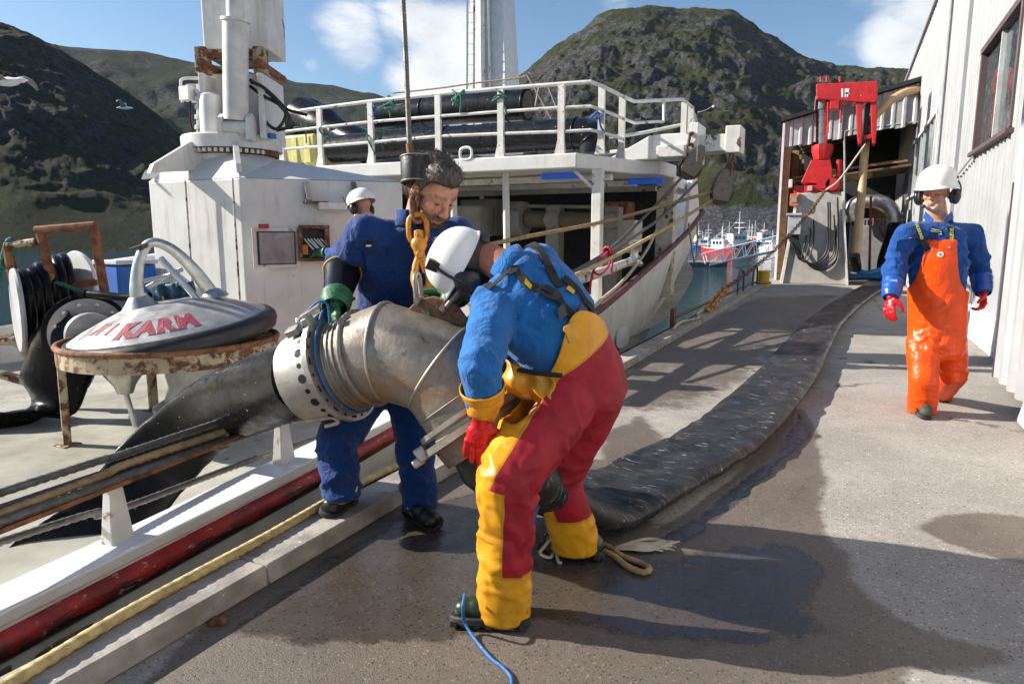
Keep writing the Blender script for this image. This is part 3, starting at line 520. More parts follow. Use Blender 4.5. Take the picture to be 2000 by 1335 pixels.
for L_ in (P, Q): mb = MB(); mb.tube(spline(L_, 4), .03, 8); mb.build('guard_rail', white2, ship)
mb = MB(); a = pt_y(910, 300, 9.66); mb.tube(spline([a+V3(-.1, 0, -.05), a+V3(-.1, 0, .05), a+V3(-.05, 0, .09), a+V3(.05, 0, .09), a+V3(.1, 0, .05), a+V3(.1, 0, -.05), a+V3(.05, 0, -.09), a+V3(-.05, 0, -.09)], 4, True), .022, 8, closed=True); mb.build('eye_ring', white3, ship)
# gallows: box beam reaching outboard with end cap
GY = 11.3
def gbox(x0, y0, x1, y1, d, m_, nm, Y=GY):
    a = pt_y(x0, y1, Y); b = pt_y(x1, y0, Y); mb = MB(); mb.box8([(a[0], Y-d, a[2]), (b[0], Y-d, a[2]), (b[0], Y+d, a[2]), (a[0], Y+d, a[2]), (a[0], Y-d, b[2]), (b[0], Y-d, b[2]), (b[0], Y+d, b[2]), (a[0], Y+d, b[2])]); return mb.build(nm, m_, ship, bevel=.012)
gbox(1282, 262, 1366, 300, .26, white, 'gallows_beam'); gbox(1366, 264, 1424, 300, .2, white2, 'gallows_beam'); gbox(1420, 248, 1452, 302, .24, white2, 'gallows_end'); gbox(1352, 244, 1372, 320, .3, white, 'gallows_bracket')
mb = MB(); a = pt_y(1200, 311, GY); b = pt_y(1288, 268, GY); mb.prism([(a[0]-.15, GY-.24, ZT), (b[0]+.6, GY-.24, ZT), (b[0]+.6, GY-.24, ZT+.16), (b[0], GY-.24, b[2]), (b[0]-.1, GY-.24, b[2]), (a[0]+.15, GY-.24, ZT+.12)], (0, .46, 0)); mb.build('gallows_knee', white, ship, smooth=0, bevel=.012)
gbox(1292, 287, 1346, 312, .34, white2, 'gallows_box', GY-.12)
# mast
mb = MB(); a = pt_d(966, 300, 18); b = pt_d(958, -260, 18)
mb.box8([tuple(a+V3(*d)) for d in ((-.62, -.35, 0), (.62, -.35, 0), (.62, .5, 0), (-.62, .5, 0))]+[tuple(b+V3(*d)) for d in ((-.42, -.25, 0), (.30, -.25, 0), (.30, .4, 0), (-.42, .4, 0))]); mb.build('mast', M('mast_white', (.60, .60, .60), .5, var=.08), ship, smooth=0, bevel=.03)
mb = MB(); e = V3(-.02, -.42, 0); mb.bar(a+V3(-.1, -.42, 0), b+V3(-.12, -.3, 0), .10, .12); mb.bar(a+V3(.12, -.42, 0), b+V3(.02, -.3, 0), .05, .1); mb.build('mast_track', white2, ship)
lad = thing('mast_ladder', tuple(pt_d(918, 300, 17.6)), 'white ladder running up the left side of the mast', 'ladder')
a = pt_d(914, 300, 17.6); b = pt_d(916, -230, 17.6)
for dx in (-.03, .17): mb = MB(); mb.bar(a+V3(dx, 0, 0), b+V3(dx, 0, 0), .05, .05); mb.build('stile', white2, lad)
for t in np.linspace(.02, .98, 26): c = a+(b-a)*t; mb = MB(); mb.cyl(c+V3(-.03, 0, 0), c+V3(.17, 0, 0), .014, n=6); mb.build('rung', white2, lad)
# ------------------------------------------------------------------ deckhouse carrying the crane
A, B, C_ = pt_d(290, 355, 8.35), pt_d(468, 355, 7.75), pt_d(785, 353, 8.35); HT = 2.06
poly = [(p[0], p[1]) for p in (A, B, C_)]+[(C_[0]-1.6, C_[1]+2.0), (A[0]-.2, A[1]+2.3)]
dh = thing('crane_deckhouse', (B[0], B[1]+.8, DZ), 'white rust-streaked steel deckhouse under the ship crane', 'deckhouse')
dh_m = M('deckhouse_white', (.66, .655, .63), .42, var=.10, vs=2, bump=.10, bs=5, bd=.02, rust=.14, rs=6, streak=.8, dirt=.14)
for px in (375, 466): p_ = pt_d(px, 500, 8.1 if px == 375 else 7.76); mb = MB(); mb.cyl((p_[0], p_[1]-.02, DZ), (p_[0], p_[1]-.02, HT-.02), .012, n=6); mb.build('weld_seam', M('chipped_seam', (.5, .48, .44), .6, rust=.5, rs=9, bump=.6), dh)
mb = MB(); mb.prism([(x, y, DZ) for x, y in poly], (0, 0, HT-DZ)); mb.build('wall', dh_m, dh, smooth=0, bevel=.015)
cc = pt_d(458, 335, 8.75); CX, CY = cc[0], cc[1]
mb = MB(); n = len(poly); th = [math.atan2(y-CY, x-CX) for x, y in poly]; lo = [(x, y, HT+.001) for x, y in poly]; hi = [(CX+.62*math.cos(t), CY+.62*math.sin(t), HT+.30) for t in th]; mb.loft([lo, hi]); mb.build('sloped_roof', dh_m, dh, smooth=0)
for t in (-150, -95, -40): c_, s_ = math.cos(R(t)), math.sin(R(t)); mb = MB(); q = V3(-s_, c_, 0)*.03; mb.prism([V3(CX+.45*c_, CY+.45*s_, 2.2)-q, V3(CX+1.15*c_, CY+1.15*s_, 2.12)-q, V3(CX+1.1*c_, CY+1.1*s_, 2.22)-q, V3(CX+.62*c_, CY+.62*s_, 2.52)-q, V3(CX+.45*c_, CY+.45*s_, 2.55)-q], q*2); mb.build('gusset', dh_m, dh, smooth=0)
# control cabinet on its right face
fd = unit(C_-B)*V3(1, 1, 0); fd = unit(fd); fn = unit(np.cross(fd, (0, 0, 1)))
def on_face(px, py, off=0.):              # pixel -> point on the right-hand face
    d = _ray(px, py); t = ((B-CP)@fn+off)/(d@fn); return CP+d*t
def face_box(px0, py0, px1, py1, o0, o1, nm, m_, par, bev=.006):
    a, b = on_face(px0, py1), on_face(px1, py0); w = (b-a)@fd; mb = MB(); q = [a, a+fd*w, a+fd*w, a]; z0, z1 = a[2], b[2]
    P = [(*(a+fn*o0)[:2], z0), (*(a+fd*w+fn*o0)[:2], z0), (*(a+fd*w+fn*o1)[:2], z0), (*(a+fn*o1)[:2], z0)]; mb.box8([*P, *[(p[0], p[1], z1) for p in P]]); return mb.build(nm, m_, par, smooth=0, bevel=bev)
cb = thing('control_cabinet', tuple(on_face(610, 512)), 'open rusty control cabinet with lever rows set into the deckhouse', 'cabinet')
cab_rust = M('cabinet_rust', (.30, .16, .07), .8, rust=.75, rs=9, bump=.5)
for q in ((583, 440, 642, 447), (583, 503, 642, 510), (583, 447, 589, 503), (635, 447, 642, 503)): face_box(*q, .003, .10, 'cabinet_frame', cab_rust, cb)
face_box(589, 447, 635, 503, .002, .012, 'cabinet_back', dk, cb)
for k in range(6):
    p = on_face(594+k*6.5, 466, .03); mb = MB(); mb.cyl(p, p+fd*.10+fn*.05+V3(0, 0, -.13+.02*(k % 2)), .009, n=6); mb.build('lever', white3, cb)
face_box(590, 478, 601, 497, .02, .06, 'valve_block', M('machine_orange', (.60, .22, .02), .5), cb)
dl = MB(); a, b = on_face(505, 521), on_face(580, 446); hinge = on_face(581, 446); w = -.56; dd = unit(fd*-.93+fn*.36)
for (u0, u1, v0, v1, o0, o1, nm, mt) in ((0, .55, 0, 1, 0, .035, 'door', white2), (.05, .5, .08, .92, .036, .046, 'door_gasket', M('gasket_black', (.03, .03, .03), .7)), (.07, .48, .11, .89, .047, .055, 'door_lining', M('zinc_lining', (.27, .26, .27), .5, metal=.3, var=.3))):
    nn = unit(np.cross(dd, (0, 0, 1)))*-1; nn = nn if nn@fn > 0 else -nn; z0, z1 = on_face(581, 521)[2], hinge[2]; mb = MB(); P = [hinge+dd*u0+nn*o0, hinge+dd*u1+nn*o0, hinge+dd*u1+nn*o1, hinge+dd*u0+nn*o1]; mb.box8([(p[0], p[1], z0+(z1-z0)*v0) for p in P]+[(p[0], p[1], z0+(z1-z0)*v1) for p in P]); mb.build(nm, mt, cb, smooth=0)
face_box(505, 438, 525, 446, .05, .3, 'red_bracket', M('red_paint', (.45, .02, .02), .5), cb)
# shelf brackets and bits above the cabinet
for px in (598, 690):
    a = on_face(px, 357, .02); b = on_face(px, 395, .02); mb = MB(); e = a+fn*.34+V3(0, 0, -.02); mb.bar(a, b, .05, .03); mb.bar(a, b+fd*.02+fn*.38+V3(0, 0, 0), .05, .03); mb.bar(b, b+fn*.4, .05, .03); mb.build('shelf_bracket', M('grey_galvanised', (.16, .15, .14), .6, rust=.2), dh)
face_box(620, 398, 682, 410, .003, .26, 'ledge_shelf', dh_m, dh); face_box(592, 394, 640, 397, .003, .12, 'rust_bar', rust_hv, dh)
# ------------------------------------------------------------------ ship crane
cr = thing('ship_crane', (CX, CY, 2.2), 'white rust-marked deck crane with upright boom standing on the deckhouse', 'crane')
rt_ = V3(math.cos(YAW), math.sin(YAW), 0); fw_ = V3(-math.sin(YAW), math.cos(YAW), 0); CD = (CX*fw_[0]+CY*fw_[1])
def cpt(px, py, d=0.): return pt_h(px, py, CD+d)
def cbox(x0, y0, x1, y1, d0, d1, nm, m_, par=cr, bev=.012, skew=0):
    z0, z1 = cpt((x0+x1)/2, y1, d0)[2], cpt((x0+x1)/2, y0, d0)[2]; a0 = cpt(x0, (y0+y1)/2, d0); b0 = cpt(x1, (y0+y1)/2, d0); w = b0-a0; e = fw_*(d1-d0); mb = MB(); P = [a0, a0+w, a0+w+e, a0+e]
    mb.box8([(p[0], p[1], z0) for p in P]+[(p[0], p[1], z1) for p in P]); return mb.build(nm, m_, par, smooth=0, bevel=bev)
crw = M('crane_white', (.67, .66, .64), .45, var=.12, bump=.12, bs=14, rust=.20, rs=3.5, streak=.4, dirt=.06)
zc = lambda py: cpt(458, py)[2]
mb = MB(); mb.lathe([(.47, 2.1), (.47, zc(318)), (.50, zc(308))], (CX, CY, 0), n=32); mb.build('pedestal', crw, cr)
mb = MB(); mb.lathe([(.50, zc(307)), (.555, zc(307)), (.555, zc(299)), (.5, zc(299))], (CX, CY, 0), n=32); o = mb.build('slewing_ring', rust_hv, cr)
for k in range(26): t = R(180+k*360/52.); mb = MB(); mb.box((CX+.575*math.cos(t), CY+.575*math.sin(t), zc(303)), (.035, .035, .045), rotm((0, 0, 1), t)); mb.build('ring_bolt', white2, cr)
mb = MB(); mb.lathe([(.5, zc(298)), (.60, zc(297)), (.605, zc(274)), (.59, zc(271)), (.1, zc(270))], (CX, CY, 0), n=36); mb.build('turntable', crw, cr, smooth=30)
cbox(390, 142, 402, 271, -.42, .34, 'column_cheek', crw); cbox(504, 142, 516, 271, -.42, .34, 'column_cheek', crw); cbox(402.5, 144, 503.5, 270, -.10, .3, 'column_panel', crw)
cbox(380, -420, 513, 96, -.30, .34, 'boom', crw, bev=.02)
for x0, x1 in ((379, 402), (493, 515)): cbox(x0, 90, x1, 142, -.36, -.18, 'boom_lug', rusty); cbox(x0, 90, x1, 142, .2, .36, 'boom_lug', rusty)
cbox(403, 97, 492, 113, -.29, .3, 'boom_flange', rusty)
for px in (392, 504): mb = MB(); a = cpt(px, 122, -.45); mb.cyl(a, a+fw_*.9, .05, n=14); mb.build('pivot_pin', rust_hv, cr)
mb = MB(); a, b = cpt(461, 235, -.50), cpt(457, -320, -.72); mb.cyl(a, a+(b-a)*.37, .145, n=20); mb.cyl(a+(b-a)*.365, a+(b-a)*.375, .165, n=20); mb.cyl(a+(b-a)*.375, b, .10, n=18); mb.build('hydraulic_cylinder', M('cylinder_white', (.64, .63, .61), .4, bump=.1, rust=.18, rs=3, streak=.5), cr, smooth=40)
a = cpt(438, 249, -.5); b = cpt(488, 249, -.5); mb = MB(); mb.cyl(a, b, .085, n=20); mb.build('cylinder_eye', crw, cr, smooth=40)
for px in (436, 490): mb = MB(); a = cpt(px, 245, -.5); q = rt_*.025; mb.prism([a-q+V3(0, 0, .14), a-q+fw_*.09+V3(0, 0, .1), a-q+fw_*.3+V3(0, 0, -.18), a-q-fw_*.12+V3(0, 0, -.18), a-q-fw_*.1+V3(0, 0, .08)], q*2); mb.build('cylinder_lug', crw, cr, smooth=0)
mb = MB(); a = cpt(416, 270, -.35); mb.lathe([(.135, 0), (.135, .42), (.12, .50), (.05, .54)], a, n=20); mb.build('slew_motor', crw, cr)
mb = MB(); a = cpt(372, 170, -.3); mb.box(cpt(372, 184, -.3), (.16, .2, .16)); mb.tube(spline([cpt(356, 200, -.3), cpt(353, 165, -.3), cpt(358, 154, -.3), cpt(390, 153, -.3)], 5), .018, 8); mb.tube(spline([cpt(362, 190, -.3), cpt(362, 170, -.3), cpt(372, 166, -.3), cpt(392, 168, -.3)], 5), .016, 8)
for py in (175, 190, 205, 225, 245): mb.cyl(cpt(389, py+8, -.34), cpt(389, py, -.34), .05, n=10)
mb.cyl(cpt(389, 270, -.34), cpt(389, 165, -.34), .03, n=10); mb.build('valve_bank', crw, cr)
mb = MB(); mb.tube(spline([cpt(372, 195, -.3), cpt(372, 235, -.3), cpt(380, 262, -.3)], 6), .012, 6); mb.build('control_hose', rubber, cr)
mb = MB(); mb.box(cpt(388, 265, -.4), (.14, .1, .06)); mb.box(cpt(527, 266, -.3), (.12, .1, .06)); mb.build('blue_fitting', M('blue_tape', (.02, .14, .35), .5), cr)
hose_m = M('hydraulic_hose', (.012, .012, .013), .4)
for k, P in enumerate(([(488, 156), (520, 178), (545, 205), (558, 225), (540, 252), (516, 232), (508, 190)], [(488, 168), (510, 185), (538, 200), (565, 215), (600, 225)], [(490, 160), (516, 172), (556, 212), (566, 245), (540, 255)])): mb = MB(); mb.tube(spline([cpt(x, y, -.35-.05*k) for x, y in P], 8), .02, 8); mb.build('hydraulic_hose', hose_m, cr)
# boom head and jib out to the hook (above the frame)
bt = cpt(446, -420); HK = pt_d(800, 285, 2.86); tip = V3(HK[0]-.04, HK[1]+.03, bt[2]+1.4)
mb = MB(); mb.bar(bt+V3(0, 0, -.1), tip+V3(-.2, .1, 0), .5, .42); mb.build('jib', crw, cr, bevel=.02)
# ------------------------------------------------------------------ pump lid on its rusty stand
KC = pt_h(338, 664, 5.6); KZ = KC[2]
st = thing('pump_stand', (KC[0], KC[1], DZ), 'round rusty steel stand holding the aluminium pump on the ship deck', 'stand')
mb = MB(); mb.lathe([(.76, KZ-.13), (.825, KZ-.13), (.825, KZ), (.76, KZ)], (KC[0], KC[1], 0), n=48); mb.build('ring_band', rusty, st, smooth=30)
mb = MB(); mb.torus((KC[0], KC[1], KZ+.01), (0, 0, 1), .82, .024, 56, 8); mb.build('ring_tube', rust_hv, st, smooth=90)
for px, py, hh in ((150, 866, 5.17), (300, 800, 5.0), (545, 770, 5.75), (330, 760, 6.2)):
    f = pt_z(px, py, DZ); a = math.atan2(f[1]-KC[1], f[0]-KC[0]); t = V3(KC[0]+.79*math.cos(a), KC[1]+.79*math.sin(a), KZ-.06); f2 = V3(KC[0]+.80*math.cos(a), KC[1]+.80*math.sin(a), DZ); mb = MB(); mb.bar(f2, t, .075, .055); mb.box(f2+V3(0, 0, .006), (.14, .14, .012)); mb.build('leg', rusty, st, bevel=.004)
pu = thing('fish_pump', (KC[0], KC[1], KZ), 'cast aluminium fish pump lid with raised red KARM lettering and black rubber rim', 'pump')
TL = rotm(fw_, R(-7.5))@rotm(rt_, R(5)); KO = V3(KC[0], KC[1], KZ+.09)
def kp(x, y, z): return KO+TL@(rt_*x*.95+fw_*y*.95+V3(0, 0, z*.86 if z < .28 else .24+(z-.28)*1.08))       # x to the right, y away, z up, in the tilted lid
def klathe(prof, n=64):
    th = np.arange(n)*2*math.pi/n; mb = MB(); mb.loft([[kp(r*math.cos(t), r*math.sin(t), z) for t in th] for r, z in prof]); return mb
lid_m, g = newmat('worn_cast_aluminium'); o_ = g.obj(); c = g.mix(g.ramp(g.noise(o_, 3, 7, .65), .3, .7), (.27, .265, .26), (.50, .495, .48)); c = g.mix(g.m('MULTIPLY', g.ramp(g.noise(o_, 9, 8, .7), .55, .72), .6), c, (.17, .165, .16)); g.set(Base_Color=c, Metallic=.5, Roughness=g.ramp(g.noise(o_, 6, 6), .3, .7, .32, .55)); g.bump(g.m('ADD', g.noise(o_, 60, 5, .6), g.noise(o_, 7, 3)), .28, .006)
klathe([(.02, .275), (.20, .28), (.29, .272), (.36, .248), (.55, .172), (.70, .105), (.78, .058), (.815, .03), (.815, .0)]).build('lid', lid_m, pu, smooth=40)
klathe([(.79, .052), (.83, .046), (.868, .005), (.874, -.05), (.85, -.12), (.78, -.15)]).build('rubber_rim', M('rubber_rim', (.012, .012, .014), .45, bump=.2, bs=30), pu, smooth=50)
def slope(r): return np.interp(r, [.29, .36, .55, .70, .78, .815], [.272, .248, .172, .105, .058, .03])
crim = M('crimson_letter_paint', (.26, .022, .05), .6, var=.3, vs=30, bump=.4, bs=90, fleck=.25, fs=60)
def dome_text(txt, size, phi0, r0, lift, nm, mt, bold=0., skew=.0):
    mb = MB(); text_on(mb, txt, size, lambda u, v: (lambda r, ph: kp(r*math.cos(ph), r*math.sin(ph), slope(r)+lift))(r0-v*1.35, phi0+(u+v*skew)/r0), bold, 1.22); o = mb.build(nm, mt, pu, smooth=0); s_ = o.modifiers.new('s', 'SOLIDIFY'); s_.thickness = .005; s_.offset = -1; return o
dome_text('KARM', .19, R(-72), .625, .006, 'lettering', crim, .012); dome_text('KARM', .19, R(-72.6), .622, .003, 'lettering_edge', lid_m, .017); dome_text('H I', .14, R(-118), .58, .004, 'lettering', crim, .008)
# lifting arch, brace, blue block
mb = MB(); P = spline([kp(-.15, -.12, .26), kp(-.155, -.11, .40), kp(-.10, -.06, .60), kp(.0, .0, .72), kp(.13, .06, .66), kp(.25, .12, .48), kp(.34, .17, .25)], 7)
mb.tube(P, .05, 12, flat=[(1.5-.7*math.sin(math.pi*i/(len(P)-1)), .62) for i in range(len(P))], upv=fw_); mb.build('lifting_arch', alu, pu)
mb = MB(); mb.lathe([(.15, 0), (.12, .03), (.07, .10)], kp(-.15, -.12, .255), TL@V3(0, 0, 1), 20); mb.build('arch_foot', alu, pu)
mb = MB(); mb.lathe([(.12, 0), (.10, .03), (.05, .07)], kp(.35, .17, .235), TL@V3(0, 0, 1), 20); mb.build('arch_foot', alu, pu)
mb = MB(); mb.cyl(kp(.04, .03, .60), kp(.30, -.02, .24), .026, n=12); mb.cyl(kp(-.11, -.05, .45), kp(.16, .05, .47), .02, n=10); mb.cyl(kp(-.11, -.02, .40), kp(.19, .05, .50), .02, n=10); mb.build('brace', M('bright_steel', (.6, .6, .6), .3, metal=.9), pu)
mb = MB(); mb.cyl(kp(-.06, -.06, .70), kp(-.0, .0, .71), .025, .03, n=10); mb.cyl(kp(-.13, -.10, .695), kp(-.06, -.06, .70), .014, .022, n=8); mb.build('arch_pin', M('dark_pin', (.09, .08, .07), .6), pu)
blue_w = M('worn_blue_paint', (.03, .10, .17), .6, var=.4, vs=14, bump=.5, bs=60, fleck=.35, fs=26)
for k, (x, y, z, w) in enumerate(((-.09, .16, .33, .12), (.03, .17, .32, .12), (.11, .19, .31, .10))): mb = MB(); mb.box(kp(x, y, z), (w-.01, .13, .16), TL); mb.build('blue_block', blue_w, pu, bevel=.012)
mb = MB(); mb.box(kp(.16, -.05, .235), (.30, .14, .03), TL@rotm((0, 0, 1), .2)); mb.build('pad_plate', alu, pu, bevel=.01)
# pump body hanging under the ring
mb = MB(); a = pt_h(240, 712, 5.55); mb.lathe([(.19, 0), (.17, -.05), (.085, -.17), (.06, -.24)], a, n=20); mb.cyl(a+V3(0, 0, -.22), pt_h(266, 835, 5.5), .022, n=10); mb.build('strut', alu, pu)
mb = MB(); a = pt_h(385, 715, 5.7); mb.lathe([(.26, .05), (.25, -.06), (.23, -.16), (.27, -.27), (.36, -.33), (.36, -.35), (.2, -.36)], a, n=32); mb.build('outlet_bell', lid_m, pu)
# inlet flange to the left with its rubber hose
FC = pt_h(172, 650, 5.95); FA = unit(rt_*.62-fw_*.78)
fl = thing('inlet_flange', tuple(FC-V3(0, 0, .33)), 'bolted grey pipe flange with black rubber ring beside the pump lid', 'flange')
mb = MB(); mb.lathe([(.30, -.14), (.335, -.12), (.345, 0), (.31, .03), (.30, .0)], FC, FA, 40); mb.build('rubber_ring', rubber, fl, smooth=40)
mb = MB(); mb.lathe([(.305, .005), (.305, .032), (.15, .032)], FC, FA, 40, caps=False); mb.build('flange_plate', M('grey_flange', (.34, .33, .33), .5, metal=.4, var=.2), fl, smooth=30)
mb = MB(); mb.lathe([(.19, .0), (.20, .30), (.05, .30)], FC, FA, 30); mb.build('pipe_neck', M('grey_flange'), fl, smooth=30)
Fm = frame(FA)
for k in range(12): t = k*math.pi/6+.2; mb = MB(); mb.lathe([(.017, 0), (.017, .012), (.008, .016)], FC+FA*.03+(Fm[:, 0]*math.cos(t)+Fm[:, 1]*math.sin(t))*.255, FA, 8); mb.build('bolt', alu, fl)
def flat_hose(mb, rows, n=20, sag=.0, seed=0, crease=.0):   # rows: centre, half width, half thickness, width direction, up direction
    rings = []; th = np.arange(n)*2*math.pi/n
    for c, hw, tk, wd, ud in rows:
        k = np.clip(1-tk/hw, 0, 1); cx = np.sign(np.cos(th))*abs(np.cos(th))**(1-.25*k); w2 = (1-k*sag)+k*sag*abs(cx)**2.5; rings.append(np.asarray(c)+np.outer(cx*hw, wd)+np.outer(np.sin(th)*tk*w2, ud))
    rings = np.array(rings)
    if crease: sh = rings.shape; q = rings.reshape(-1, 3); d = (fbm(q*7, 4, seed, .55, True)-.6)*crease; rings = (q+np.outer(d, rows[0][4]*.3+V3(0, 0, .9))).reshape(sh)
    mb.loft(list(rings))
def hose_rows(P, hw, tk, wdir, k=8):
    C = spline(P, k); m = len(C); s = np.linspace(0, len(P)-1, m); T = np.gradient(C, axis=0); rows = []
    for i in range(m):
        t = unit(T[i]); w = np.array([np.interp(s[i], range(len(P)), [wdir[j][a] for j in range(len(P))]) for a in range(3)]); w = unit(w-t*(w@t)); u = np.cross(t, w); rows.append((C[i], np.interp(s[i], range(len(P)), hw), np.interp(s[i], range(len(P)), tk), w, u))
    return rows
mb = MB(); P = [FC-FA*.08, pt_h(140, 668, 5.95), pt_h(112, 730, 5.9), pt_h(85, 790, 5.85), pt_h(20, 838, 5.7), pt_h(-90, 870, 5.6), pt_h(-220, 890, 5.6)]
flat_hose(mb, hose_rows(P, [.29, .30, .30, .31, .30, .3, .3], [.26, .22, .12, .07, .05, .05, .05], [rt_*.8+V3(0, 0, .5), rt_, rt_+V3(0, 0, .15), rt_*.8+V3(0, 0, .5), -fw_*.4+rt_*.4+V3(0, 0, .6), fw_*-.8+V3(0, 0, .5), fw_*-.8+V3(0, 0, .5)]), crease=.05); o = mb.build('suction_hose', rubber, None, smooth=80); tag(o, 'flattened black rubber hose hanging from the pipe flange onto the deck', 'hose')
mb = MB(); mb.tube(spline([pt_h(165, 573, 5.8), pt_h(200, 576, 5.75), pt_h(250, 581, 5.7), pt_h(292, 577, 5.65)], 6), .033, 12); mb.cyl(pt_h(158, 572, 5.8), pt_h(170, 574, 5.79), .04, n=12); o = mb.build('hydraulic_line', rubber, None); tag(o, 'short ribbed black hose lying over the pipe flange', 'hose')
# rusty reel frame, hose reel, bins at the far rail
fr = thing('reel_frame', tuple(pt_z(110, 700, DZ)), 'rusty tubular frame around the hose reel at the far left', 'frame')
def q6(x, y, h=6.3): return pt_h(x, y, h)
for nm, P, r in (('upright', [(78, 452), (96, 530), (112, 640)], .042), ('upright', [(183, 440), (192, 500), (206, 580)], .042), ('top_bar', [(70, 450), (130, 445), (187, 440)], .04), ('cross_bar', [(140, 560), (198, 548)], .036), ('upright', [(14, 480), (30, 560), (62, 690)], .045), ('link_bar', [(16, 480), (70, 472)], .036), ('brace', [(0, 664), (40, 672), (80, 740)], .05), ('sill', [(0, 730), (70, 745), (150, 725), (230, 715)], .045)):
    mb = MB(); mb.tube(spline([q6(x, y, 6.3 if nm != 'cross_bar' else 6.5) for x, y in P], 5), r, 10); mb.build(nm, rusty if nm in ('link_bar', 'brace', 'sill') else rust_hv, fr)
rl = thing('hose_reel', tuple(pt_z(90, 720, DZ)), 'hose reel with grey and white round end plates and black hose coils', 'hose reel')
RA = unit(rt_*.75+fw_*.66); c1, c2 = q6(35, 606, 6.1), q6(152, 548, 6.9)
mb = MB(); mb.lathe([(.05, -.02), (.37, -.02), (.38, 0), (.37, .02), (.05, .02)], c1, RA, 40); mb.build('end_plate', M('reel_grey', (.38, .38, .40), .5, rust=.08), rl, smooth=30)
mb = MB(); mb.lathe([(.05, -.02), (.29, -.02), (.30, 0), (.29, .02), (.05, .02)], c2, unit(rt_*.45+fw_*.9), 40); mb.build('end_plate', M('ship_white_clean'), rl, smooth=30)
for k in range(6): c = c1+(c2-c1)*(.12+.13*k); mb = MB(); mb.torus(c, RA, .30-.012*(k % 2), .05, 32, 10); mb.build('hose_coil', rubber, rl, smooth=90)
mb = MB(); mb.rope(spline([q6(-20, 500), q6(20, 530), q6(60, 545), q6(110, 552), q6(160, 570)], 6), .018); mb.rope(spline([q6(-5, 590), q6(2, 520), q6(12, 476), q6(24, 468), q6(30, 500)], 6), .018); o = mb.build('green_lashing', rope_g, None, smooth=80); tag(o, 'frayed dark green rope lashed around the reel frame', 'rope')
blue_p = M('blue_tub_plastic', (.01, .10, .42), .45, var=.15)
bn = thing('blue_bin', tuple(pt_z(245, 620, DZ)), 'blue plastic bin with pale mesh lid at the far rail', 'bin'); a = pt_h(248, 545, 8.3)
mb = MB(); mb.box(a, (.42, .5, .36)); mb.build('bin_body', blue_p, bn, bevel=.03); mb = MB(); mb.box(a+V3(0, 0, .21), (.46, .54, .05)); mb.build('lid', M('pale_lid', (.5, .52, .55), .6), bn, bevel=.01)
a = pt_h(290, 545, 8.9); b2 = thing('blue_tub', tuple(a-V3(0, 0, .25)), 'darker blue tub standing right of the mesh-lidded bin', 'tub'); mb = MB(); mb.lathe([(.17, -.22), (.21, .18), (.225, .19), (.225, .22), (.2, .22)], a, n=20); mb.build('tub_body', blue_p, b2)
for k, (y0, y1) in enumerate(((516, 508), (536, 524))): mb = MB(); mb.cyl(pt_h(195, y0, 9.3), pt_h(310, y1-8, 9.3), .045, n=10); mb.build('port_rail', white3, ship)
# ------------------------------------------------------------------ ropes along the ship rail
def rail_rope(nm, mt, px, X, r, label, ext=3.9, lob=3):
    a, b = pt_x(*px[0], X), pt_x(*px[-1], X); d = (b-a)/(b[1]-a[1]); P = [a+d*(-2.6-a[1])+V3(0, 0, -.02)]+[pt_x(*q, X) for q in px]+[b+d*(ext-b[1])]; mb = MB(); mb.org = (a+b)/2; mb.rope(spline(P, 10), r, lob); o = mb.build(nm, mt, None, smooth=80); return tag(o, label, 'rope')
rail_rope('wire_rope', steelw, [(0, 962), (220, 893), (440, 820)], -2.88, .017, 'uppermost grey wire rope along the ship rail')
rail_rope('purple_line', M('purple_line', (.07, .05, .09), .6), [(0, 990), (210, 920), (420, 848)], -2.855, .012, 'thin purple-black line between wire and yellow rope on the rail', lob=0)
rail_rope('yellow_rope', rope_old, [(0, 1003), (250, 905), (530, 812)], -2.83, .017, 'old yellow-brown rope lying along the ship rail')
rail_rope('wire_rope', steelw, [(0, 1020), (260, 925), (545, 826)], -2.795, .019, 'thick dark wire rope just below the yellow-brown rope on the rail')
rail_rope('wire_rope', steelw, [(0, 1058), (215, 1000), (520, 888)], -2.92, .016, 'lowest grey wire rope passing behind the rail posts')
mb = MB(); P = [(-2.12, -1.2, .105), (-2.10, .6, .105), (-2.17, 1.4, .108), (-2.20, 2.1, .105), (-2.25, 2.7, .10), (-2.32, 3.6, .06), (-2.40, 5, .05), (-2.40, 7, .05)]; mb.rope(spline(P, 12), .020, 3); mb.org = V3(-2.15, 1, .08); o = mb.build('mooring_rope', rope_y, None, smooth=80); tag(o, 'pale yellow hairy mooring rope stretched along the quay beam', 'rope')
# ------------------------------------------------------------------ gallows blocks and lines
def block(c, tilt, label):
    t = thing('trawl_block', tuple(c), label, 'pulley block'); Rm = rotm(fw_, tilt)
    def bp(x, y, z): return c+Rm@(rt_*x+fw_*y+V3(0, 0, z))
    for s in (-1, 1):
        mb = MB(); mb.prism([bp(x, s*.07-.012, z) for x, z in ((-.12, -.16), (.12, -.16), (.15, .0), (.10, .22), (.04, .32), (-.04, .32), (-.10, .22), (-.15, .0))], Rm@(fw_*.024)); mb.build('cheek', M('grey_block', (.17, .15, .125), .6, rust=.45, rs=7), t, bevel=.006)
    mb = MB(); mb.lathe([(.17, -.045), (.13, -.02), (.13, .02), (.17, .045), (.05, .045)], bp(.02, 0, -.06), Rm@fw_, 24); mb.build('sheave', M('brown_sheave', (.07, .045, .03), .6), t)
    return t
B2 = pt_y(1408, 372, 11.2); B1 = pt_y(1350, 322, 11.05)
block(B2, R(8), 'grey pulley block hanging from the outer end of the gallows beam'); block(B1, R(28), 'dark pulley block hanging tilted at the inner gallows bracket')
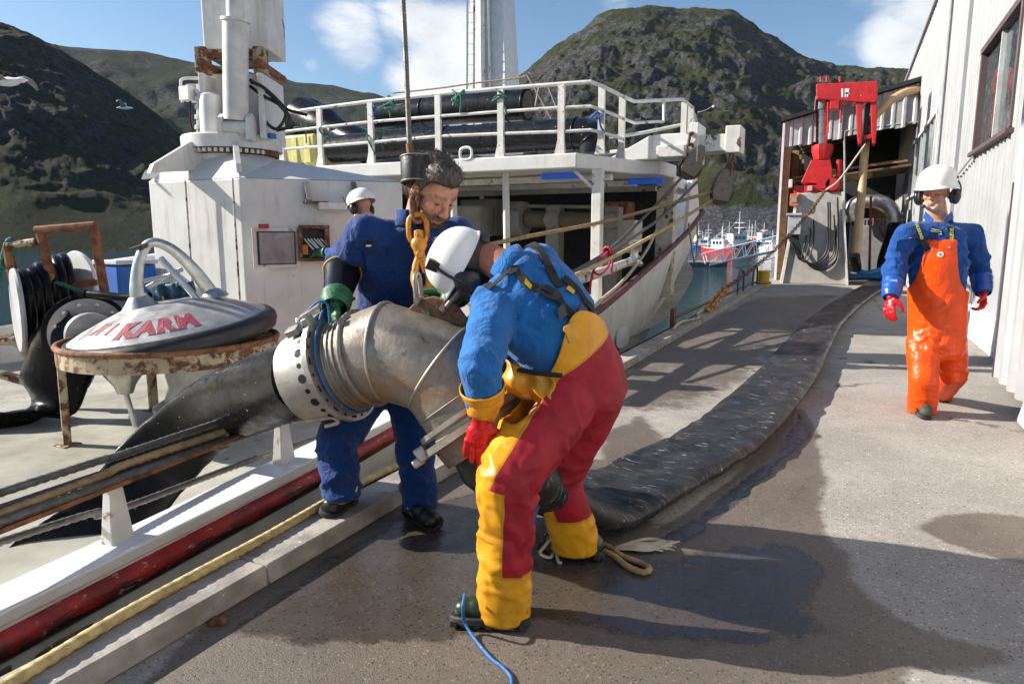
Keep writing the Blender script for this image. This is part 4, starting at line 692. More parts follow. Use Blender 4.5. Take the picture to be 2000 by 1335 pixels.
def link(mb, a, b, w, r, side, n=8):
    a = np.asarray(a, float); b = np.asarray(b, float); d = unit(b-a); s = unit(side-d*(np.asarray(side)@d)); L = np.linalg.norm(b-a); h = max(L/2-w, .001); c = (a+b)/2; P = []
    for t in np.linspace(-90, 90, 7): P.append(c+d*(h+w*math.cos(R(t)))+s*w*math.sin(R(t)))
    for t in np.linspace(90, 270, 7): P.append(c+d*(-h+w*math.cos(R(t)))+s*w*math.sin(R(t)))
    mb.tube(np.array(P), r, n, closed=True); return mb
def chain(nm, a, b, pitch, w, r, mt, label, sag=0.):
    a = np.asarray(a, float); b = np.asarray(b, float); t = thing(nm, tuple(b), label, 'chain'); n = max(1, int(np.linalg.norm(b-a)/pitch)); d = unit(b-a); s1 = unit(np.cross(d, (0, 0, 1)) if abs(d[2]) < .9 else np.cross(d, fw_)); s2 = np.cross(d, s1)
    for i in range(n):
        k0, k1 = i/n, (i+1)/n; f = lambda k: a+(b-a)*k+V3(0, 0, -sag*4*k*(1-k)); p, q = f(k0), f(k1); e = unit(q-p)*pitch*.14; mb = MB(); link(mb, p-e, q+e, w, r, s1*.7+s2*.7 if i % 2 else s1*.7-s2*.7); mb.build('link', mt, t, smooth=90)
    return t
rust_l = M('rusty_chain', (.20, .10, .055), .8, rust=.6, rs=20, bump=.4)
chain('shackle_chain', pt_y(1430, 300, 11.2), pt_y(1420, 345, 11.2), .13, .05, .018, rust_l, 'short rusty chain between gallows end and the grey block')
chain('shackle_chain', pt_y(1352, 262, 11.0), pt_y(1345, 302, 11.05), .12, .06, .025, rust_l, 'knotted rusty chain above the tilted dark block')
def line(nm, P, r, mt, label, cat='rope', lob=3, k=8):
    mb = MB(); P = [np.asarray(p, float) for p in P]; mb.org = P[-1]; C = spline(P, k); mb.rope(C, r, lob) if lob else mb.tube(C, r, 8); o = mb.build(nm, mt, None, smooth=80); return tag(o, label, cat)
line('gallows_rope', [pt_y(1400, 372, 11.2), pt_y(1200, 428, 10.2), pt_h(1000, 468, 8.6), pt_h(880, 495, 8)], .026, rope_old, 'upper tan rope running from the grey gallows block into the ship')
line('gallows_rope', [pt_y(1421, 372, 11.2), pt_y(1310, 440, 10.8), pt_x(1190, 506, -2.6), pt_x(1040, 575, -2.75)], .024, rope_y, 'lower tan rope from the grey gallows block along the ship side')
line('grey_warp', [pt_y(1338, 340, 11.0), pt_y(1262, 420, 10.6), pt_x(1188, 489, -2.85), pt_x(1100, 541, -2.9), pt_x(1020, 580, -2.9)], .022, steelw, 'left grey warp running down from the tilted block', lob=0)
line('grey_warp', [pt_y(1362, 355, 11.0), pt_y(1290, 425, 10.6), pt_x(1192, 492, -2.8), pt_x(1100, 545, -2.86), pt_x(1020, 585, -2.86)], .022, steelw, 'right grey warp running down from the tilted block', lob=0)
kk = pt_x(1188, 490, -2.8); mb = MB()
for i in range(4): mb.torus(kk+V3(.0, -.03+.025*i, -.012*i), unit(V3(.2, .9, .35)), .055, .017, 14, 7)
o_pts = [kk, pt_x(1172, 510, -2.78), pt_x(1160, 528, -2.78), pt_x(1172, 536, -2.78), pt_x(1188, 520, -2.78), pt_x(1196, 500, -2.78), pt_x(1194, 540, -2.78)]; mb.rope(spline(o_pts, 6), .014); mb.rope(spline([kk, pt_x(1165, 515, -2.8), pt_x(1155, 545, -2.8), pt_x(1152, 575, -2.8)], 6), .014); o = mb.build('red_lashing', rope_r, None, smooth=80); tag(o, 'red rope knotted round the grey warps with a hanging loop', 'rope')
line('hull_line', [pt_x(1282, 450, -3.0), pt_x(1262, 490, -2.9), pt_x(1220, 545, -2.82), pt_x(1170, 590, -2.75), pt_x(1120, 640, -2.7)], .022, rope_w, 'pale rope leading over the red gunwale down the ship side')
line('bow_loop', [pt_x(1345, 436, -2.93), pt_x(1352, 490, -2.9), pt_x(1356, 510, -2.9), pt_x(1361, 490, -2.9), pt_x(1362, 430, -2.95)], .018, rope_old, 'brown rope loop hanging over the bow rail')
# ------------------------------------------------------------------ gear on the upper deck
def deck_pipe(px, label, r, Y, k=6, open_end=False):
    P = [pt_y(x, y, Y+dy) for x, y, dy in px]; t = thing('plastic_pipe', (P[0][0], P[0][1], ZT), label, 'pipe'); C = spline(P, k); mb = MB(); mb.tube(C, r, 28, caps=not open_end)
    if open_end: mb.tube(C[::-1], r*.9, 28, caps=True)
    mb.build('pipe_wall', black_pipe, t, smooth=60)
    for s in (.25, .62, .86): i = int(s*(len(C)-1)); mb = MB(); mb.torus(C[i], C[min(i+1, len(C)-1)]-C[i-1], r+.006, .012, 28, 6); mb.build('weld_bead', black_pipe, t, smooth=90)
    return t
deck_pipe([(735, 226, 0), (880, 214, 0), (1010, 206, 0), (1032, 205, 0)], 'upper black plastic pipe with open end on the ship upper deck', .265, 11.1, open_end=True)
deck_pipe([(650, 292, 0), (800, 280, 0), (950, 272, 0), (1090, 263, 0), (1135, 262, 0), (1158, 272, 0), (1160, 300, 0)], 'lower black plastic pipe ending in a downward elbow at the rail', .25, 10.55)
mb = MB(); mb.ell(pt_y(600, 232, 12.4), (.55, .5, .45)); mb.tube(spline([pt_y(590, 225, 12.3), pt_y(640, 250, 12), pt_y(720, 290, 11.6)], 5), [.4]*6+[.32]*5, 16); mb.org = pt_y(600, 260, 12.2); o = mb.build('rubber_sleeve', rubber, None, smooth=80); tag(o, 'crumpled black rubber sleeve behind the yellow tub', 'hose')
tb = thing('yellow_tub', tuple(pt_y(595, 326, 10.3)), 'pale yellow moulded plastic fish tub behind the guard rail', 'tub'); yel = M('yellow_tub_plastic', (.62, .56, .20), .5, var=.12, dirt=.1); a = pt_y(592, 292, 10.5)
mb = MB(); mb.box((a[0], 10.75, ZT+.36), (.98, .95, .66), taper=(1.06, 1.06)); mb.build('tub_shell', yel, tb, bevel=.05, seg=3)
for dx in (-.30, .02, .34): mb = MB(); mb.box((a[0]+dx, 10.265, ZT+.40), (.16, .05, .5), taper=(.8, 1)); mb.build('moulded_rib', yel, tb, bevel=.02)
mb = MB(); mb.lathe([(.03, 0), (.03, .02), (.0, .021)], (a[0]+.2, 10.262, ZT+.14), (0, -1, 0), 10); mb.build('drain_plug', dk, tb)
for i, (px, py, mt) in enumerate(((590, 248, rope_g), (650, 250, rope_g), (732, 215, rope_b), (758, 203, rope_g), (890, 190, rope_g), (980, 185, rope_g), (735, 270, rope_g), (1172, 222, rope_b))):
    c = pt_y(px, py, 9.72 if px < 1150 else 10.1); mb = MB(); mb.org = c; rg = np.random.default_rng(i)
    pts = [c+rg.normal(0, 1, 3)*V3(.09, .04, .07) for _ in range(9)]+[c+V3(rg.uniform(-.1, .1), -.02, -.22-.1*rg.random())]; mb.rope(spline(pts, 5), .013, 3); o = mb.build('rope_lashing', mt, None, smooth=80)
    tag(o, ('green rope tied to the rail above the yellow tub', 'green rope knot at the right corner of the yellow tub', 'blue rope tied round the rail post left of the upper pipe', 'small green knot on the left end of the upper pipe', 'green knot at the middle of the upper pipe', 'green rope wound on the rail post near the open pipe end', 'green rope end hanging in front of the lower pipe', 'blue and grey rope tied to the corner stanchion')[i], 'rope')
line('awning_wire', [pt_y(768, 182, 12), pt_y(860, 172, 12), pt_y(930, 162, 12), pt_y(1015, 152, 12), pt_y(1035, 142, 12)], .016, rope_old, 'thin line strung above the guard rail left of the mast', lob=0)
for j, (a, b) in enumerate((((1030, 145), (1080, 235)), ((1070, 165), (1100, 240)), ((1055, 165), (1045, 215)))): mb = MB(); mb.cyl(pt_y(*a, 12), pt_y(*b, 12), .03, n=8); mb.org = pt_y(*b, 12); o = mb.build('net_pole', M('grey_galvanised'), None); tag(o, ('longest slanting grey pole behind the corner of the guard rail', 'short slanting grey pole right of the longest one', 'thin grey pole beside the open pipe end')[j], 'pole')
# ------------------------------------------------------------------ crane wire, weight and hook
HD = 2.86
hk = thing('crane_hook', tuple(pt_d(812, 600, HD)), 'black weight, rusty chain and yellow swivel hook hanging from the crane wire', 'hook')
def hp(x, y, d=0.): return pt_d(x, y, HD+d)
orange_y = M('yellow_hook_paint', (.52, .20, .008), .5, var=.3, vs=20, bump=.4, rust=.46, rs=26)
cw = thing('crane_wire', tuple(hp(800, 290)), 'steel crane wire hanging down from above the frame', 'wire rope')
mb = MB(); P = [tip, (tip*.5+hp(787, 0)*.5)+V3(0, 0, 0), hp(787, 0), hp(794, 140), hp(800, 286)]; mb.rope(np.concatenate([np.linspace(P[i], P[i+1], 12) for i in range(4)]), .0105, 6, .09, 12); mb.build('strand', steelw, cw, smooth=80)
mb = MB(); mb.cyl(hp(799, 281), hp(803, 308), .015, .016, n=14); mb.build('ferrule', rust_l, hk)
a, b = hp(812, 308), hp(813, 356); ax = unit(b-a); L = np.linalg.norm(b-a)
mb = MB(); mb.lathe([(.01, -.002), (.062, -.002), (.064, .008), (.064, L-.008), (.062, L), (.01, L)], a, ax, 32); mb.build('weight', M('scuffed_black_weight', (.012, .012, .012), .5, var=.4, bump=.4, bs=90, fleck=.12, fs=130), hk, smooth=40)
mb = MB(); mb.torus(a, ax, .064, .0035, 32, 6); mb.torus(b, ax, .064, .0035, 32, 6); mb.build('weight_rim', M('worn_steel_rim', (.25, .23, .2), .5, metal=.6), hk, smooth=90)
def hlink(x0, y0, x1, y1, w, r, side, mt, nm='chain_link', d=0.): mb = MB(); link(mb, hp(x0, y0, d), hp(x1, y1, d), w, r, side); mb.build(nm, mt, hk, smooth=90)
hlink(810, 352, 812, 388, .020, .008, rt_, rust_l); hlink(820, 356, 815, 402, .018, .0075, fw_, rust_l); hlink(806, 386, 808, 420, .018, .008, fw_+rt_*.3, rust_l); hlink(816, 390, 815, 434, .022, .009, rt_+fw_*.5, rust_l)
hlink(814, 418, 818, 476, .038, .012, rt_, orange_y, 'swivel_eye')
mb = MB(); mb.lathe([(.026, 0), (.034, .01), (.034, .03), (.024, .05), (.018, .075)], hp(818, 466), ax, 18); mb.lathe([(.014, -.045), (.022, -.04), (.022, -.01), (.012, 0)], hp(818, 470), ax, 12); mb.build('swivel_body', orange_y, hk, smooth=40)
mb = MB(); P = [hp(818, 498), hp(812, 520), hp(810, 545), hp(818, 566), hp(830, 570), hp(839, 558), hp(838, 540), hp(832, 522), hp(824, 505)]; C = spline(P, 6); mb.tube(C, [.012+.008*math.sin(math.pi*i/(len(C)-1)) for i in range(len(C))], 10); mb.build('hook_body', orange_y, hk, smooth=80)
mb = MB(); mb.bar(hp(820, 492), hp(834, 532), .034, .022, fw_); mb.cyl(hp(819, 497, -.025), hp(819, 497, .025), .016, n=12); mb.build('safety_latch', orange_y, hk, bevel=.004)
hlink(820, 560, 832, 608, .022, .0095, rt_+fw_*.8, rust_l)
# ------------------------------------------------------------------ aluminium elbow held by the two men
EJ = [pt_h(560, 752, 2.95), pt_h(668, 714, 2.86), pt_h(757, 686, 2.79), pt_h(862, 718, 2.74), pt_h(922, 806, 2.70)]; ER = .197
el = thing('pipe_elbow', tuple(EJ[2]-V3(0, 0, .2)), 'large dented aluminium pipe elbow with clamp flanges held by two men', 'pipe elbow')
elb_m, g = newmat('oxidised_aluminium'); o_ = g.obj(); c = g.mix(g.ramp(g.noise(o_, 5, 8, .65), .3, .7), (.17, .145, .12), (.34, .31, .27)); c = g.mix(g.ramp(g.noise(o_, 13, 9, .7, .8), .58, .66), c, (.10, .085, .07)); c = g.mix(g.ramp(g.noise(o_, 2.6, 4), .54, .68), c, (.30, .165, .07)); g.set(Base_Color=c, Metallic=.5, Roughness=g.ramp(g.noise(o_, 9, 6), .3, .7, .36, .62))
sv = g.noise(g.obj((1, 1, 1)), 24, 8, .7, 1.2); g.bump(g.m('ADD', sv, g.noise(o_, 5, 4)), .35, .006)
def mitre(P, r, n=40, n0=None, n1=None):
    D = [unit(P[i+1]-P[i]) for i in range(len(P)-1)]; Fm = frame(D[0]); u = Fm[:, 0]; rings = []; th = np.arange(n)*2*math.pi/n
    for i in range(len(P)):
        d = D[min(i, len(D)-1)]; nrm = D[0] if i == 0 else D[-1] if i == len(P)-1 else unit(D[i-1]+D[i])
        u = unit(u-d*(u@d)); v = np.cross(d, u); c = np.outer(np.cos(th)*r, u)+np.outer(np.sin(th)*r, v); t = (c@nrm)/(d@nrm); rings.append(P[i]+c-np.outer(t, d)) if 0 < i < len(P)-1 else rings.append(P[i]+c)
    return rings
PA = EJ[1]+unit(EJ[2]-EJ[1])*.02; PB = EJ[4]-unit(EJ[4]-EJ[3])*.03
mb = MB(); mr = mitre([PA, EJ[2], EJ[3], PB], ER); mb.loft(mr, caps=False); mb.build('elbow_shell', elb_m, el, smooth=24)
for r_ in mr[1:3]: mb = MB(); mb.tube(np.array(r_)+0, .006, 6, closed=True); mb.build('weld_seam', M('weld_grey', (.4, .38, .34), .4, metal=.6), el, smooth=90)
def ridges(o, ax, offs, nm): 
    for q, rr in offs: mb = MB(); mb.torus(o+ax*q, ax, ER+.002, rr, 44, 8); mb.build(nm, elb_m, el, smooth=90)
d1 = unit(EJ[2]-EJ[1]); d3 = unit(EJ[4]-EJ[3]); d0 = unit(EJ[1]-EJ[0])
ridges(PA, d1, ((.03, .004), (.055, .004), (.08, .004), (.115, .013)), 'stiffening_ridge'); ridges(PB, -d3, ((.05, .0025),), 'stiffening_ridge')
alu_d = M('dull_aluminium', (.42, .40, .37), .42, metal=.55, var=.25, vs=10, bump=.3, bs=70, dirt=.15)
mb = MB(); mb.lathe([(ER-.012, -.20), (ER, -.195), (ER+.006, -.105), (ER+.012, -.10), (ER+.014, -.012), (ER-.03, -.01)], EJ[1]-d0*.0, d0, 44); mb.build('clamp_collar', alu_d, el, smooth=30)
mb = MB(); mb.lathe([(ER-.01, -.012), (ER+.045, -.012), (ER+.045, .012), (ER-.01, .012)], EJ[1], d0, 48); mb.build('flange_disc', alu_d, el, smooth=30)
Fm = frame(d0); holem = M('hole_dark', (.008, .008, .008), .8)
for k in range(24):
    t = k*math.pi/12; e = Fm[:, 0]*math.cos(t)+Fm[:, 1]*math.sin(t); tq = np.cross(d0, e); mb = MB(); mb.box(EJ[1]+d0*.0125+e*(ER+.028), (.03 if k % 2 else .014, .009, .004), np.stack([tq, e, d0], 1)); mb.build('bolt_slot', holem, el, smooth=0)
    mb = MB(); mb.lathe([(.011 if k % 2 else .019, -.002), (.011 if k % 2 else .019, .0015), (.001, .0018)], EJ[1]-d0*.055+e*(ER+.0125), e, 14); mb.build('drain_hole', holem, el, smooth=0)
# toggle latches on top of the collar
up1 = unit(V3(0, 0, 1)-d0*d0[2])
for k, ang in enumerate((-.42, .05, .5)):
    e = up1*math.cos(ang)+np.cross(d0, up1)*math.sin(ang); s = np.cross(d0, e); c = EJ[1]+e*(ER+.02); fm_ = np.stack([s, e, d0], 1)
    mb = MB(); mb.box(c-d0*.09+e*.012, (.045, .03, .06), fm_); mb.box(c+d0*.0+e*.028, (.05, .05, .03), fm_); mb.cyl(c-d0*.03+e*.05-s*.03, c-d0*.03+e*.05+s*.03, .007, n=8); mb.build('toggle_block', alu_d, el, bevel=.004)
    mb = MB(); a = c-d0*.02+e*.055; b = c-d0*.02-e*.02+s*.02; link(mb, a-d0*.02, a+e*.01-d0*.02-s*.11-e*.11, .014, .0045, d0); mb.bar(c+e*.055-d0*.02, c+e*.075+d0*.09, .03, .012, e); mb.build('toggle_lever', M('bright_steel'), el, smooth=60)
mb = MB(); mb.lathe([(ER-.01, -.03), (ER+.035, -.03), (ER+.04, -.01), (ER+.035, 0)], PB+d3*.03, d3, 44); mb.build('lower_ring', elb_m, el, smooth=30)
mb = MB(); mb.lathe([(ER-.01, .018), (ER+.05, .018), (ER+.055, .045), (ER+.015, .055), (ER+.008, .13), (ER-.02, .135)], PB+d3*.03, d3, 44); mb.build('lower_collar', elb_m, el, smooth=30)
mb = MB(); e = unit(-rt_*.85-V3(0, 0, .5)-fw_*.2); e = unit(e-d3*(e@d3)); s = np.cross(d3, e); mb.box(PB+d3*.05+e*(ER+.06), (.07, .05, .06), np.stack([s, e, d3], 1)); mb.box(PB+d3*.07+e*(ER+.09), (.04, .05, .035), np.stack([s, e, d3], 1)); mb.build('clamp_lug', alu_d, el, bevel=.008)
# lifting lug and shackles
lc = pt_h(868, 628, 2.60); dm = unit(EJ[3]-EJ[2]); lu = unit(V3(0, 0, 1)-dm*dm[2]); ls = np.cross(dm, lu); lc = (EJ[2]+EJ[3])/2+lu*ER+dm*.02
mb = MB(); mb.prism([lc+dm*x+lu*z-ls*.012 for x, z in ((-.10, -.02), (.16, -.03), (.17, .02), (.10, .075), (.0, .08), (-.06, .05))], ls*.024); mb.build('lifting_lug', rust_l, el, bevel=.005)
for x, tl in ((-.05, -.4), (.06, .5)): mb = MB(); c = lc+dm*x+lu*.05; link(mb, c-lu*.02, c+lu*.10+dm*tl*.1, .03, .010, ls); mb.cyl(c-ls*.05, c+ls*.05, .012, n=10); mb.cyl(c-ls*.055, c-ls*.04, .02, n=6); mb.build('shackle', M('grey_shackle', (.26, .23, .2), .5, metal=.5, rust=.3, rs=20), el, smooth=70)
mb = MB(); mb.lathe([(.012, 0), (.012, .006), (.002, .007)], lc+dm*.05+lu*.03-ls*.013, -ls, 12); mb.build('blue_plug', M('blue_cap', (.02, .12, .5), .4), el)
# blue cord around the flange
mb = MB(); C = []
for t in np.linspace(-.9, 3.9, 60): e = up1*math.cos(t)+np.cross(d0, up1)*math.sin(t); C.append(EJ[1]+d0*.035+e*(ER+.016+(.05*max(0, math.sin((t+.9)*2.2)) if t < .5 else 0)))
mb.rope(np.array(C), .0055, 3); mb.rope(spline([pt_h(592, 640, 2.78), pt_h(600, 610, 2.76), pt_h(622, 590, 2.76), pt_h(640, 596, 2.78), pt_h(645, 640, 2.78)], 8), .0055, 3); mb.build('blue_cord', rope_b, el, smooth=80)
# ------------------------------------------------------------------ hose from the elbow down to the ship deck
mb = MB(); P = [EJ[1]-d0*.17, pt_h(540, 757, 3.12), pt_h(480, 776, 3.42), pt_h(420, 806, 3.62), pt_h(362, 850, 3.72), pt_h(305, 905, 3.72), pt_h(240, 980, 3.62), pt_h(180, 1050, 3.52), pt_h(95, 1112, 3.45), pt_h(0, 1160, 3.4)]
wv = [V3(0, 0, 1), V3(0, 0, 1), V3(0, 0, 1), V3(0, 0, 1)-rt_*.3, V3(0, 0, 1)-rt_*.7, V3(0, 0, .8)-rt_, V3(0, 0, .6)-rt_, V3(0, 0, .4)-rt_, V3(0, 0, .3)-rt_-fw_*.3, V3(0, 0, .1)-rt_*.5-fw_]
rows = hose_rows(P, [ER-.015, .178, .188, .20, .205, .215, .22, .225, .23, .23], [ER-.015, .160, .14, .105, .07, .045, .035, .03, .03, .03], wv, 10)
flat_hose(mb, rows, 32, .3, 4, .028); mb.org = P[5]; o = mb.build('discharge_hose', rubber, None, smooth=80); tag(o, 'wet black rubber hose twisting from the elbow flange down over the ship rail', 'hose')
line('hose_tie', [pt_h(600, 822, 2.8), pt_h(625, 818, 2.8), pt_h(650, 815, 2.78), pt_h(660, 825, 2.78), pt_h(635, 832, 2.78)], .008, rope_w, 'frayed pale tie under the clamp collar')
# flat hose from the lower flange over the quay
P = [PB+d3*.15, PB+d3*.30, V3(-1.13, 2.72, .22), V3(-1.06, 2.98, .11), V3(-.98, 3.3, .085), V3(-.83, 3.85, .085), V3(-.63, 4.75, .085), V3(-.45, 6.8, .085), V3(-.36, 9, .085), V3(-.25, 11.3, .085), V3(.0, 14.3, .085), V3(.35, 17.5, .085), V3(.78, 21, .085), V3(1.0, 24.5, .085)]
wq = [rt_, rt_, V3(.9, -.35, .15), V3(.8, -.6, 0), V3(.72, -.69, 0), V3(.87, -.49, 0), V3(.96, -.25, 0), V3(1, -.06, 0), V3(1, -.05, 0), V3(1, -.06, 0), V3(1, -.1, 0), V3(1, -.11, 0), V3(1, -.09, 0), V3(1, -.06, 0)]
rows = hose_rows(P, [ER-.015, .17, .21, .26, .265, .26, .262, .27, .265, .26, .27, .28, .3, .3], [ER-.015, .15, .11, .095, .09, .088, .085, .085, .085, .085, .085, .085, .085, .085], wq, 14)
fh_m, g = newmat('scuffed_flat_hose'); o_ = g.obj(); c = g.mix(g.ramp(g.noise(o_, 4, 8, .7), .3, .7), (.010, .0105, .012), (.036, .036, .038)); c = g.mix(g.ramp(g.noise(g.obj((3, 26, 3)), 2.2, 6, .7), .58, .68), c, (.30, .30, .29)); v_ = g.n('TexVoronoi', {'Vector': g.obj((6, 16, 6)), 'Scale': 1.}); c = g.mix(g.m('MULTIPLY', g.ramp(g.m('ADD', v_.outputs['Distance'], g.m('MULTIPLY', g.noise(o_, 30, 4), .25)), .22, .26, 1, 0), g.ramp(g.noise(o_, 1.6, 3), .45, .6)), c, (.55, .55, .53)); c = g.mix(g.ramp(g.noise(o_, 75, 2), .72, .75), c, (.45, .45, .44)); g.b.inputs['Specular IOR Level'].default_value = .25; g.set(Base_Color=c, Roughness=g.ramp(g.noise(o_, 3, 5), .3, .7, .28, .55)); g.bump(g.noise(o_, 50, 5, .6), .25, .004)
mb = MB(); flat_hose(mb, rows, 36, .72, 9, .05); vv = mb.V[0]; vv[:, 2] = np.where(vv[:, 1] > 2.95, np.maximum(vv[:, 2], .006+.0*vv[:, 2]), vv[:, 2]); mb.org = V3(-.5, 6, 0); o = mb.build('flat_hose', fh_m, None, smooth=80); tag(o, 'long flattened black hose snaking along the wet concrete quay', 'hose')
# rope ends and cords on the ground
def ground_rope(nm, px, r, mt, label, zs=None, lob=3): P = [pt_z(x, y, r) if not zs else pt_z(x, y, zs[i]) for i, (x, y) in enumerate(px)]; return line(nm, P, r, mt, label, 'rope', lob)
ground_rope('rope_loop', [(1150, 1050), (1190, 1068), (1215, 1085), (1250, 1098), (1269, 1110), (1255, 1117), (1225, 1105), (1200, 1085), (1180, 1075)], .0125, rope_old, 'brown twisted rope loop lying by the rear boot')
mb = MB(); mb.org = pt_z(1250, 1065)
for k in range(26): rg = np.random.default_rng(k); a = rg.normal(0, 1, 2); e = pt_z(1300+rg.uniform(-10, 28), 1064+rg.uniform(-9, 13), .006+.012*rg.random()); mb.tube(spline([pt_z(1195, 1072, .012), pt_z(1225+a[0]*4, 1067+a[1]*3, .02), pt_z(1262+a[0]*5, 1066+a[1]*5, .018), e], 5), .0045, 5)
o = mb.build('frayed_rope_end', rope_w, None, smooth=80); tag(o, 'frayed pale rope end spread on the wet concrete', 'rope')
ground_rope('pale_cord', [(1090, 1035), (1065, 1065), (1055, 1080), (1075, 1088), (1085, 1070), (1090, 1095), (1097, 1098)], .007, rope_w, 'short pale cord curled beside the rear boot', [.12, .06, .02, .01, .03, .01, .01])
line('blue_hand_line', [pt_h(1052, 985, 2.6), pt_h(1045, 1010, 2.6), pt_h(1040, 1050, 2.6)], .0055, rope_b, 'blue cord hanging between the legs of the bending man', 'cord')
ground_rope('blue_ground_line', [(908, 1160), (904, 1185), (908, 1215), (930, 1250), (960, 1285), (985, 1305), (1000, 1330), (985, 1380)], .0058, rope_b, 'blue cord draped over the front boot and trailing to the frame edge', [.14, .12, .04, .006, .006, .006, .006, .006])
# ------------------------------------------------------------------ lean-to shed at the end of the quay
SYd = 24.0
def sp(px, py, Y=SYd): return pt_y(px, py, Y)
sh = thing('open_shed', (-.2, SYd, 0), 'open timber-lined lean-to shed with pale corrugated gable behind the red crane', 'shed')
wood = M('raw_timber', (.34, .20, .10), .75, var=.3, vs=6, bump=.3, bs=40); wood_d = M('old_timber', (.20, .125, .07), .8, var=.35, vs=5, bump=.3, bs=40); ply = M('plywood', (.22, .13, .06), .7, var=.2)
gab = M('grey_gable_sheet', (.46, .47, .49), .45, var=.25, vs=2.5, dirt=.25, rust=.08); xs = np.linspace(-2.03, 1.62, 14)
for i in range(13):
    a, b = xs[i], xs[i+1]; t0, t1 = i/13, (i+1)/13; zt = lambda t: 4.98+.86*t; zb = lambda t: 4.20+.5*t; w = (b-a); y = SYd-.02*(i % 2); P = [(a, y), (a+.55*w, y), (a+.68*w, y-.035), (a+.9*w, y-.035), (b, y)]
    mb = MB(); mb.sheet([[(x, yy, zt(t0+(x-a)/w/13)) for x, yy in P], [(x, yy, zb(t0+(x-a)/w/13)-.05*(i % 3 == 2)) for x, yy in P]]); mb.build('gable_sheet', gab, sh, smooth=0)
mb = MB(); mb.prism([(-2.12, SYd-.18, 4.99), (1.65, SYd-.18, 5.88), (1.65, SYd-.18, 6.0), (-2.12, SYd-.18, 5.11)], (0, 8.5, 0)); mb.build('roof', M('tar_roof', (.02, .02, .022), .85), sh, smooth=0)
mb = MB(); mb.box((-2.04, SYd-.02, 2.45), (.07, .10, 5.0)); mb.build('corner_trim', M('ship_white_clean'), sh)
for x, y0 in ((-1.90, SYd+.05), (-1.72, SYd+1.2), (-1.72, SYd+2.6), (-1.72, SYd+4.2)): mb = MB(); mb.box((x, y0, 2.1), (.20, .12, 4.25)); mb.build('stud', wood, sh, bevel=.004)
for z in np.arange(.12, 4.3, .21): mb = MB(); mb.box((-1.90, SYd+4.3, z), (.03, 8.2, .195)); mb.build('wall_board', wood_d, sh)
for z in (1.4, 3.0): mb = MB(); mb.box((-1.79, SYd+3, z), (.06, 5.6, .12)); mb.build('wall_rail', wood, sh)
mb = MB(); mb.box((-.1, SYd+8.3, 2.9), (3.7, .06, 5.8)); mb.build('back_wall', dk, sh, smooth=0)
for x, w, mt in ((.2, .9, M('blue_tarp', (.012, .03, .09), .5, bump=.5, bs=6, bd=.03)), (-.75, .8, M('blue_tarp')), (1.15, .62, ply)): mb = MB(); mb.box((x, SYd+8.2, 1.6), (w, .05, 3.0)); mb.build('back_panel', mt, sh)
for k in range(9): x0 = -1.75+.0*k; y = SYd+.5+k*.34; mb = MB(); a = sp(1545, 341, y); mb.bar((-1.8, y, 3.15), (1.6, y, 3.55), .26, .06); mb.build('loft_plank', wood if k % 3 else wood_d, sh)
for k, (x0, x1, z) in enumerate(((-1.7, -.9, 3.28), (-1.3, 1.5, 3.42), (.5, 1.5, 3.62))): mb = MB(); mb.bar((x0, SYd+.45+.1*k, z), (x1, SYd+.5, z+.09*(x1-x0)), .24, .05); mb.build('stored_plank', wood, sh)
for k in range(7): y = SYd+.6+k*1.1; mb = MB(); mb.bar((-1.9, y, 4.85), (1.6, y, 5.70), .07, .16); mb.build('rafter', wood_d, sh)
mb = MB(); mb.prism([(-1.95, SYd+.1, 4.94), (1.62, SYd+.1, 5.81), (1.62, SYd+.1, 5.83), (-1.95, SYd+.1, 4.96)], (0, 8, 0)); mb.build('roof_lining', wood_d, sh, smooth=0)
mb = MB(); mb.tube(spline([sp(1650, 420), sp(1650, 300), sp(1650, 262), sp(1660, 255), sp(1720, 247), sp(1812, 236)], 4), .035, 8); mb.build('conduit', M('cable_grey'), sh)
# tank, elbow pipe, hoses in front of the shed
tk = thing('grey_tank', (sp(1700, 540, 25)[0], 25, 0), 'grey steel tank with slotted rim inside the shed', 'tank'); a, b = sp(1652, 545, 24.6), sp(1752, 440, 24.6); gt = M('tank_grey', (.30, .30, .32), .5, dirt=.3)
mb = MB(); mb.box(((a[0]+b[0])/2, 25.4, b[2]/2), (b[0]-a[0], 1.6, b[2])); mb.build('tank_body', gt, tk, bevel=.02)
for k in range(15): mb = MB(); mb.box((a[0]+.03+(b[0]-a[0]-.06)*k/14, 24.64, b[2]+.09), (.05, .05, .18)); mb.build('rim_tooth', gt, tk)
mb = MB(); mb.box(((a[0]+b[0])/2, 24.64, b[2]+.2), (b[0]-a[0], .06, .05)); mb.build('rim_bar', gt, tk)
mb = MB(); mb.tube(spline([sp(1664, 432, 24.2), sp(1661, 410, 24.2), sp(1672, 397, 24.2), sp(1700, 393, 24.1), sp(1728, 397, 24.0), sp(1744, 414, 23.9), sp(1748, 440, 23.9)], 7), .20, 20); mb.org = sp(1700, 440, 24.1); o = mb.build('silver_bend', alu, None, smooth=80); tag(o, 'silver double-bend pipe rising over the grey tank', 'pipe')
mb = MB(); mb.tube(spline([sp(1748, 438, 23.9), sp(1740, 470, 23.6), sp(1728, 510, 23.4), sp(1726, 550, 23.3)], 7), .2, 16); mb.org = sp(1726, 550, 23.3); o = mb.build('black_hose_end', rubber, None, smooth=80); tag(o, 'black hose dropping from the silver bend to the quay', 'hose')
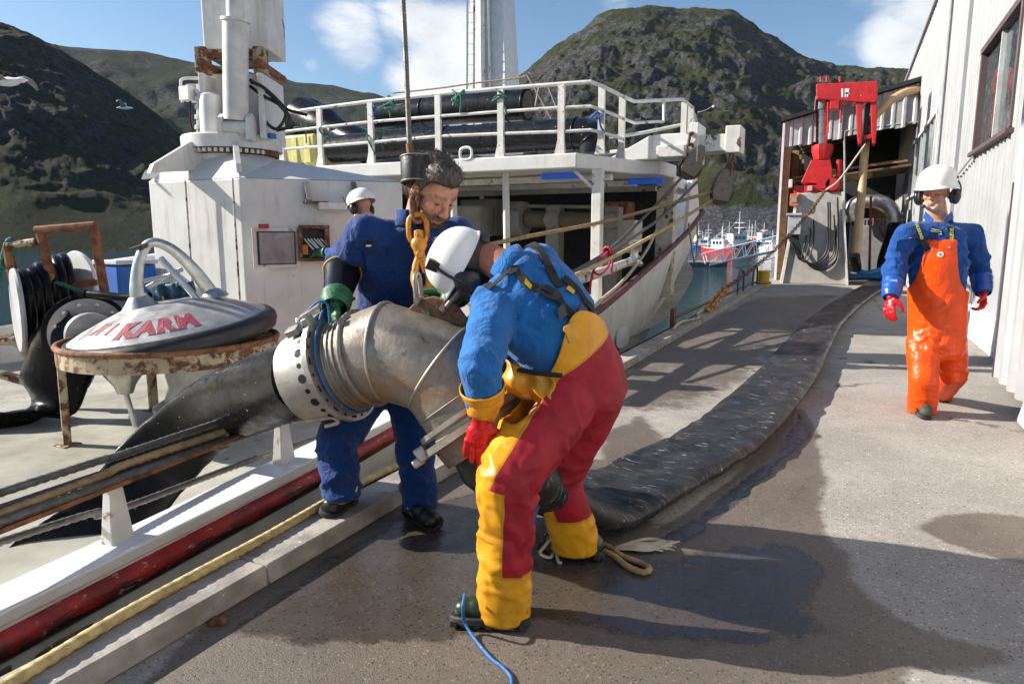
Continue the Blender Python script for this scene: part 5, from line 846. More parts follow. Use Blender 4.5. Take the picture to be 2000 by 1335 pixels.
for i in range(3): mb = MB(); mb.torus(sp(1748, 430+i*7, 23.9), V3(.1, .2, -1), .215, .02, 24, 6); mb.org = sp(1748, 430+i*7, 23.9); tag(mb.build('hose_clamp', alu, None, smooth=80), 'steel band clamp on the silver bend, %s of three' % ('topmost', 'middle', 'lowest')[i], 'clamp', 'clamps on the silver bend')
mb = MB(); mb.bar(sp(1701, 383, 23.8), sp(1698, 530, 23.8), .09, .07); mb.bar(sp(1705, 420, 23.9), sp(1728, 465, 23.9), .08, .06); mb.org = sp(1698, 530, 23.8); o = mb.build('rusty_prop', M('red_oxide', (.20, .05, .03), .8, rust=.3), None); tag(o, 'red-brown steel prop standing before the grey tank', 'prop')
bl = M('bright_blue_hose', (.03, .22, .48), .4)
mb = MB(); mb.tube(spline([sp(1668, 512, 23.2), sp(1676, 528, 23.1), sp(1695, 533, 23.0), sp(1725, 526, 23), sp(1752, 522, 23)], 6), .085, 12); mb.org = sp(1700, 540, 23); o = mb.build('blue_hose', bl, None, smooth=80); tag(o, 'bright blue hose curving behind the concrete crane base', 'hose')
mb = MB(); mb.cyl(sp(1655, 541, 23), sp(1756, 539, 23), .10, n=14); mb.org = sp(1700, 549, 23); o = mb.build('blue_pipe', M('deep_blue_pipe', (.015, .10, .24), .5), None); tag(o, 'straight dark blue pipe lying on the quay below the blue hose', 'pipe')
mb = MB(); mb.tube(spline([sp(1672, 505, 22.4), sp(1681, 397, 22.7), sp(1691, 276, 23.2), sp(1699, 240, 23.3), sp(1714, 222, 23.3), sp(1738, 198, 23.4), sp(1768, 181, 23.7), sp(1796, 176, 24)], 8), .115, 14); mb.org = sp(1672, 510, 21.9); o = mb.build('cream_hose', M('cream_hose', (.55, .38, .20), .5, var=.12), None, smooth=80); tag(o, 'cream-coloured hose hanging in the red crane and curving up to the shed', 'hose')
mb = MB(); mb.tube(spline([sp(1668, 498, 21.9), sp(1670, 512, 22), sp(1672, 524, 22.2)], 4), .15, 12); mb.org = sp(1672, 524, 22.2); tag(mb.build('hose_coupling', rubber, None), 'black coupling at the foot of the cream hose', 'coupling')
# ------------------------------------------------------------------ red crane on its concrete base
RYc = 22.2
def rp(px, py, d=0.): return pt_y(px, py, RYc+d)
cbm = M('stained_concrete_base', (.40, .385, .36), .75, var=.15, bump=.3, bs=30, rust=.22, rs=1.7, streak=.75, dirt=.25)
rb = thing('concrete_plinth', (rp(1590, 555)[0], RYc+.7, 0), 'rust-streaked concrete and steel plinth under the red crane', 'plinth')
a, b, c, d = rp(1522, 556), rp(1658, 554), rp(1648, 374), rp(1555, 378); mb = MB(); mb.box8([(a[0], RYc, 0), (b[0], RYc, 0), (b[0], RYc+1.8, 0), (a[0], RYc+1.8, 0), (d[0], RYc+.15, 2.68), (c[0], RYc+.15, 2.68), (c[0], RYc+1.5, 2.68), (d[0], RYc+1.5, 2.68)]); mb.build('plinth_body', cbm, rb, smooth=0, bevel=.03)
for x0, x1 in ((1524, 1529), (1652, 1657)):
    a, b = rp(x0, 556, -.03), rp(x1, 554, -.03); mb = MB(); t = -.31 if x0 > 1600 else .31; mb.box8([(a[0], RYc-.06, .003), (b[0], RYc-.06, .003), (b[0], RYc-.003, .003), (a[0], RYc-.003, .003), (a[0]+t*.95, RYc+.08, 2.68), (b[0]+t*.95, RYc+.08, 2.68), (b[0]+t*.95, RYc+.14, 2.68), (a[0]+t*.95, RYc+.14, 2.68)]); mb.build('edge_angle', white2, rb)
rc_ = thing('red_crane', (rp(1600, 378)[0], RYc+.7, 2.68), 'red knuckle-boom crane folded on the concrete plinth', 'crane')
redm = M('red_crane_paint', (.52, .018, .022), .38, var=.2, vs=6, bump=.1, fleck=.04, fs=8, dirt=.1)
def rbox(x0, y0, x1, y1, d0, d1, nm, mt=redm, par=None, bev=.015):
    a, b = rp(x0, y1, d0), rp(x1, y0, d0); mb = MB(); mb.box8([(a[0], RYc+d0, a[2]), (b[0], RYc+d0, a[2]), (b[0], RYc+d1, a[2]), (a[0], RYc+d1, a[2]), (a[0], RYc+d0, b[2]), (b[0], RYc+d0, b[2]), (b[0], RYc+d1, b[2]), (a[0], RYc+d1, b[2])]); return mb.build(nm, mt, par or rc_, smooth=0, bevel=bev)
rbox(1570, 360, 1640, 377, .2, 1.2, 'base_frame')
mb = MB(); q = [rp(*p, .35) for p in ((1564, 357), (1584, 313), (1622, 312), (1626, 330), (1625, 360))]; mb.prism(q, (0, .7, 0)); mb.build('base_gusset', redm, rc_, smooth=0, bevel=.02)
for px, py in ((1608, 356), (1626, 360)): mb = MB(); a = rp(px, py, .15); mb.lathe([(.18, -.1), (.19, .25), (.05, .26)], a, (0, 1, 0), 18); mb.build('slew_drive', redm, rc_)
mb = MB(); a = rp(1605, 312, .6); mb.lathe([(.22, 0), (.30, .25), (.30, .42), (.02, .43)], a, n=10); mb.build('column_socket', redm, rc_, smooth=20)
mb = MB(); mb.cyl(rp(1605, 282, .6), rp(1606, 215, .6), .165, n=18); mb.build('column_ram', M('dull_steel_ram', (.33, .32, .31), .3, metal=.8, dirt=.4), rc_, smooth=60)
for x0, x1 in ((1587, 1593), (1614, 1618)): rbox(x0, 190, x1, 285, .4, .8, 'column_rod')
mb = MB(); q = [rp(*p, .3) for p in ((1594, 164), (1714, 158), (1714, 196), (1708, 201), (1678, 200), (1640, 197), (1600, 194), (1594, 196))]; mb.prism(q, (0, .75, 0)); mb.build('main_boom', redm, rc_, smooth=0, bevel=.03)
mb = MB(); a = rp(1605, 206, .6); mb.lathe([(.2, -.12), (.19, .25), (.16, .3)], a, n=12); mb.build('boom_knuckle', M('greasy_grey', (.22, .20, .18), .6), rc_)
for x0, x1 in ((1674, 1684), (1702, 1712)): mb = MB(); q = [rp(*p, .35) for p in ((x0-2, 200), (x1+1, 200), (x1, 262), ((x0+x1)/2+3, 281), ((x0+x1)/2-3, 281), (x0, 262))]; mb.prism(q, (0, .6, 0)); mb.build('jib_cheek', redm, rc_, smooth=0, bevel=.02)
rbox(1686, 198, 1700, 262, .6, .85, 'jib_ram', hose_m); rbox(1686, 262, 1702, 272, .4, .8, 'jib_tip')
for px, y0, y1, dd in ((1617, 200, 260, .35), (1642, 198, 240, .35), (1639, 312, 360, .5)): mb = MB(); mb.cyl(rp(px, y0, dd), rp(px, y1, dd), .03 if px != 1639 else .09, n=10); mb.build('hydraulic_tube', redm, rc_)
rbox(1620, 195, 1640, 214, .3, .6, 'valve_block'); rbox(1540, 350, 1548, 366, .1, .3, 'limit_switch', white3); rbox(1577, 363, 1587, 373, .1, .25, 'junction_box', M('cream_box', (.55, .5, .38), .5)); rbox(1550, 362, 1572, 378, .25, .6, 'side_bracket')
for px, sgn in ((1645, 1), (1652, 1), (1657, -1)):
    mb = MB(); a = rp(px, 173, .296); b = rp(px+(0 if sgn > 0 else -3), 190, .296); mb.bar(a, b, .05, .006, (0, 1, 0)); mb.build('white_marking', M('white_mark', (.8, .8, .8), .5), rc_)
mb = MB(); a = rp(1655, 182, .296); mb.box(a, (.10, .006, .05)); mb.build('white_marking', M('white_mark'), rc_)
for px in (1603, 1615, 1640): mb = MB(); mb.cyl(rp(px, 160, .6), rp(px, 150, .6), .03, n=8); mb.build('top_pin', redm, rc_)
# fittings on the base
fl_ = thing('work_lamp', tuple(rp(1551, 402, .1)), 'orange framed floodlight on the crane plinth', 'lamp'); rbox(1542, 378, 1561, 402, -.02, .1, 'lamp_body', M('lamp_orange', (.6, .17, .05), .5), fl_); rbox(1546, 383, 1557, 396, -.04, -.021, 'lamp_glass', M('lamp_glass', (.3, .32, .33), .2), fl_)
sb = thing('switch_box', tuple(rp(1552, 460)), 'grey steel switch cabinet on the left of the crane plinth', 'cabinet'); rbox(1537, 420, 1566, 458, -.22, .12, 'box_body', M('pale_grey_box', (.42, .44, .47), .45), sb); rbox(1536, 416, 1567, 421, -.26, .13, 'box_lid', M('pale_grey_box'), sb)
rg = np.random.default_rng(3)
for k in range(9):
    x0 = 1541+k*2.2; x1 = (1575, 1583, 1590, 1618, 1622, 1630, 1633, 1637, 1637)[k]; y1 = (460, 445, 430, 395, 395, 420, 440, 400, 385)[k]; ym = 485+k*3.6; P = [rp(x0, 458, .0), rp(x0+2, 470+k, -.02), rp(x0+10+k, ym, -.1), rp((x0+x1)/2+5, ym+22-k, -.12), rp(x1-4, ym-6, -.08), rp(x1, (y1+ym)/2-10, 0), rp(x1-1, y1, .0)]
    mb = MB(); mb.tube(spline(P, 6), .022, 6); mb.org = P[3]; tag(mb.build('power_cable', hose_m, None, smooth=80), 'black cable looped on the crane plinth, %s of nine from the left' % ('first', 'second', 'third', 'fourth', 'fifth', 'sixth', 'seventh', 'eighth', 'ninth')[k], 'cable', 'cables on the crane plinth')
# chain from the quay edge up to the red crane, bollard
ca = pt_z(1425, 558, .0); cA = V3(-2.12, pt_x(1418, 562, -2.12)[1], pt_x(1418, 562, -2.12)[2]); cB = rp(1612, 372, -.3)
chain('mooring_chain', cB, cA, .125, .036, .0125, rust_l, 'rusty chain slanting from the red crane down to the quay edge', .25)
cE = V3(-2.12, pt_x(1383, 592, -2.12)[1], .13); chain('chain_hook', cA, cE, .20, .055, .022, M('yellow_hook_paint'), 'yellow painted hook and links at the lower end of the slanting chain')
line('tackle_rope', [cB, rp(1640, 350, -.3), rp(1690, 282, .3)], .025, rope_w, 'pale rope from the chain up to the red crane tip', lob=0)
bo = thing('yellow_bollard', tuple(pt_z(1490, 560)), 'yellow steel bollard on the quay edge left of the crane plinth', 'bollard'); p = pt_z(1490, 560); byl = M('bollard_yellow', (.62, .40, .02), .45, rust=.15, rs=5)
mb = MB(); mb.lathe([(.18, 0), (.18, .02), (.165, .03), (.165, .40)], p, n=24); mb.build('post', byl, bo, smooth=40); mb = MB(); mb.lathe([(.165, .401), (.20, .405), (.20, .44), (.17, .46), (.02, .46)], p, n=24); mb.build('cap', byl, bo, smooth=40)
line('bollard_rope', [p+V3(-.2, -.1, .12), p+V3(0, -.2, .12), p+V3(.2, 0, .12), p+V3(0, .2, .12), p+V3(-.2, .05, .12), p+V3(-.7, -1.2, -.1), V3(-3.2, 14.5, -.3)], .03, rope_old, 'brown mooring rope wound round the yellow bollard')
for px, y0, y1 in ((1440, 578, 540), (1470, 555, 530)): a = pt_x(px, y0, -2.2); mb = MB(); mb.tube(spline([V3(-2.2, a[1], .08), V3(-2.2, a[1]+.1, .45), V3(-2.2, a[1]+.5, .62), V3(-2.2, a[1]+.9, .5), V3(-2.2, a[1]+1.0, .08)], 5), .025, 8); mb.org = a; tag(mb.build('ladder_hoop', M('dark_pin'), None, smooth=80), ('nearer bent black steel hoop on the quay edge before the bollard' if px == 1440 else 'farther bent black steel hoop beside the bollard'), 'hoop')
line('edge_rope', [V3(-2.12, 9.6, .12), V3(-2.18, 10.4, .12), V3(-2.05, 11, .12), V3(-2.2, 11.8, .12), V3(-2.15, 13, .13), V3(-2.12, pt_x(1383, 592, -2.12)[1], .13)], .02, rope_w, 'pale rope lying on the quay beam near the yellow chain hook')
mb = MB(); a = pt_x(1315, 610, -2.42); mb.box((-2.42, a[1], .12), (.06, .16, .3)); mb.org = a; tag(mb.build('fender_bracket', M('red_oxide'), None), 'small red-brown bracket standing on the fender timber', 'bracket')
# ------------------------------------------------------------------ harbour: pontoon, gangway, boats
WZ = -2.2
pn = thing('pontoon', tuple(pt_z(1370, 520, WZ)), 'grey floating pontoon in the harbour beyond the ship bow', 'pontoon'); p0 = pt_z(1290, 521, WZ); p1 = pt_z(1420, 521, WZ); dx = unit((p1-p0)*V3(1, 1, 0)); dy = V3(-dx[1], dx[0], 0)
def obox(mb, o, ax, ay, x0, x1, y0, y1, z0, z1): mb.box8([tuple(o+ax*x+ay*y+V3(0, 0, z)) for z in (z0, z1) for x, y in ((x0, y0), (x1, y0), (x1, y1), (x0, y1))])
L = np.linalg.norm(p1-p0); mb = MB(); obox(mb, p0, dx, dy, -14, L, 0, 2.4, -.2, .45); mb.build('float', M('pontoon_side', (.10, .10, .10), .8), pn, smooth=0); mb = MB(); obox(mb, p0, dx, dy, -14, L+.1, -.1, 2.5, .46, .62); mb.build('deck', M('pontoon_deck', (.36, .35, .33), .8, var=.3), pn, smooth=0)
gw = thing('gangway', tuple(pt_z(1385, 516, WZ)), 'white tubular truss gangway sloping from the pontoon', 'gangway'); GD = 82.; wt = M('gangway_white', (.75, .76, .78), .4)
def gq(x, y, d=0): return pt_d(x, y, GD+d)
for dd in (0, 1.6):
    o_x = dd*3
    mb = MB(); mb.tube(spline([gq(1378+o_x, 515-dd, dd), gq(1374+o_x, 500-dd, dd), gq(1377+o_x, 494-dd, dd), gq(1450+o_x, 477-dd, dd), gq(1540+o_x, 455-dd, dd)], 5), .07, 6); mb.build('handrail', wt, gw)
    mb = MB(); mb.cyl(gq(1386+o_x, 517-dd, dd), gq(1540+o_x, 484-dd, dd), .10, n=6); mb.build('bottom_chord', wt, gw)
    for k in range(7):
        t = k/7.; xa, xb = 1388+o_x+150*t, 1388+o_x+150*(t+.125); ya = 516-dd-32*t; mb = MB(); mb.cyl(gq(xa, ya, dd), gq(xb, 492-dd-37*(t+.125), dd), .05, n=6); mb.build('truss_bar', wt, gw); mb = MB(); mb.cyl(gq(xb, 492-dd-37*(t+.125), dd), gq(xb+4, ya-3, dd), .05, n=6); mb.build('truss_bar', wt, gw)
mb = MB(); a, b = gq(1386, 518), gq(1540, 485); mb.box8([tuple(p+fw_*q+V3(0, 0, z)) for z in (-.12, -.02) for p, q in ((a, 0), (b, 0), (b, 1.6), (a, 1.6))]); mb.build('walkway', M('pontoon_deck'), gw, smooth=0)
def pm(n, c): return M('boat_'+n, c, .4, var=.1, bump=0)
bw, bred, bblu, bdk, bor, bgl = pm('white', (.78, .79, .8)), pm('red', (.45, .02, .025)), pm('blue', (.015, .10, .42)), pm('dark', (.03, .035, .05)), pm('orange', (.7, .12, .02)), M('boat_window', (.02, .025, .03), .1, bump=0)
def boat(px, D, Lb, head, hullm, cabm, label, mast=1., cab=(.0, .38, 2.3), stripe=None):
    y = HOR+3.6*FPX/math.cos(PITCH)/D; o = pt_z(px, y, WZ); t = thing('fishing_boat', tuple(o), label, 'boat', 'boats moored across the harbour'); fx = unit(rt_*math.cos(head)+fw_*math.sin(head)); fy = V3(-fx[1], fx[0], 0); B = Lb*.155
    def q(x, y, z): return o+fx*x*Lb+fy*y*B*2+V3(0, 0, z*Lb*.1)
    def hl(z0, z1, m_, nm, grow=1.):
        mb = MB(); rings = []
        for z, k in ((z0, .86), (z1, 1.)):
            P = [q(s, .5*k*w*grow, z+.9*max(0, s)**2*2*(z > 0)) for s, w in ((-.5, .82), (-.25, 1), (.1, 1), (.32, .72), (.45, .3), (.52+.04*(k > .9), .02))]; P += [q(s, -.5*k*w*grow, z+.9*max(0, s)**2*2*(z > 0)) for s, w in ((.45, .3), (.32, .72), (.1, 1), (-.25, 1), (-.5, .82))]; rings.append(P)
        mb.loft(rings); return mb.build(nm, m_, t, smooth=30)
    hl(-.5, .95, hullm, 'hull'); hl(.96, 1.12, stripe or bw, 'gunwale', 1.02)
    cx, cl, ch = cab; mb = MB(); mb.box8([tuple(q(cx+a, b, z)) for z, s in ((.9, 1), (.9+ch, .88)) for a, b in ((-cl/2*s, -.36*s), (cl/2*s, -.36*s), (cl/2*s, .36*s), (-cl/2*s, .36*s))]); mb.build('wheelhouse', cabm, t, smooth=0)
    mb = MB(); mb.box8([tuple(q(cx+a, b, z)) for z in (.92+ch, 1.05+ch) for a, b in ((-cl/2, -.36), (cl/2, -.36), (cl/2, .36), (-cl/2, .36))]); mb.build('cabin_roof', bw, t, smooth=0)
    for k in range(3): x0 = cx-cl*.34+k*cl*.25; mb = MB(); mb.box8([tuple(q(x, y_, z)) for z, in_ in ((.9+ch*.55, .345), (.9+ch*.86, .333)) for x, y_ in ((x0, -in_-.004), (x0+cl*.18, -in_-.004), (x0+cl*.18, in_+.004), (x0, in_+.004))]); mb.build('window', bgl, t, smooth=0)
    for s, hh in ((cx-.05, 7*mast), (-.38, 4.4*mast), (.36, 2.6)): mb = MB(); mb.cyl(q(s, 0, .9), q(s, 0, .9+hh), .012*Lb, .006*Lb, n=6); mb.build('mast', bw, t)
    for s, z in ((cx-.05, 5.6*mast), (cx-.05, 4.6*mast)): mb = MB(); mb.cyl(q(s, -.5, z), q(s, .5, z), .005*Lb, n=5); mb.build('spreader', bw, t)
    for a_, b_ in (((cx-.05, 6.6*mast), (.5, 1.4)), ((cx-.05, 6.6*mast), (-.48, 1.2)), ((-.38, 4.2*mast), (-.05, 2.9)), ((-.38, 1.4), (-.05, 4.6*mast))): mb = MB(); mb.cyl(q(a_[0], 0, a_[1]), q(b_[0], 0, b_[1]), .0028*Lb, n=4); mb.build('stay', bw, t)
    for sd in (-.44, .44): mb = MB(); mb.tube([q(-.48, sd*.9, 1.9), q(-.2, sd, 1.9), q(.1, sd, 1.95), q(.35, sd*.7, 2.2)], .003*Lb, 5); mb.build('rail', bw, t)
    mb = MB(); mb.ell(q(-.3, .1, 1.6), (.06*Lb, .05*Lb, .06*Lb), n=8, m=6); mb.build('buoy', bor, t); mb = MB(); mb.box(q(.22, -.1, 1.5), (.08*Lb, .08*Lb, .06*Lb)); mb.build('net_bin', bor if Lb > 11 else bdk, t)
    return t
for a_ in ((1405, 150, 9, 2.2, bred, bw, 'small red and white fishing boat nearest the pontoon', .8), (1438, 185, 13, 3.5, bred, bw, 'large red-hulled boat with white wheelhouse and tall mast', 1.0), (1494, 260, 15, .25, bblu, bw, 'blue-hulled boat with white cabin at the right', .7), (1375, 215, 8, 2.9, bblu, bw, 'small blue and white boat left of the red ones', .8), (1505, 165, 8, 1.9, bw, bw, 'white boat with dark windows behind the gangway', .8), (1366, 300, 13, .3, bdk, bw, 'dark-hulled boat at the far left of the moorings', .8), (1420, 310, 13, 2.6, bw, bw, 'white boat behind the two red boats', 1.), (1455, 330, 13, .5, bw, bblu, 'white boat with blue cabin at the back row', 1.), (1480, 360, 14, 2.8, bw, bw, 'white back-row boat left of the blue hull', .9), (1515, 330, 12, .3, bw, bw, 'white back-row boat at the right edge beside the shed', 1.), (1395, 350, 12, 2.5, bw, bor, 'white back-row boat with orange cabin', 1.), (1325, 250, 10, .4, bw, bw, 'white boat partly hidden by the ship bow', .8), (1384, 270, 10, .6, bw, bw, 'narrow white boat between the dark hull and the red boats', 1.1), (1410, 240, 9, 1.3, bw, bblu, 'bow-on white boat with blue cabin behind the nearest red boat', 1.2), (1462, 235, 10, 1.1, bblu, bw, 'bow-on blue boat right of the large red hull', 1.2), (1471, 290, 11, 2.2, bw, bw, 'white boat just right of the tall mast', 1.2), (1446, 400, 15, .2, bdk, bw, 'dark back-row boat behind the tall mast', 1.2), (1350, 380, 13, .4, bw, bw, 'white back-row boat nearest the ship bow', 1.1), (1500, 420, 16, .1, bw, bw, 'white boat farthest back at the right', 1.)): boat(*a_)
# mooring line to the shed, gulls
line('mooring_line', [gq(1422, 523), gq(1470, 515), gq(1530, 498)], .05, M('turquoise_line', (.25, .55, .45), .7), 'pale green line from the pontoon towards the shed', lob=0)
gwm, ggm = M('gull_white', (.8, .8, .8), .7), M('gull_grey', (.28, .29, .31), .7)
def gull(p, hd, s, flap, label):
    t = thing('gull', tuple(p), label, 'gull'); f = unit(rt_*math.cos(hd)+fw_*math.sin(hd)); r = V3(-f[1], f[0], 0); Fm = np.stack([f, r, V3(0, 0, 1)], 1); mb = MB(); rings = []
    for x, w in ((-.24, .01), (-.18, .03), (-.08, .055), (.03, .065), (.12, .05), (.17, .035), (.21, .038), (.245, .02), (.28, .006)): rings.append([p+Fm@V3(x*s, w*s*math.cos(a), w*s*.85*math.sin(a)+.012*s*(x > .15)) for a in np.arange(10)*math.pi/5])
    mb.loft(rings); mb.build('body', gwm, t, smooth=80)
    for sg in (-1, 1):
        G_ = []
        for k in range(8): u = k/7.; ch = .15*(1-u)**.6+.02; yy = sg*(.04+.52*u)*s; zz = (flap*math.sin(u*2.2)-.25*u*u)*.4*s; xx = (.06-.16*u*u)*s; G_.append([p+Fm@V3(xx-ch*s*c, yy, zz+.02*s*(c > .3)*(c < .7)) for c in (0, .35, .7, 1)])
        mb = MB(); mb.sheet(G_); o = mb.build('wing', ggm, t, smooth=80); m_ = o.modifiers.new('s', 'SOLIDIFY'); m_.thickness = .008*s
gull(pt_d(14, 160, 9), -.15, 1.1, .35, 'large gull flying at the left edge of the picture'); gull(pt_d(243, 211, 26), .3, 1.1, .6, 'small gull before the dark hillside'); gull(pt_d(1393, 209, 28), 1.4, 1.1, -.3, 'gull gliding in front of the right hill')
# ------------------------------------------------------------------ people
from mathutils.bvhtree import BVHTree
M('dark_plastic', (.015, .015, .016), .4)
def remesh(mb, vox):
    me = bpy.data.meshes.new('tmp'); me.from_pydata(mb.verts().tolist(), [], mb.F); me.update(); o = bpy.data.objects.new('tmp', me); COL.objects.link(o)
    r = o.modifiers.new('r', 'REMESH'); r.mode = 'VOXEL'; r.voxel_size = vox; dg = bpy.context.evaluated_depsgraph_get(); dg.update(); e = bpy.data.meshes.new_from_object(o.evaluated_get(dg))
    V = np.empty(len(e.vertices)*3); e.vertices.foreach_get('co', V); F = np.array([list(p.vertices) for p in e.polygons]); bpy.data.objects.remove(o); bpy.data.meshes.remove(me); bpy.data.meshes.remove(e); return V.reshape(-1, 3), F
def edges_of(F): E = np.concatenate([F[:, [i, (i+1) % F.shape[1]]] for i in range(F.shape[1])]); return E
def lap(V, F, it, lam=.5):
    E = edges_of(F); n = len(V); deg = np.bincount(E[:, 0], minlength=n)+np.bincount(E[:, 1], minlength=n)
    for _ in range(it):
        S = np.stack([np.bincount(E[:, 0], V[E[:, 1], k], n)+np.bincount(E[:, 1], V[E[:, 0], k], n) for k in range(3)], 1); V = V+lam*(S/np.maximum(deg, 1)[:, None]-V)
    return V
def vnorm(V, F):
    a, b, c, d = (V[F[:, i]] for i in range(4)); fn = np.cross(c-a, d-b); N = np.zeros_like(V)
    for i in range(4): N += np.stack([np.bincount(F[:, i], fn[:, k], len(V)) for k in range(3)], 1)
    return N/(np.linalg.norm(N, axis=1)[:, None]+1e-12)
def trim(V, F, keep):
    kf = keep(V[F].mean(1)); F = F[kf]; u, inv = np.unique(F, return_inverse=True); V = V[u]; F = inv.reshape(F.shape)
    E = np.sort(edges_of(F), 1); k = E[:, 0].astype(np.int64)*len(V)+E[:, 1]; uq, cnt = np.unique(k, return_counts=True); bd = uq[cnt == 1]; a, b = bd//len(V), bd % len(V)
    for _ in range(26):
        S = np.zeros_like(V); c = np.zeros(len(V))
        for p, q in ((a, b), (b, a)): np.add.at(S, p, V[q]); np.add.at(c, p, 1)
        m = c > 0; V[m] = .4*V[m]+.6*S[m]/c[m][:, None]
    return V, F
def mesh_obj(name, V, F, mat, parent, attrs=None, solid=0., cols=None):
    org = ORG[parent]; me = bpy.data.meshes.new(name); me.from_pydata((V-org).tolist(), [], F.tolist()); me.materials.append(mat); me.polygons.foreach_set('use_smooth', [True]*len(F))
    for k, v in (attrs or {}).items(): a = me.attributes.new(k, 'FLOAT', 'POINT'); a.data.foreach_set('value', v)
    if cols is not None: a = me.attributes.new('tint', 'FLOAT_COLOR', 'POINT'); a.data.foreach_set('color', np.c_[cols, np.ones(len(cols))].ravel())
    me.update(); o = bpy.data.objects.new(name, me); COL.objects.link(o); o.parent = parent; ORG[o] = org
    if solid: s = o.modifiers.new('s', 'SOLIDIFY'); s.thickness = solid; s.offset = 1
    return o
def wrinkle(V, F, zones, base=.004, bf=9., seed=0):
    N = vnorm(V, F); D = base*(fbm(V*bf, 4, seed, .55, True)-.62)*2+base*.8*(fbm(V*bf*.45, 3, seed+5)-.5)*2
    for i, (c, r, ax, amp, f) in enumerate(zones):
        c = np.asarray(c); ax = unit(ax); d = V-c; w = np.exp(-((d**2).sum(1))/(r*r)); t = d@ax; pr = d-np.outer(t, ax)
        wp = np.stack([vnoise(V*9+7.1*k, seed+i*3+k) for k in range(3)], 1)-.5; Q = (pr*.34+np.outer(t, ax)*1.05)*f+wp*1.5+i*5.3
        n = 1-abs(2*vnoise(Q, seed+i)-1); n2 = 1-abs(2*vnoise(Q*1.9+3, seed+i+7)-1); D += w*amp*1.9*(n**2.6-.34+.35*(n2**2-.4))
    return V+N*D[:, None]
def garment(name, mb, vox, parent, mat, keep=None, zones=(), base=.004, bf=9., seed=0, smooth=6, zone=None, solid=.0, inflate=0.):
    V, F = remesh(mb, vox); V = lap(V, F, smooth)
    if inflate: V = V+vnorm(V, F)*inflate
    V = wrinkle(V, F, zones, base, bf, seed); V = lap(V, F, 1, .3)
    if keep: V, F = trim(V, F, keep)
    o = mesh_obj(name, V, F, mat, parent, zone(V) if zone else None, solid); return o, V, F
def bvh(V, F): return BVHTree.FromPolygons(V.tolist(), F.tolist())
def ribbon(tree, pts, w, lift, k=8, thick=.004, wside=None):
    C = spline(pts, k); T = np.gradient(C, axis=0); L_, R_, U_ = [], [], []
    for c, t in zip(C, T):
        p, n, *_ = tree.find_nearest(Vector(c)); p = np.array(p); n = np.array(n); s = unit(np.cross(unit(t), n)); L_.append(p+n*lift-s*w/2); R_.append(p+n*lift+s*w/2); U_.append(n*thick)
    L_, R_, U_ = map(np.array, (L_, R_, U_))
    for A_ in (L_, R_): A_[1:-1] = (A_[:-2]+2*A_[1:-1]+A_[2:])/4
    mb = MB(); mb.loft([[L_[i], R_[i], R_[i]+U_[i], L_[i]+U_[i]] for i in range(len(C))]); return mb
def cloth(name, col, rough=.85, bump=.5, bs=420., var=.16, vs=7., sheen=.15, dirt=.0, gloss=False):
    if name in MATS: return MATS[name]
    m, g = newmat(name); o = g.obj(); c = g.mix(g.ramp(g.noise(o, vs, 6, .6), .3, .7), tuple(x*(1-var) for x in col), tuple(min(1, x*(1+var*.7)) for x in col))
    if dirt: c = g.mix(g.m('MULTIPLY', g.ramp(g.noise(o, 4, 8, .7), .5, .72), dirt), c, tuple(.25*x+.02 for x in col))
    g.set(Base_Color=c, Roughness=g.ramp(g.noise(o, 11, 5), .3, .7, rough*.8, min(1, rough*1.15))); g.b.inputs['Sheen Weight'].default_value = sheen; g.b.inputs['Specular IOR Level'].default_value = .22 if rough > .6 else .4; g.b.inputs['Sheen Roughness'].default_value = .5
    rd = g.m('ABSOLUTE', g.m('SUBTRACT', g.noise(g.obj((1, 1, .75)), 11, 3, .5, 1.6), .5)); rd2 = g.m('ABSOLUTE', g.m('SUBTRACT', g.noise(o, 24, 3, .5, 1.2), .5)); h = g.m('ADD', g.m('ADD', g.m('MULTIPLY', g.noise(o, bs, 2, .5), .10), g.m('MULTIPLY', g.noise(o, 38, 5, .65), .25)), g.m('ADD', g.m('MULTIPLY', g.ramp(rd, 0., .16, 1, 0), .55), g.m('MULTIPLY', g.ramp(rd2, 0., .14, 1, 0), .22))); g.bump(h, bump*1.1, .010); return m
def skin_mat():
    m, g = newmat('skin'); o = g.obj(); t = g.n('Attribute', attribute_name='tint').outputs['Color']; c = g.mix(g.ramp(g.noise(o, 60, 5, .6), .3, .7, 0, .5), t, g.mix(1., t, (.75, .62, .58), 'MULTIPLY')); g.set(Base_Color=c, Roughness=.48); g.b.inputs['Subsurface Weight'].default_value = .12; g.b.inputs['Subsurface Scale'].default_value = .01; g.b.inputs['Subsurface Radius'].default_value = (1, .35, .2); g.bump(g.noise(o, 320, 4, .6), .25, .0015); return m
SKIN = skin_mat(); eye_w = M('eye_white', (.7, .66, .62), .2, bump=0); eye_d = M('eye_iris', (.03, .035, .04), .15, bump=0)
def basis(f, up=(0, 0, 1)): f = unit(f); r = unit(np.cross(f, up)); return np.stack([r, f, np.cross(r, f)], 1)      # columns: right, forward, up
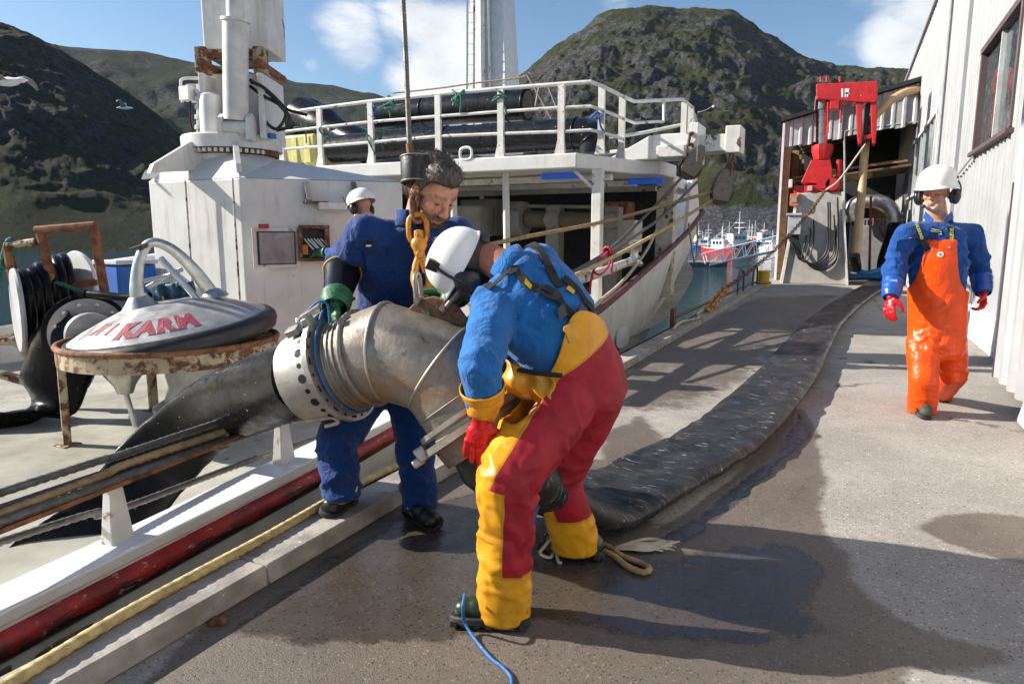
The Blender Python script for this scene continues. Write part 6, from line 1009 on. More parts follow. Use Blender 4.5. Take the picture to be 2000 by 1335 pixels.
def head(par, c, Bm, s=1., beard=0., tone=(.46, .22, .14), bcol=(.05, .028, .016), neck=None, stub=0., body_mb=None):
    def q(x, y, z): return c+Bm@(V3(x, y, z)*s)
    mb = MB(); e = lambda p, r: mb.ell(q(*p), tuple(np.array(r)*s), Bm, 18, 12)
    e((0, -.018, .03), (.076, .098, .092)); e((0, .028, -.028), (.062, .062, .088)); e((0, .026, -.085), (.052, .056, .042)); e((0, .068, -.108), (.026, .02, .02)); e((0, .055, .035), (.062, .042, .055))
    for sg in (-1, 1): e((sg*.041, .060, -.024), (.026, .026, .024)); e((sg*.079, -.006, -.012), (.010, .022, .034)); e((sg*.076, .004, -.004), (.012, .012, .03)); e((sg*.012, .104, -.036), (.010, .011, .009)); mb.limb([(q(sg*.012, .094, .022), .0105*s), (q(sg*.046, .076, .018), .010*s)], 8); mb.limb([(q(sg*.046, .065, -.07), .02*s), (q(sg*.02, .075, -.104), .016*s)], 8); mb.limb([(q(sg*.020, .0895, .006), .0055*s), (q(sg*.042, .078, .004), .005*s)], 6)
    mb.limb([(q(0, .090, .014), .0095*s), (q(0, .108, -.012), .0105*s), (q(0, .117, -.031), .0135*s)], 10)
    mb.limb([(q(-.021, .088, -.064), .006*s), (q(0, .096, -.061), .0075*s), (q(.021, .088, -.064), .006*s)], 8); mb.limb([(q(-.019, .087, -.075), .006*s), (q(0, .094, -.078), .0085*s), (q(.019, .087, -.075), .006*s)], 8)
    nk = [(q(0, -.02, -.07), .058*s)]+([(np.asarray(p), r) for p, r in neck] if neck else [(q(0, -.04, -.2), .065*s)]); mb.limb(nk, 16)
    if body_mb is not None: mb.V += body_mb.V; mb.F += [[i+mb.n for i in f] for f in body_mb.F]; mb.n += body_mb.n
    V, F = remesh(mb, .0052*s); V = lap(V, F, 4); Lc = (V-c)@Bm/s; x, y, z = Lc.T; col = np.tile(np.array(tone), (len(V), 1)); n1 = fbm(V*55, 3, 2)
    def blend(m, cc): m = np.clip(m, 0, 1)[:, None]; return col*(1-m)+np.array(cc)*m
    col = blend(.45*np.exp(-((abs(x)-.04)**2+(y-.08)**2+(z+.03)**2)/.0007), (.50, .16, .11)); col = blend(.4*np.exp(-(x**2+(y-.118)**2+(z+.03)**2)/.0005), (.52, .17, .12))
    lip = np.exp(-(np.maximum(abs(x)-.018, 0)**2+((z+.069)/1.0)**2)/.00009)*(y > .08); col = blend(.75*lip, (.36, .11, .09))
    brow = np.exp(-((z-.028-.08*np.maximum(0, .03-abs(x)))**2)/.00005)*(abs(x) > .010)*(abs(x) < .052)*(y > .06); col = blend(.8*brow*(.5+n1*.7), bcol if beard else tuple(.6*t for t in tone))
    if beard or stub:
        m = sstep(-.036, -.058, z)*(y > -.005)*sstep(-.16, -.135, z)*(1-lip); m = np.maximum(m, sstep(-.035, -.05, z)*(y > .07)*(abs(x) < .04)*(z > -.066)*.9); side = sstep(.045, .06, abs(x))*(y > -.01)*(y < .04)*(z < -.0)*(z > -.1); m = np.maximum(m, side*.8); col = blend(m*(beard*(.95+.3*(n1-.5)) if beard else stub), bcol if beard else (.36, .27, .23))
        if beard: N = vnorm(V, F); V = V+N*(m*.006*(.4+1.2*vnoise(V*V3(260, 260, 90), 3)))[:, None]
    o = mesh_obj('body', V, F, SKIN, par, cols=col)
    for sg in (-1, 1):
        ev = MB(); ev.ell(q(sg*.031, .0835, -.005), (.0115*s, .006*s, .0028*s), Bm, 12, 6); ev.build('eye', eye_d, o, smooth=90)
    return o, q
def glove(par, wr, d, palm, mat, side=1, s=1., curl=.5, name='glove', thumb_out=1., cuff=None, cmat=None, spread=1., seed=0):
    d = unit(d); pn = unit(np.asarray(palm)-d*(np.asarray(palm)@d)); lat = np.cross(d, pn)*side; mb = MB(); Fm = np.stack([lat, pn, d], 1)
    def q(x, y, z): return np.asarray(wr)+Fm@(V3(x, y, z)*s)
    mb.limb([(q(0, 0, -.03), .031*s), (q(0, 0, .0), .030*s)], 12); mb.ell(q(0, 0, .055), (.043*s, .019*s, .05*s), Fm, 16, 10); mb.ell(q(.018, .008, .035), (.022*s, .018*s, .034*s), Fm, 12, 8); mb.limb([(q(-.034, 0, .085), .0135*s), (q(.034, 0, .088), .0135*s)], 10)
    for i, (x, L) in enumerate(((.033, .070), (.011, .078), (-.012, .072), (-.034, .058))):
        p = q(x, 0, .088); a = 0.; pts = [(p, .0125*s)]
        for j, fr in enumerate((.45, .32, .25)): a += curl*(.75, .95, .7)[j]*(1+.12*i); dr = Fm@V3(x*1.6*spread*(1-.3*j), math.sin(a), math.cos(a)); p = p+unit(dr)*L*fr*1.15*s; pts.append((p, (.0115, .0108, .0095)[j]*s))
        mb.limb(pts, 10)
    p0 = q(.030, .008, .022); p1 = p0+Fm@V3(.028*thumb_out, .014, .030)*s; p2 = p1+Fm@V3(.008*thumb_out, .016+.01*curl, .026)*s; p3 = p2+Fm@V3(-.002, .014, .018)*s; mb.limb([(p0, .019*s), (p1, .015*s), (p2, .0125*s), (p3, .0105*s)], 10)
    o, V, F = garment(name, mb, .0042*s, par, mat, base=.0016, bf=26, seed=seed, smooth=3, zones=[(q(0, 0, .0), .04, d, .004, 60), (q(0, .01, .09), .035, d, .003, 70)])
    if cuff:
        rings = []; th = np.arange(20)*2*math.pi/20
        for p, r in cuff: rings.append((np.asarray(p), r))
        C = np.array([r[0] for r in rings]); c2 = MB(); rr = [r[1] for r in rings]; k = 6; Cs = spline(C, k); rs = np.interp(np.linspace(0, len(rr)-1, len(Cs)), range(len(rr)), rr); rs = rs*(1+.035*np.sin(np.arange(len(rs))*2.1)); c2.tube(Cs, rs, 20, caps=False); co = c2.build('glove_cuff', cmat or mat, par, smooth=90); so_ = co.modifiers.new('s', 'SOLIDIFY'); so_.thickness = .004; so_.offset = 1
    return o
def boot(par, heel, toe, ankle, mat, sole_m, s=1., shaft=.07, tread=True):
    shaft = min(shaft, .052)
    heel = np.asarray(heel, float); toe = np.asarray(toe, float); f = unit(toe-heel); L = np.linalg.norm(toe-heel); up = unit(np.asarray(ankle)-heel-f*(np.asarray(ankle)-heel)@f); r = np.cross(f, up); W_ = .052*s
    def q(x, y, z): return heel+r*x+f*y*L+up*z
    out = [(0, .0), (.5, .012), (.78, .08), (.86, .22), (.80, .42), (1.0, .66), (1.0, .80), (.78, .93), (.35, .995), (0, 1.0)]; O = [(w*W_, y) for w, y in out]+[(-w*W_*.94, y) for w, y in out[-2:0:-1]]
    mb = MB(); mb.prism([q(x, y, 0) for x, y in O], up*.030); so_ = mb.build('sole', sole_m, par, smooth=40, bevel=.006)
    if tread:
        for k in range(7):
            y = .08+.14*k; mb = MB(); mb.box(q(0, y, .004), (W_*1.75, .022, .018), np.stack([r, f, up], 1)); mb.build('tread_lug', sole_m, par)
    mb = MB()
    for y, z, rx, ry, rz in ((.16, .055, .038, .12, .045), (.42, .062, .036, .16, .05), (.66, .055, .044, .18, .042), (.82, .052, .042, .15, .036)): mb.ell(q(0, y, z), (rx*s, ry*L, rz*s), np.stack([r, f, up], 1), 16, 10)
    mb.limb([(q(0, .20, .06), .046*s), (np.asarray(ankle), shaft), (np.asarray(ankle)+(np.asarray(ankle)-q(0, .2, .06))*.3, shaft)], 14)
    o, V, F = garment('boot', mb, .0062, par, mat, base=.002, bf=14, smooth=5, zones=[(q(0, .4, .09), .05, f, .004, 35)], keep=None); V2 = V; return o
def hardhat(par, c, Bm, mat, rx=.118, ry=.142, rz=.125, brim=.05, ridge=True, name='helmet'):
    G_ = []; nt = 48
    for j in range(15):
        a = math.pi/2*(1-j/12.) if j <= 12 else 0; row = []
        for i in range(nt):
            t = 2*math.pi*i/nt; cx, cy = math.cos(t), math.sin(t); k = math.cos(a)**.82 if a < 1.57 else .001; z = rz*math.sin(a)**.95 if a > 0 else 0
            if j == 13: k = 1.03; z = -.012
            if j == 14: fr = max(0, cy)**2.2; k = 1.06+brim/ry*fr; z = -.016-.012*fr
            p = V3(cx*rx*k, cy*ry*k, z)
            if ridge and abs(cx) < .5 and j < 12: p[2] += .008*math.exp(-(cx*rx*k/.016)**2)*math.cos(a)**.3
            row.append(c+Bm@p)
        G_.append(row+[row[0]])
    mb = MB(); mb.sheet(G_); o = mb.build(name, mat, par, smooth=60); s = o.modifiers.new('s', 'SOLIDIFY'); s.thickness = .005; return o
def earmuff(par, c, n, up, mat, s=1.):
    n = unit(n); u = unit(np.asarray(up)-n*(np.asarray(up)@n)); f = np.cross(u, n); Fm = np.stack([f, u, n], 1); mb = MB(); mb.ell(c+n*.012*s, (.036*s, .048*s, .024*s), Fm, 20, 10); o = mb.build('earmuff', mat, par, smooth=80); mb = MB(); mb.torus(c-n*.006*s, n, .034*s, .010*s, 22, 8); mb.build('ear_cushion', M('cushion_black', (.02, .02, .02), .7), par, smooth=90); mb = MB(); mb.tube(spline([c+n*.03*s+u*.02*s, c+n*.028*s+u*.05*s, c+n*.012*s+u*.085*s, c-n*.01*s+u*.10*s], 5), .0045*s, 7); mb.box(c-n*.004*s+u*.105*s, (.028*s, .03*s, .014*s), Fm); mb.build('muff_arm', M('dark_plastic', (.015, .015, .016), .4), par, smooth=40); return o
def rings_loft(mb, rows, n=24):            # rows: centre, right vec, fwd vec, rx, ry
    th = np.arange(n)*2*math.pi/n; mb.loft([np.asarray(c)+np.outer(np.cos(th)*rx, r)+np.outer(np.sin(th)*ry, f) for c, r, f, rx, ry in rows]); return mb
white_h = M('helmet_white', (.78, .78, .76), .32, var=.05, bump=.03, dirt=.06); plast = M('dark_plastic'); blackw = M('black_webbing', (.012, .012, .012), .8, bump=.4, bs=300)
yel_tag = M('yellow_print', (.62, .42, .02), .6)
# ================================================================= man bending over the elbow
def bent_man():
    H = pt_h; par = thing('person', tuple(pt_z(1040, 1160)), 'man bending over in blue shirt, red and yellow bib trousers and white helmet', 'person', 'men working on the quay')
    blue = cloth('blue_work_shirt', (.011, .120, .37), .85, vs=9, dirt=.12)
    hipc = H(1128, 735, 2.66); shN, shF = H(966, 598, 2.55), H(1054, 513, 2.73); neck = H(950, 506, 2.70); hd = H(913, 526, 2.74)
    tdir = unit((shN+shF)/2-hipc); lat = unit(shN-shF); bk = unit(np.cross(lat, tdir)); bk = bk if bk[2] > 0 else -bk
    mid = hipc+(((shN+shF)/2)-hipc)*.5+bk*.045; upc = (shN+shF)/2+bk*.01
    mb = MB(); rings_loft(mb, [(hipc-tdir*.06, lat, bk, .175, .145), (hipc+tdir*.10, lat, bk, .185, .155), (mid, lat, bk, .20, .162), (mid+(upc-mid)*.55, lat, bk, .215, .158), (upc, lat, bk, .195, .125), (upc+tdir*.08, lat, bk, .10, .085)])
    elN, wrN = H(938, 712, 2.30), H(944, 785, 2.35); mb.limb([(shN, .090), (shN*.5+elN*.5, .082), (elN, .076), (elN*.4+wrN*.6, .068), (wrN, .060)], 18)
    elF, wrF = H(985, 690, 3.02), H(985, 770, 2.96); mb.limb([(shF, .08), (elF, .062), (wrF, .05)], 14)
    z = [(elN+V3(.03, .02, .03), .10, elN-shN, .013, 17), (wrN, .09, wrN-elN, .010, 26), (shN-tdir*.02, .13, elN-shN, .011, 12), (mid-lat*.0+tdir*-.12, .2, tdir, .012, 9), (shN*.6+mid*.4, .16, tdir+lat*.6, .013, 11), (mid, .26, lat+tdir*.35, .008, 6)]
    jo, JV, JF = garment('shirt', mb, .0085, par, blue, zones=z, base=.005, bf=8, seed=3, smooth=7, keep=lambda C: ~((C-wrN)@unit(wrN-elN) > .012) | (np.linalg.norm(C-wrN, axis=1) > .12))
    # collar
    nd = unit(neck-upc+V3(0, 0, .02)); mb = MB(); fr = frame(nd, bk); th = np.linspace(0, 2*math.pi, 28); G_ = [[upc+tdir*.045+bk*.028+nd*h+(fr[:, 0]*math.cos(t)+fr[:, 1]*math.sin(t))*r for t in th] for h, r in ((.0, .088), (.03, .078), (.062, .083))]; mb.sheet(G_); co = mb.build('collar', blue, par, smooth=80); co.modifiers.new('s', 'SOLIDIFY').thickness = .005
    # legs
    hN, kN, aN = H(1085, 790, 2.52), H(990, 935, 2.28), H(982, 1180, 2.345); hF, kF, aF = H(1150, 780, 2.74), H(1085, 930, 2.76), H(1122, 1050, 2.85)
    mb = MB(); mb.limb([(hN, .140), (hN*.5+kN*.5, .122), (kN, .100), (kN*.5+aN*.5, .092), (aN, .095), (aN+V3(0, 0, -.05), .097)], 20); mb.limb([(hF, .135), (hF*.5+kF*.5, .115), (kF, .098), (kF*.5+aF*.5, .092), (aF, .10), (aF+V3(0, 0, -.05), .102)], 20)
    rings_loft(mb, [(hipc-tdir*.16, lat, bk, .15, .13), (hipc-tdir*.05, lat, bk, .19, .168), (hipc+tdir*.08, lat, bk, .20, .172), (hipc+tdir*.17+bk*.032, lat, bk, .208, .178), (hipc+tdir*.32+bk*.05, lat, bk, .22, .184)])
    fN = unit(-rt_*.96-fw_*.05); zh_n, zh_f = aN[2]-.012, aF[2]-.015
    def keep(C):
        s = (C-hipc)@tdir; l = (C-hipc)@lat; b = (C-hipc)@bk; edge = .06+.20*np.exp(-(l/.155)**2)*sstep(-.06, .10, b); dn = np.linalg.norm((C-aN)[:, :2], axis=1); df = np.linalg.norm((C-aF)[:, :2], axis=1); low = np.where(dn < df, zh_n-.025, zh_f-.03); return ((s < edge) | (C[:, 2] < hN[2]-.03)) & (C[:, 2] > low)
    def zone(V):
        s = (V-hipc)@tdir; dN_ = []; 
        def front(h, k, a, thr):
            best = None
            for p, q in ((h, k), (k, a)):
                e = q-p; t = np.clip(((V-p)@e)/(e@e), 0, 1); d = V-(p+t[:, None]*e); dd = np.linalg.norm(d, axis=1); v = (d@unit(fN-unit(e)*(fN@unit(e))))/(dd+1e-6)-thr
                best = (dd, v) if best is None else (np.minimum(best[0], dd), np.where(dd < best[0], v, best[1]))
            return best
        dn, vn = front(hN, kN, aN, .12); df, vf = front(hF, kF, aF, .45); near = dn < df; v = np.where(near, vn, vf)*.1
        hem = np.where(near, aN[2]+.165-V[:, 2], aF[2]+.13-V[:, 2]); v = np.maximum(v, hem); bib = np.where(V[:, 2] > hN[2]+.02, s-.085, -1.); v = np.maximum(v, bib); return {'zone': v}
    m, g = newmat('red_yellow_oilskin'); o = g.obj(); zt = g.n('Attribute', attribute_name='zone').outputs['Fac']; k = g.ramp(zt, -.0015, .0015); n_ = g.ramp(g.noise(o, 6, 7, .6), .3, .7)
    rd = g.mix(n_, (.20, .007, .016), (.34, .011, .026)); ye = g.mix(n_, (.52, .22, .010), (.66, .33, .016)); ye = g.mix(g.m('MULTIPLY', g.ramp(g.noise(o, 10, 8, .7), .55, .72), .5), ye, (.33, .14, .02)); seam = g.m('MULTIPLY', g.ramp(zt, .0, .004), g.ramp(zt, .011, .007)); c = g.mix(k, rd, ye); c = g.mix(g.m('MULTIPLY', seam, .5), c, (.30, .12, .01)); g.b.inputs['Specular IOR Level'].default_value = .28; g.set(Base_Color=c, Roughness=g.m('SUBTRACT', .62, g.m('MULTIPLY', k, .26))); g.bump(g.m('ADD', g.m('ADD', g.noise(o, 55, 5, .65), g.m('MULTIPLY', g.noise(o, 320, 2), .4)), g.m('MULTIPLY', k, .9)), .4, .003)
    zz = [(kN+fN*.05, .14, kN-hN, .010, 13), (kN-fN*.05+V3(0, 0, -.03), .12, (.3, .2, 1), .011, 13), (aN+V3(0, 0, .10), .13, (.5, .3, 1), .009, 11), (hN+V3(0, 0, -.03)+fN*.08, .14, kN-hN, .018, 12), (kF-fN*.03, .13, (.2, 0, 1), .012, 13), (aF+V3(0, 0, .07), .12, (.5, .2, 1), .009, 12), (kN*.5+aN*.5, .2, unit(V3(1, .4, .45)), .011, 9), (hipc-tdir*.1+lat*.1, .2, unit(V3(.2, .2, 1)), .008, 9), (hN*.5+kN*.5-fN*.04, .16, kN-hN, .009, 10)]
    to, TV, TF = garment('bib_trousers', mb, .0085, par, m, keep=keep, zones=zz, base=.006, bf=6.5, seed=21, smooth=8, zone=zone, solid=.005)
    # apron fold hanging at the front waist + black strap
    tree = bvh(JV, JF); tt = bvh(TV, TF)
    mb = MB(); fr0, fr1 = H(985, 700, 2.50), H(1078, 742, 2.40); G_ = []
    for i in range(15):
        u = i/14; row = []
        for j in range(13):
            v = j/12; p = fr0+(fr1-fr0)*u+V3(0, 0, -.135*v*(1-.25*u))+(-fw_)*(.018*math.sin(5*u+2.5*v)+.014*math.sin(13*u-3*v)+.035*math.sin(math.pi*v))+rt_*(.01*math.sin(9*v)); row.append(p)
        G_.append(row)
    mb.sheet(G_); ao = mb.build('bib_fold', M('yellow_oilskin', (.60, .28, .014), .38, var=.25, vs=12, bump=.4, bs=50), par, smooth=80); ao.modifiers.new('s', 'SOLIDIFY').thickness = .006
    mb = MB(); mb.tube(np.array([H(1015, 722, 2.44), H(1045, 728, 2.39), H(1075, 731, 2.36), H(1098, 733, 2.36)]), .017, 10, flat=[(1, .5)]*4); mb.build('waist_strap', blackw, par, smooth=60)
    # braces over the back
    for pts in ([(945, 530, 2.50), (955, 512, 2.46), (1000, 510, 2.42), (1040, 528, 2.42), (1072, 550, 2.44)], [(1012, 478, 2.84), (1045, 488, 2.70), (1075, 520, 2.55), (1100, 550, 2.5)]): ribbon(tree, [H(*p) for p in pts], .036, .006).build('brace', blackw, par, smooth=60)
    cr_ = H(1078, 548, 2.34)
    for pts in ([(1072, 548, 2.46), (1095, 580, 2.46), (1112, 605, 2.46), (1120, 628, 2.46)], [(1098, 545, 2.56), (1120, 575, 2.56), (1140, 600, 2.56), (1152, 612, 2.58)]): ribbon(tree, [H(*p) for p in pts], .030, .010).build('brace', blackw, par, smooth=60)
    ribbon(tree, [H(1068, 545, 2.34), H(1088, 546, 2.36), H(1106, 545, 2.42)], .030, .013, thick=.006).build('brace_slider', plast, par, smooth=60)
    for pts in ([(1106, 598, 2.37), (1112, 612, 2.38)], [(1138, 596, 2.47), (1146, 606, 2.48)]): ribbon(tree, [H(*p) for p in pts], .036, .014, thick=.008, k=4).build('buckle', plast, par, smooth=60)
    for (a, b_) in (((1030, 522, 2.42), (1048, 533, 2.42)), ((1108, 560, 2.52), (1118, 573, 2.53))): ribbon(tree, [H(*a), H(*b_)], .020, .0115, k=4, thick=.001).build('yellow_tag', yel_tag, par, smooth=0)
    ribbon(tt, [H(1118, 632, 2.4), H(1126, 652, 2.4), H(1134, 672, 2.4)], .045, .007, thick=.003).build('brace_patch', M('yellow_oilskin'), par, smooth=60)
    # head, helmet
    f = unit(V3(0, 0, -.80)-rt_*.50+fw_*.30); hup = unit(-rt_*.80+V3(0, 0, .28)-fw_*.12); Bm = basis(f, hup); bm = MB(); bm.limb([(upc, .07), (mid, .09), (hipc, .10), (hN, .07), (kN, .055), (aN, .045)], 10); bm.limb([(hipc, .09), (hF, .07), (kF, .05), (aF, .04)], 10); bm.limb([(upc, .06), (shN, .05), (elN, .04), (wrN, .032)], 10); bm.limb([(upc, .06), (shF, .05), (elF, .04), (wrF, .03)], 10)
    head(par, hd, Bm, .95, neck=[(neck+bk*.012, .064), (upc+tdir*.03+bk*.01, .075)], tone=(.40, .15, .095), body_mb=bm)
    hc = hd+Bm@V3(0, -.012, .045); ho = hardhat(par, hc, Bm, white_h, .112, .138, .118, .03, False)
    ht = BVHTree.FromObject(ho, bpy.context.evaluated_depsgraph_get()) if False else None
    for x, y, z_, w in ((-.118, .045, .055, .05), (-.112, -.045, .060, .045), (-.06, .03, .118, .05)):
        p = V3(x, y, z_); n = unit(V3(x/.112**2, y/.138**2, z_/.118**2)); mb = MB(); r_ = unit(np.cross(n, V3(0, 1, 0))); u_ = np.cross(n, r_); k = 1/math.sqrt((p[0]/.112)**2+(p[1]/.138)**2+(p[2]/.118)**2); p = p*k*1.0; mb.prism([hc+Bm@(p+r_*a+u_*b_-n*.003) for a, b_ in ((-.012, -w/2), (.010, -w/2), (.014, w/2), (-.006, w/2))], Bm@(n*.007)); mb.build('vent', plast, par, bevel=.002)
    band = M('brown_cradle', (.035, .022, .02), .7)
    mb = MB(); G_ = [[hc+Bm@V3(.104*math.sin(t)*k, -.130*math.cos(t)*k-.006, z_) for t in np.linspace(-1.35, 1.35, 24)] for k, z_ in ((1.0, .012), (1.0, -.022), (.90, -.060), (.80, -.074))]; mb.sheet(G_); so_ = mb.build('cradle', band, par, smooth=80); so_.modifiers.new('s', 'SOLIDIFY').thickness = .005
    mb = MB(); mb.box(hc+Bm@V3(0, -.132, -.04), (.07, .03, .04), Bm); mb.build('ratchet', plast, par, bevel=.008)
    for sg in (-1,): earmuff(par, hd+Bm@V3(sg*.088, -.002, -.018), Bm@V3(sg, 0, -.05), Bm@V3(0, .1, 1), M('muff_black', (.010, .011, .013), .25), 1.5)
    earmuff(par, hd+Bm@V3(.088, -.002, -.018), Bm@V3(1, 0, -.05), Bm@V3(0, .1, 1), M('muff_black'), 1.1)
    mb = MB(); mb.tube(spline([hd+Bm@V3(-.09, -.06, .0), hd+Bm@V3(-.085, -.03, -.07), hd+Bm@V3(-.06, .03, -.115), hd+Bm@V3(0, .06, -.132)], 5), .006, 6); mb.tube(spline([hd+Bm@V3(-.07, -.10, .0), hd+Bm@V3(-.04, -.115, -.05), hd+Bm@V3(0, -.115, -.06)], 5), .009, 6); mb.build('chin_strap', blackw, par, smooth=80)
    # gloves, boots
    gr, gy = cloth('red_rubber_glove', (.50, .006, .012), .35, bump=.3, bs=90, sheen=0), M('yellow_cuff', (.62, .26, .015), .4, var=.25, vs=14, bump=.5, bs=45)
    dN = unit(H(934, 850, 2.36)-wrN); glove(par, wrN+dN*.065, dN, fw_+rt_*.25, gr, 1, 1.06, .20, cuff=[(wrN*.55+elN*.45, .077), (wrN-dN*.015, .068), (wrN+dN*.05, .047)], cmat=gy, spread=1.9, thumb_out=1.5, seed=4)
    glove(par, wrF+V3(-.04, 0, -.05), unit(V3(-.6, -.2, -.7)), -fw_, gr, -1, 1.0, .5, seed=5)
    bg = M('green_rubber_boot', (.020, .036, .018), .30, var=.25, bump=.15, bs=40, dirt=.1); bs_ = M('boot_sole_dark', (.014, .016, .014), .7, bump=.5)
    hN_, tN = pt_z(1036, 1222, .004), pt_z(878, 1212, .004); boot(par, hN_, tN, V3(hN_[0]*.68+tN[0]*.32, hN_[1]*.68+tN[1]*.32, .13), bg, bs_, 1.12, .062)
    hF_, tF = pt_z(1180, 1092, .004), pt_z(1052, 1072, .004); boot(par, hF_, tF, V3(hF_[0]*.62+tF[0]*.38, hF_[1]*.62+tF[1]*.38, .12), bg, bs_, 1.12, .062)
bent_man()
# ================================================================= man standing with one boot on the beam
def standing_man():
    H = pt_h; par = thing('person', tuple(pt_z(760, 1020)), 'bearded man in dark blue coverall guiding the pipe, black gauntlet and green gloves', 'person', 'men working on the quay')
    navy = cloth('navy_coverall', (.005, .035, .155), .85, vs=8, dirt=.1)
    hip, wst, ch, up_, nk, hd = H(757, 742, 3.32), H(772, 650, 3.27), H(792, 535, 3.16), H(806, 462, 3.07), H(818, 428, 3.03), H(845, 372, 2.97)
    fwd = unit(-fw_*.85+rt_*.45); lat = unit(np.cross(fwd, V3(0, 0, 1)))      # lat: his right is image-left
    lat = rt_*.93+fw_*.30; lat = unit(lat); fwd = unit(np.cross(lat, V3(0, 0, 1)))
    shR, elR, wrR = H(712, 455, 2.99), H(672, 515, 3.10), H(657, 586, 2.87); shL, elL, wrL = H(893, 458, 3.14), H(922, 530, 3.08), H(892, 578, 2.80)
    hR, kR, aR = H(715, 765, 3.33), H(656, 862, 3.10), H(668, 968, 3.04); hL, kL, aL = H(800, 765, 3.34), H(812, 880, 3.27), H(820, 988, 3.27)
    mb = MB(); rings_loft(mb, [(hip, lat, fwd, .185, .14), (wst, lat, fwd, .19, .135), (ch, lat, fwd, .205, .145), (up_, lat, fwd, .19, .115), (nk-V3(0, 0, .035), lat, fwd, .095, .085)])
    mb.limb([(shR, .078), (shR*.5+elR*.5, .078), (elR, .074), (elR*.72+wrR*.28, .070)], 18); mb.limb([(shL, .078), (elL, .07), (elL*.5+wrL*.5, .062)], 16); mb.limb([(up_-lat*.05+V3(0, 0, -.01), .075), (shR, .075)], 14); mb.limb([(up_+lat*.05+V3(0, 0, -.01), .075), (shL, .075)], 14)
    mb.limb([(hR, .118), (hR*.5+kR*.5, .108), (kR, .092), (kR*.45+aR*.55, .086), (aR, .082), (aR+V3(0, 0, -.05), .083)], 18); mb.limb([(hL, .118), (hL*.5+kL*.5, .105), (kL, .09), (kL*.45+aL*.55, .084), (aL, .080), (aL+V3(0, 0, -.05), .081)], 18); mb.limb([(hR, .11), (hip, .13), (hL, .11)], 16)
    z = [(elR, .11, elR-shR, .016, 18), (shR+V3(0, 0, -.06), .12, elR-shR+fwd*.2, .013, 14), (ch-lat*.09+V3(0, 0, -.02), .13, V3(.3, 0, 1), .010, 10), (wst, .2, V3(0, 0, 1), .014, 9), (kR, .12, V3(0, 0, 1), .015, 14), (kL, .12, V3(0, 0, 1), .013, 14), (aR+V3(0, 0, .06), .12, V3(0, 0, 1), .014, 17), (aL+V3(0, 0, .06), .12, V3(0, 0, 1), .016, 16), (kL*.5+aL*.5, .13, V3(.4, 0, 1), .009, 9), (hip, .18, V3(0, 0, 1), .010, 10)]
    jo, JV, JF = garment('coverall', mb, .009, par, navy, zones=z, base=.0055, bf=8, seed=55, smooth=7, solid=.004, keep=lambda C: ~(((C[:, 2] < aR[2]-.0) & (np.linalg.norm((C-aR)[:, :2], axis=1) < .15) & ((C-aR)@lat < .16)) | ((C[:, 2] < aL[2]-.005) & ((C-aL)@lat > -.16))))
    tree = bvh(JV, JF)
    th = np.linspace(-2.5, 2.5, 30); mb = MB(); ax = unit(V3(0, 0, 1)+fwd*.25); G_ = []
    for h, r in ((-.01, .102), (.03, .090), (.06, .094)): G_.append([nk-V3(0, 0, .02)+ax*h+(-fwd*math.cos(t)*r*.95+lat*math.sin(t)*r) for t in th])
    mb.sheet(G_); co = mb.build('collar', navy, par, smooth=80); co.modifiers.new('s', 'SOLIDIFY').thickness = .006
    # pocket, logo, front placket, lettering
    ribbon(tree, [H(718, 470, 2.9), H(720, 500, 2.9), H(722, 545, 2.9)], .095, .004, thick=.005).build('chest_pocket', navy, par, smooth=60)
    ribbon(tree, [H(719, 478, 2.9), H(720, 494, 2.9)], .040, .0095, thick=.002, k=4).build('pocket_badge', blackw, par, smooth=0); ribbon(tree, [H(719.5, 483, 2.9), H(720, 490, 2.9)], .022, .0125, thick=.001, k=4).build('badge_mark', M('badge_white', (.7, .68, .6), .6), par, smooth=0)
    ribbon(tree, [H(800, 470, 2.9), H(788, 540, 2.95), H(780, 620, 3.05), H(776, 680, 3.1)], .045, .004, thick=.003).build('placket', navy, par, smooth=60)
    P0, P1 = H(838, 470, 3.0), H(866, 458, 3.0); p0, n0, *_ = tree.find_nearest(Vector((P0+P1)/2)); n0 = np.array(n0); uu = unit(P1-P0); vv_ = np.cross(n0, uu); mb = MB(); text_on(mb, 'US S', .026, lambda u, v: np.array(p0)+n0*.008+uu*u+vv_*v, .0008); mb.build('lettering', M('badge_white'), par, smooth=0)
    hf = unit(-fw_*.60+rt_*.60+V3(0, 0, -.66)); Bm = basis(hf); bm = MB(); bm.limb([(nk, .06), (ch, .10), (hip, .10), (hR, .07), (kR, .05), (aR, .04)], 10); bm.limb([(hip, .09), (hL, .07), (kL, .05), (aL, .04)], 10); bm.limb([(up_, .07), (shR, .05), (elR, .04), (wrR, .032)], 10); bm.limb([(up_, .07), (shL, .05), (elL, .04), (wrL, .03)], 10)
    ho, q = head(par, hd, Bm, 1.13, beard=1., neck=[(nk, .066), (up_, .08)], tone=(.50, .235, .155), bcol=(.055, .030, .017), body_mb=bm)
    # hair: cap with combed relief
    hm_, g = newmat('dark_brown_hair'); o = g.obj(); sv = g.noise(g.obj((60, 60, 9)), 4., 5, .6); g.set(Base_Color=g.mix(g.ramp(sv, .35, .65), (.016, .011, .008), (.085, .062, .046)), Roughness=.45); g.bump(sv, .8, .004)
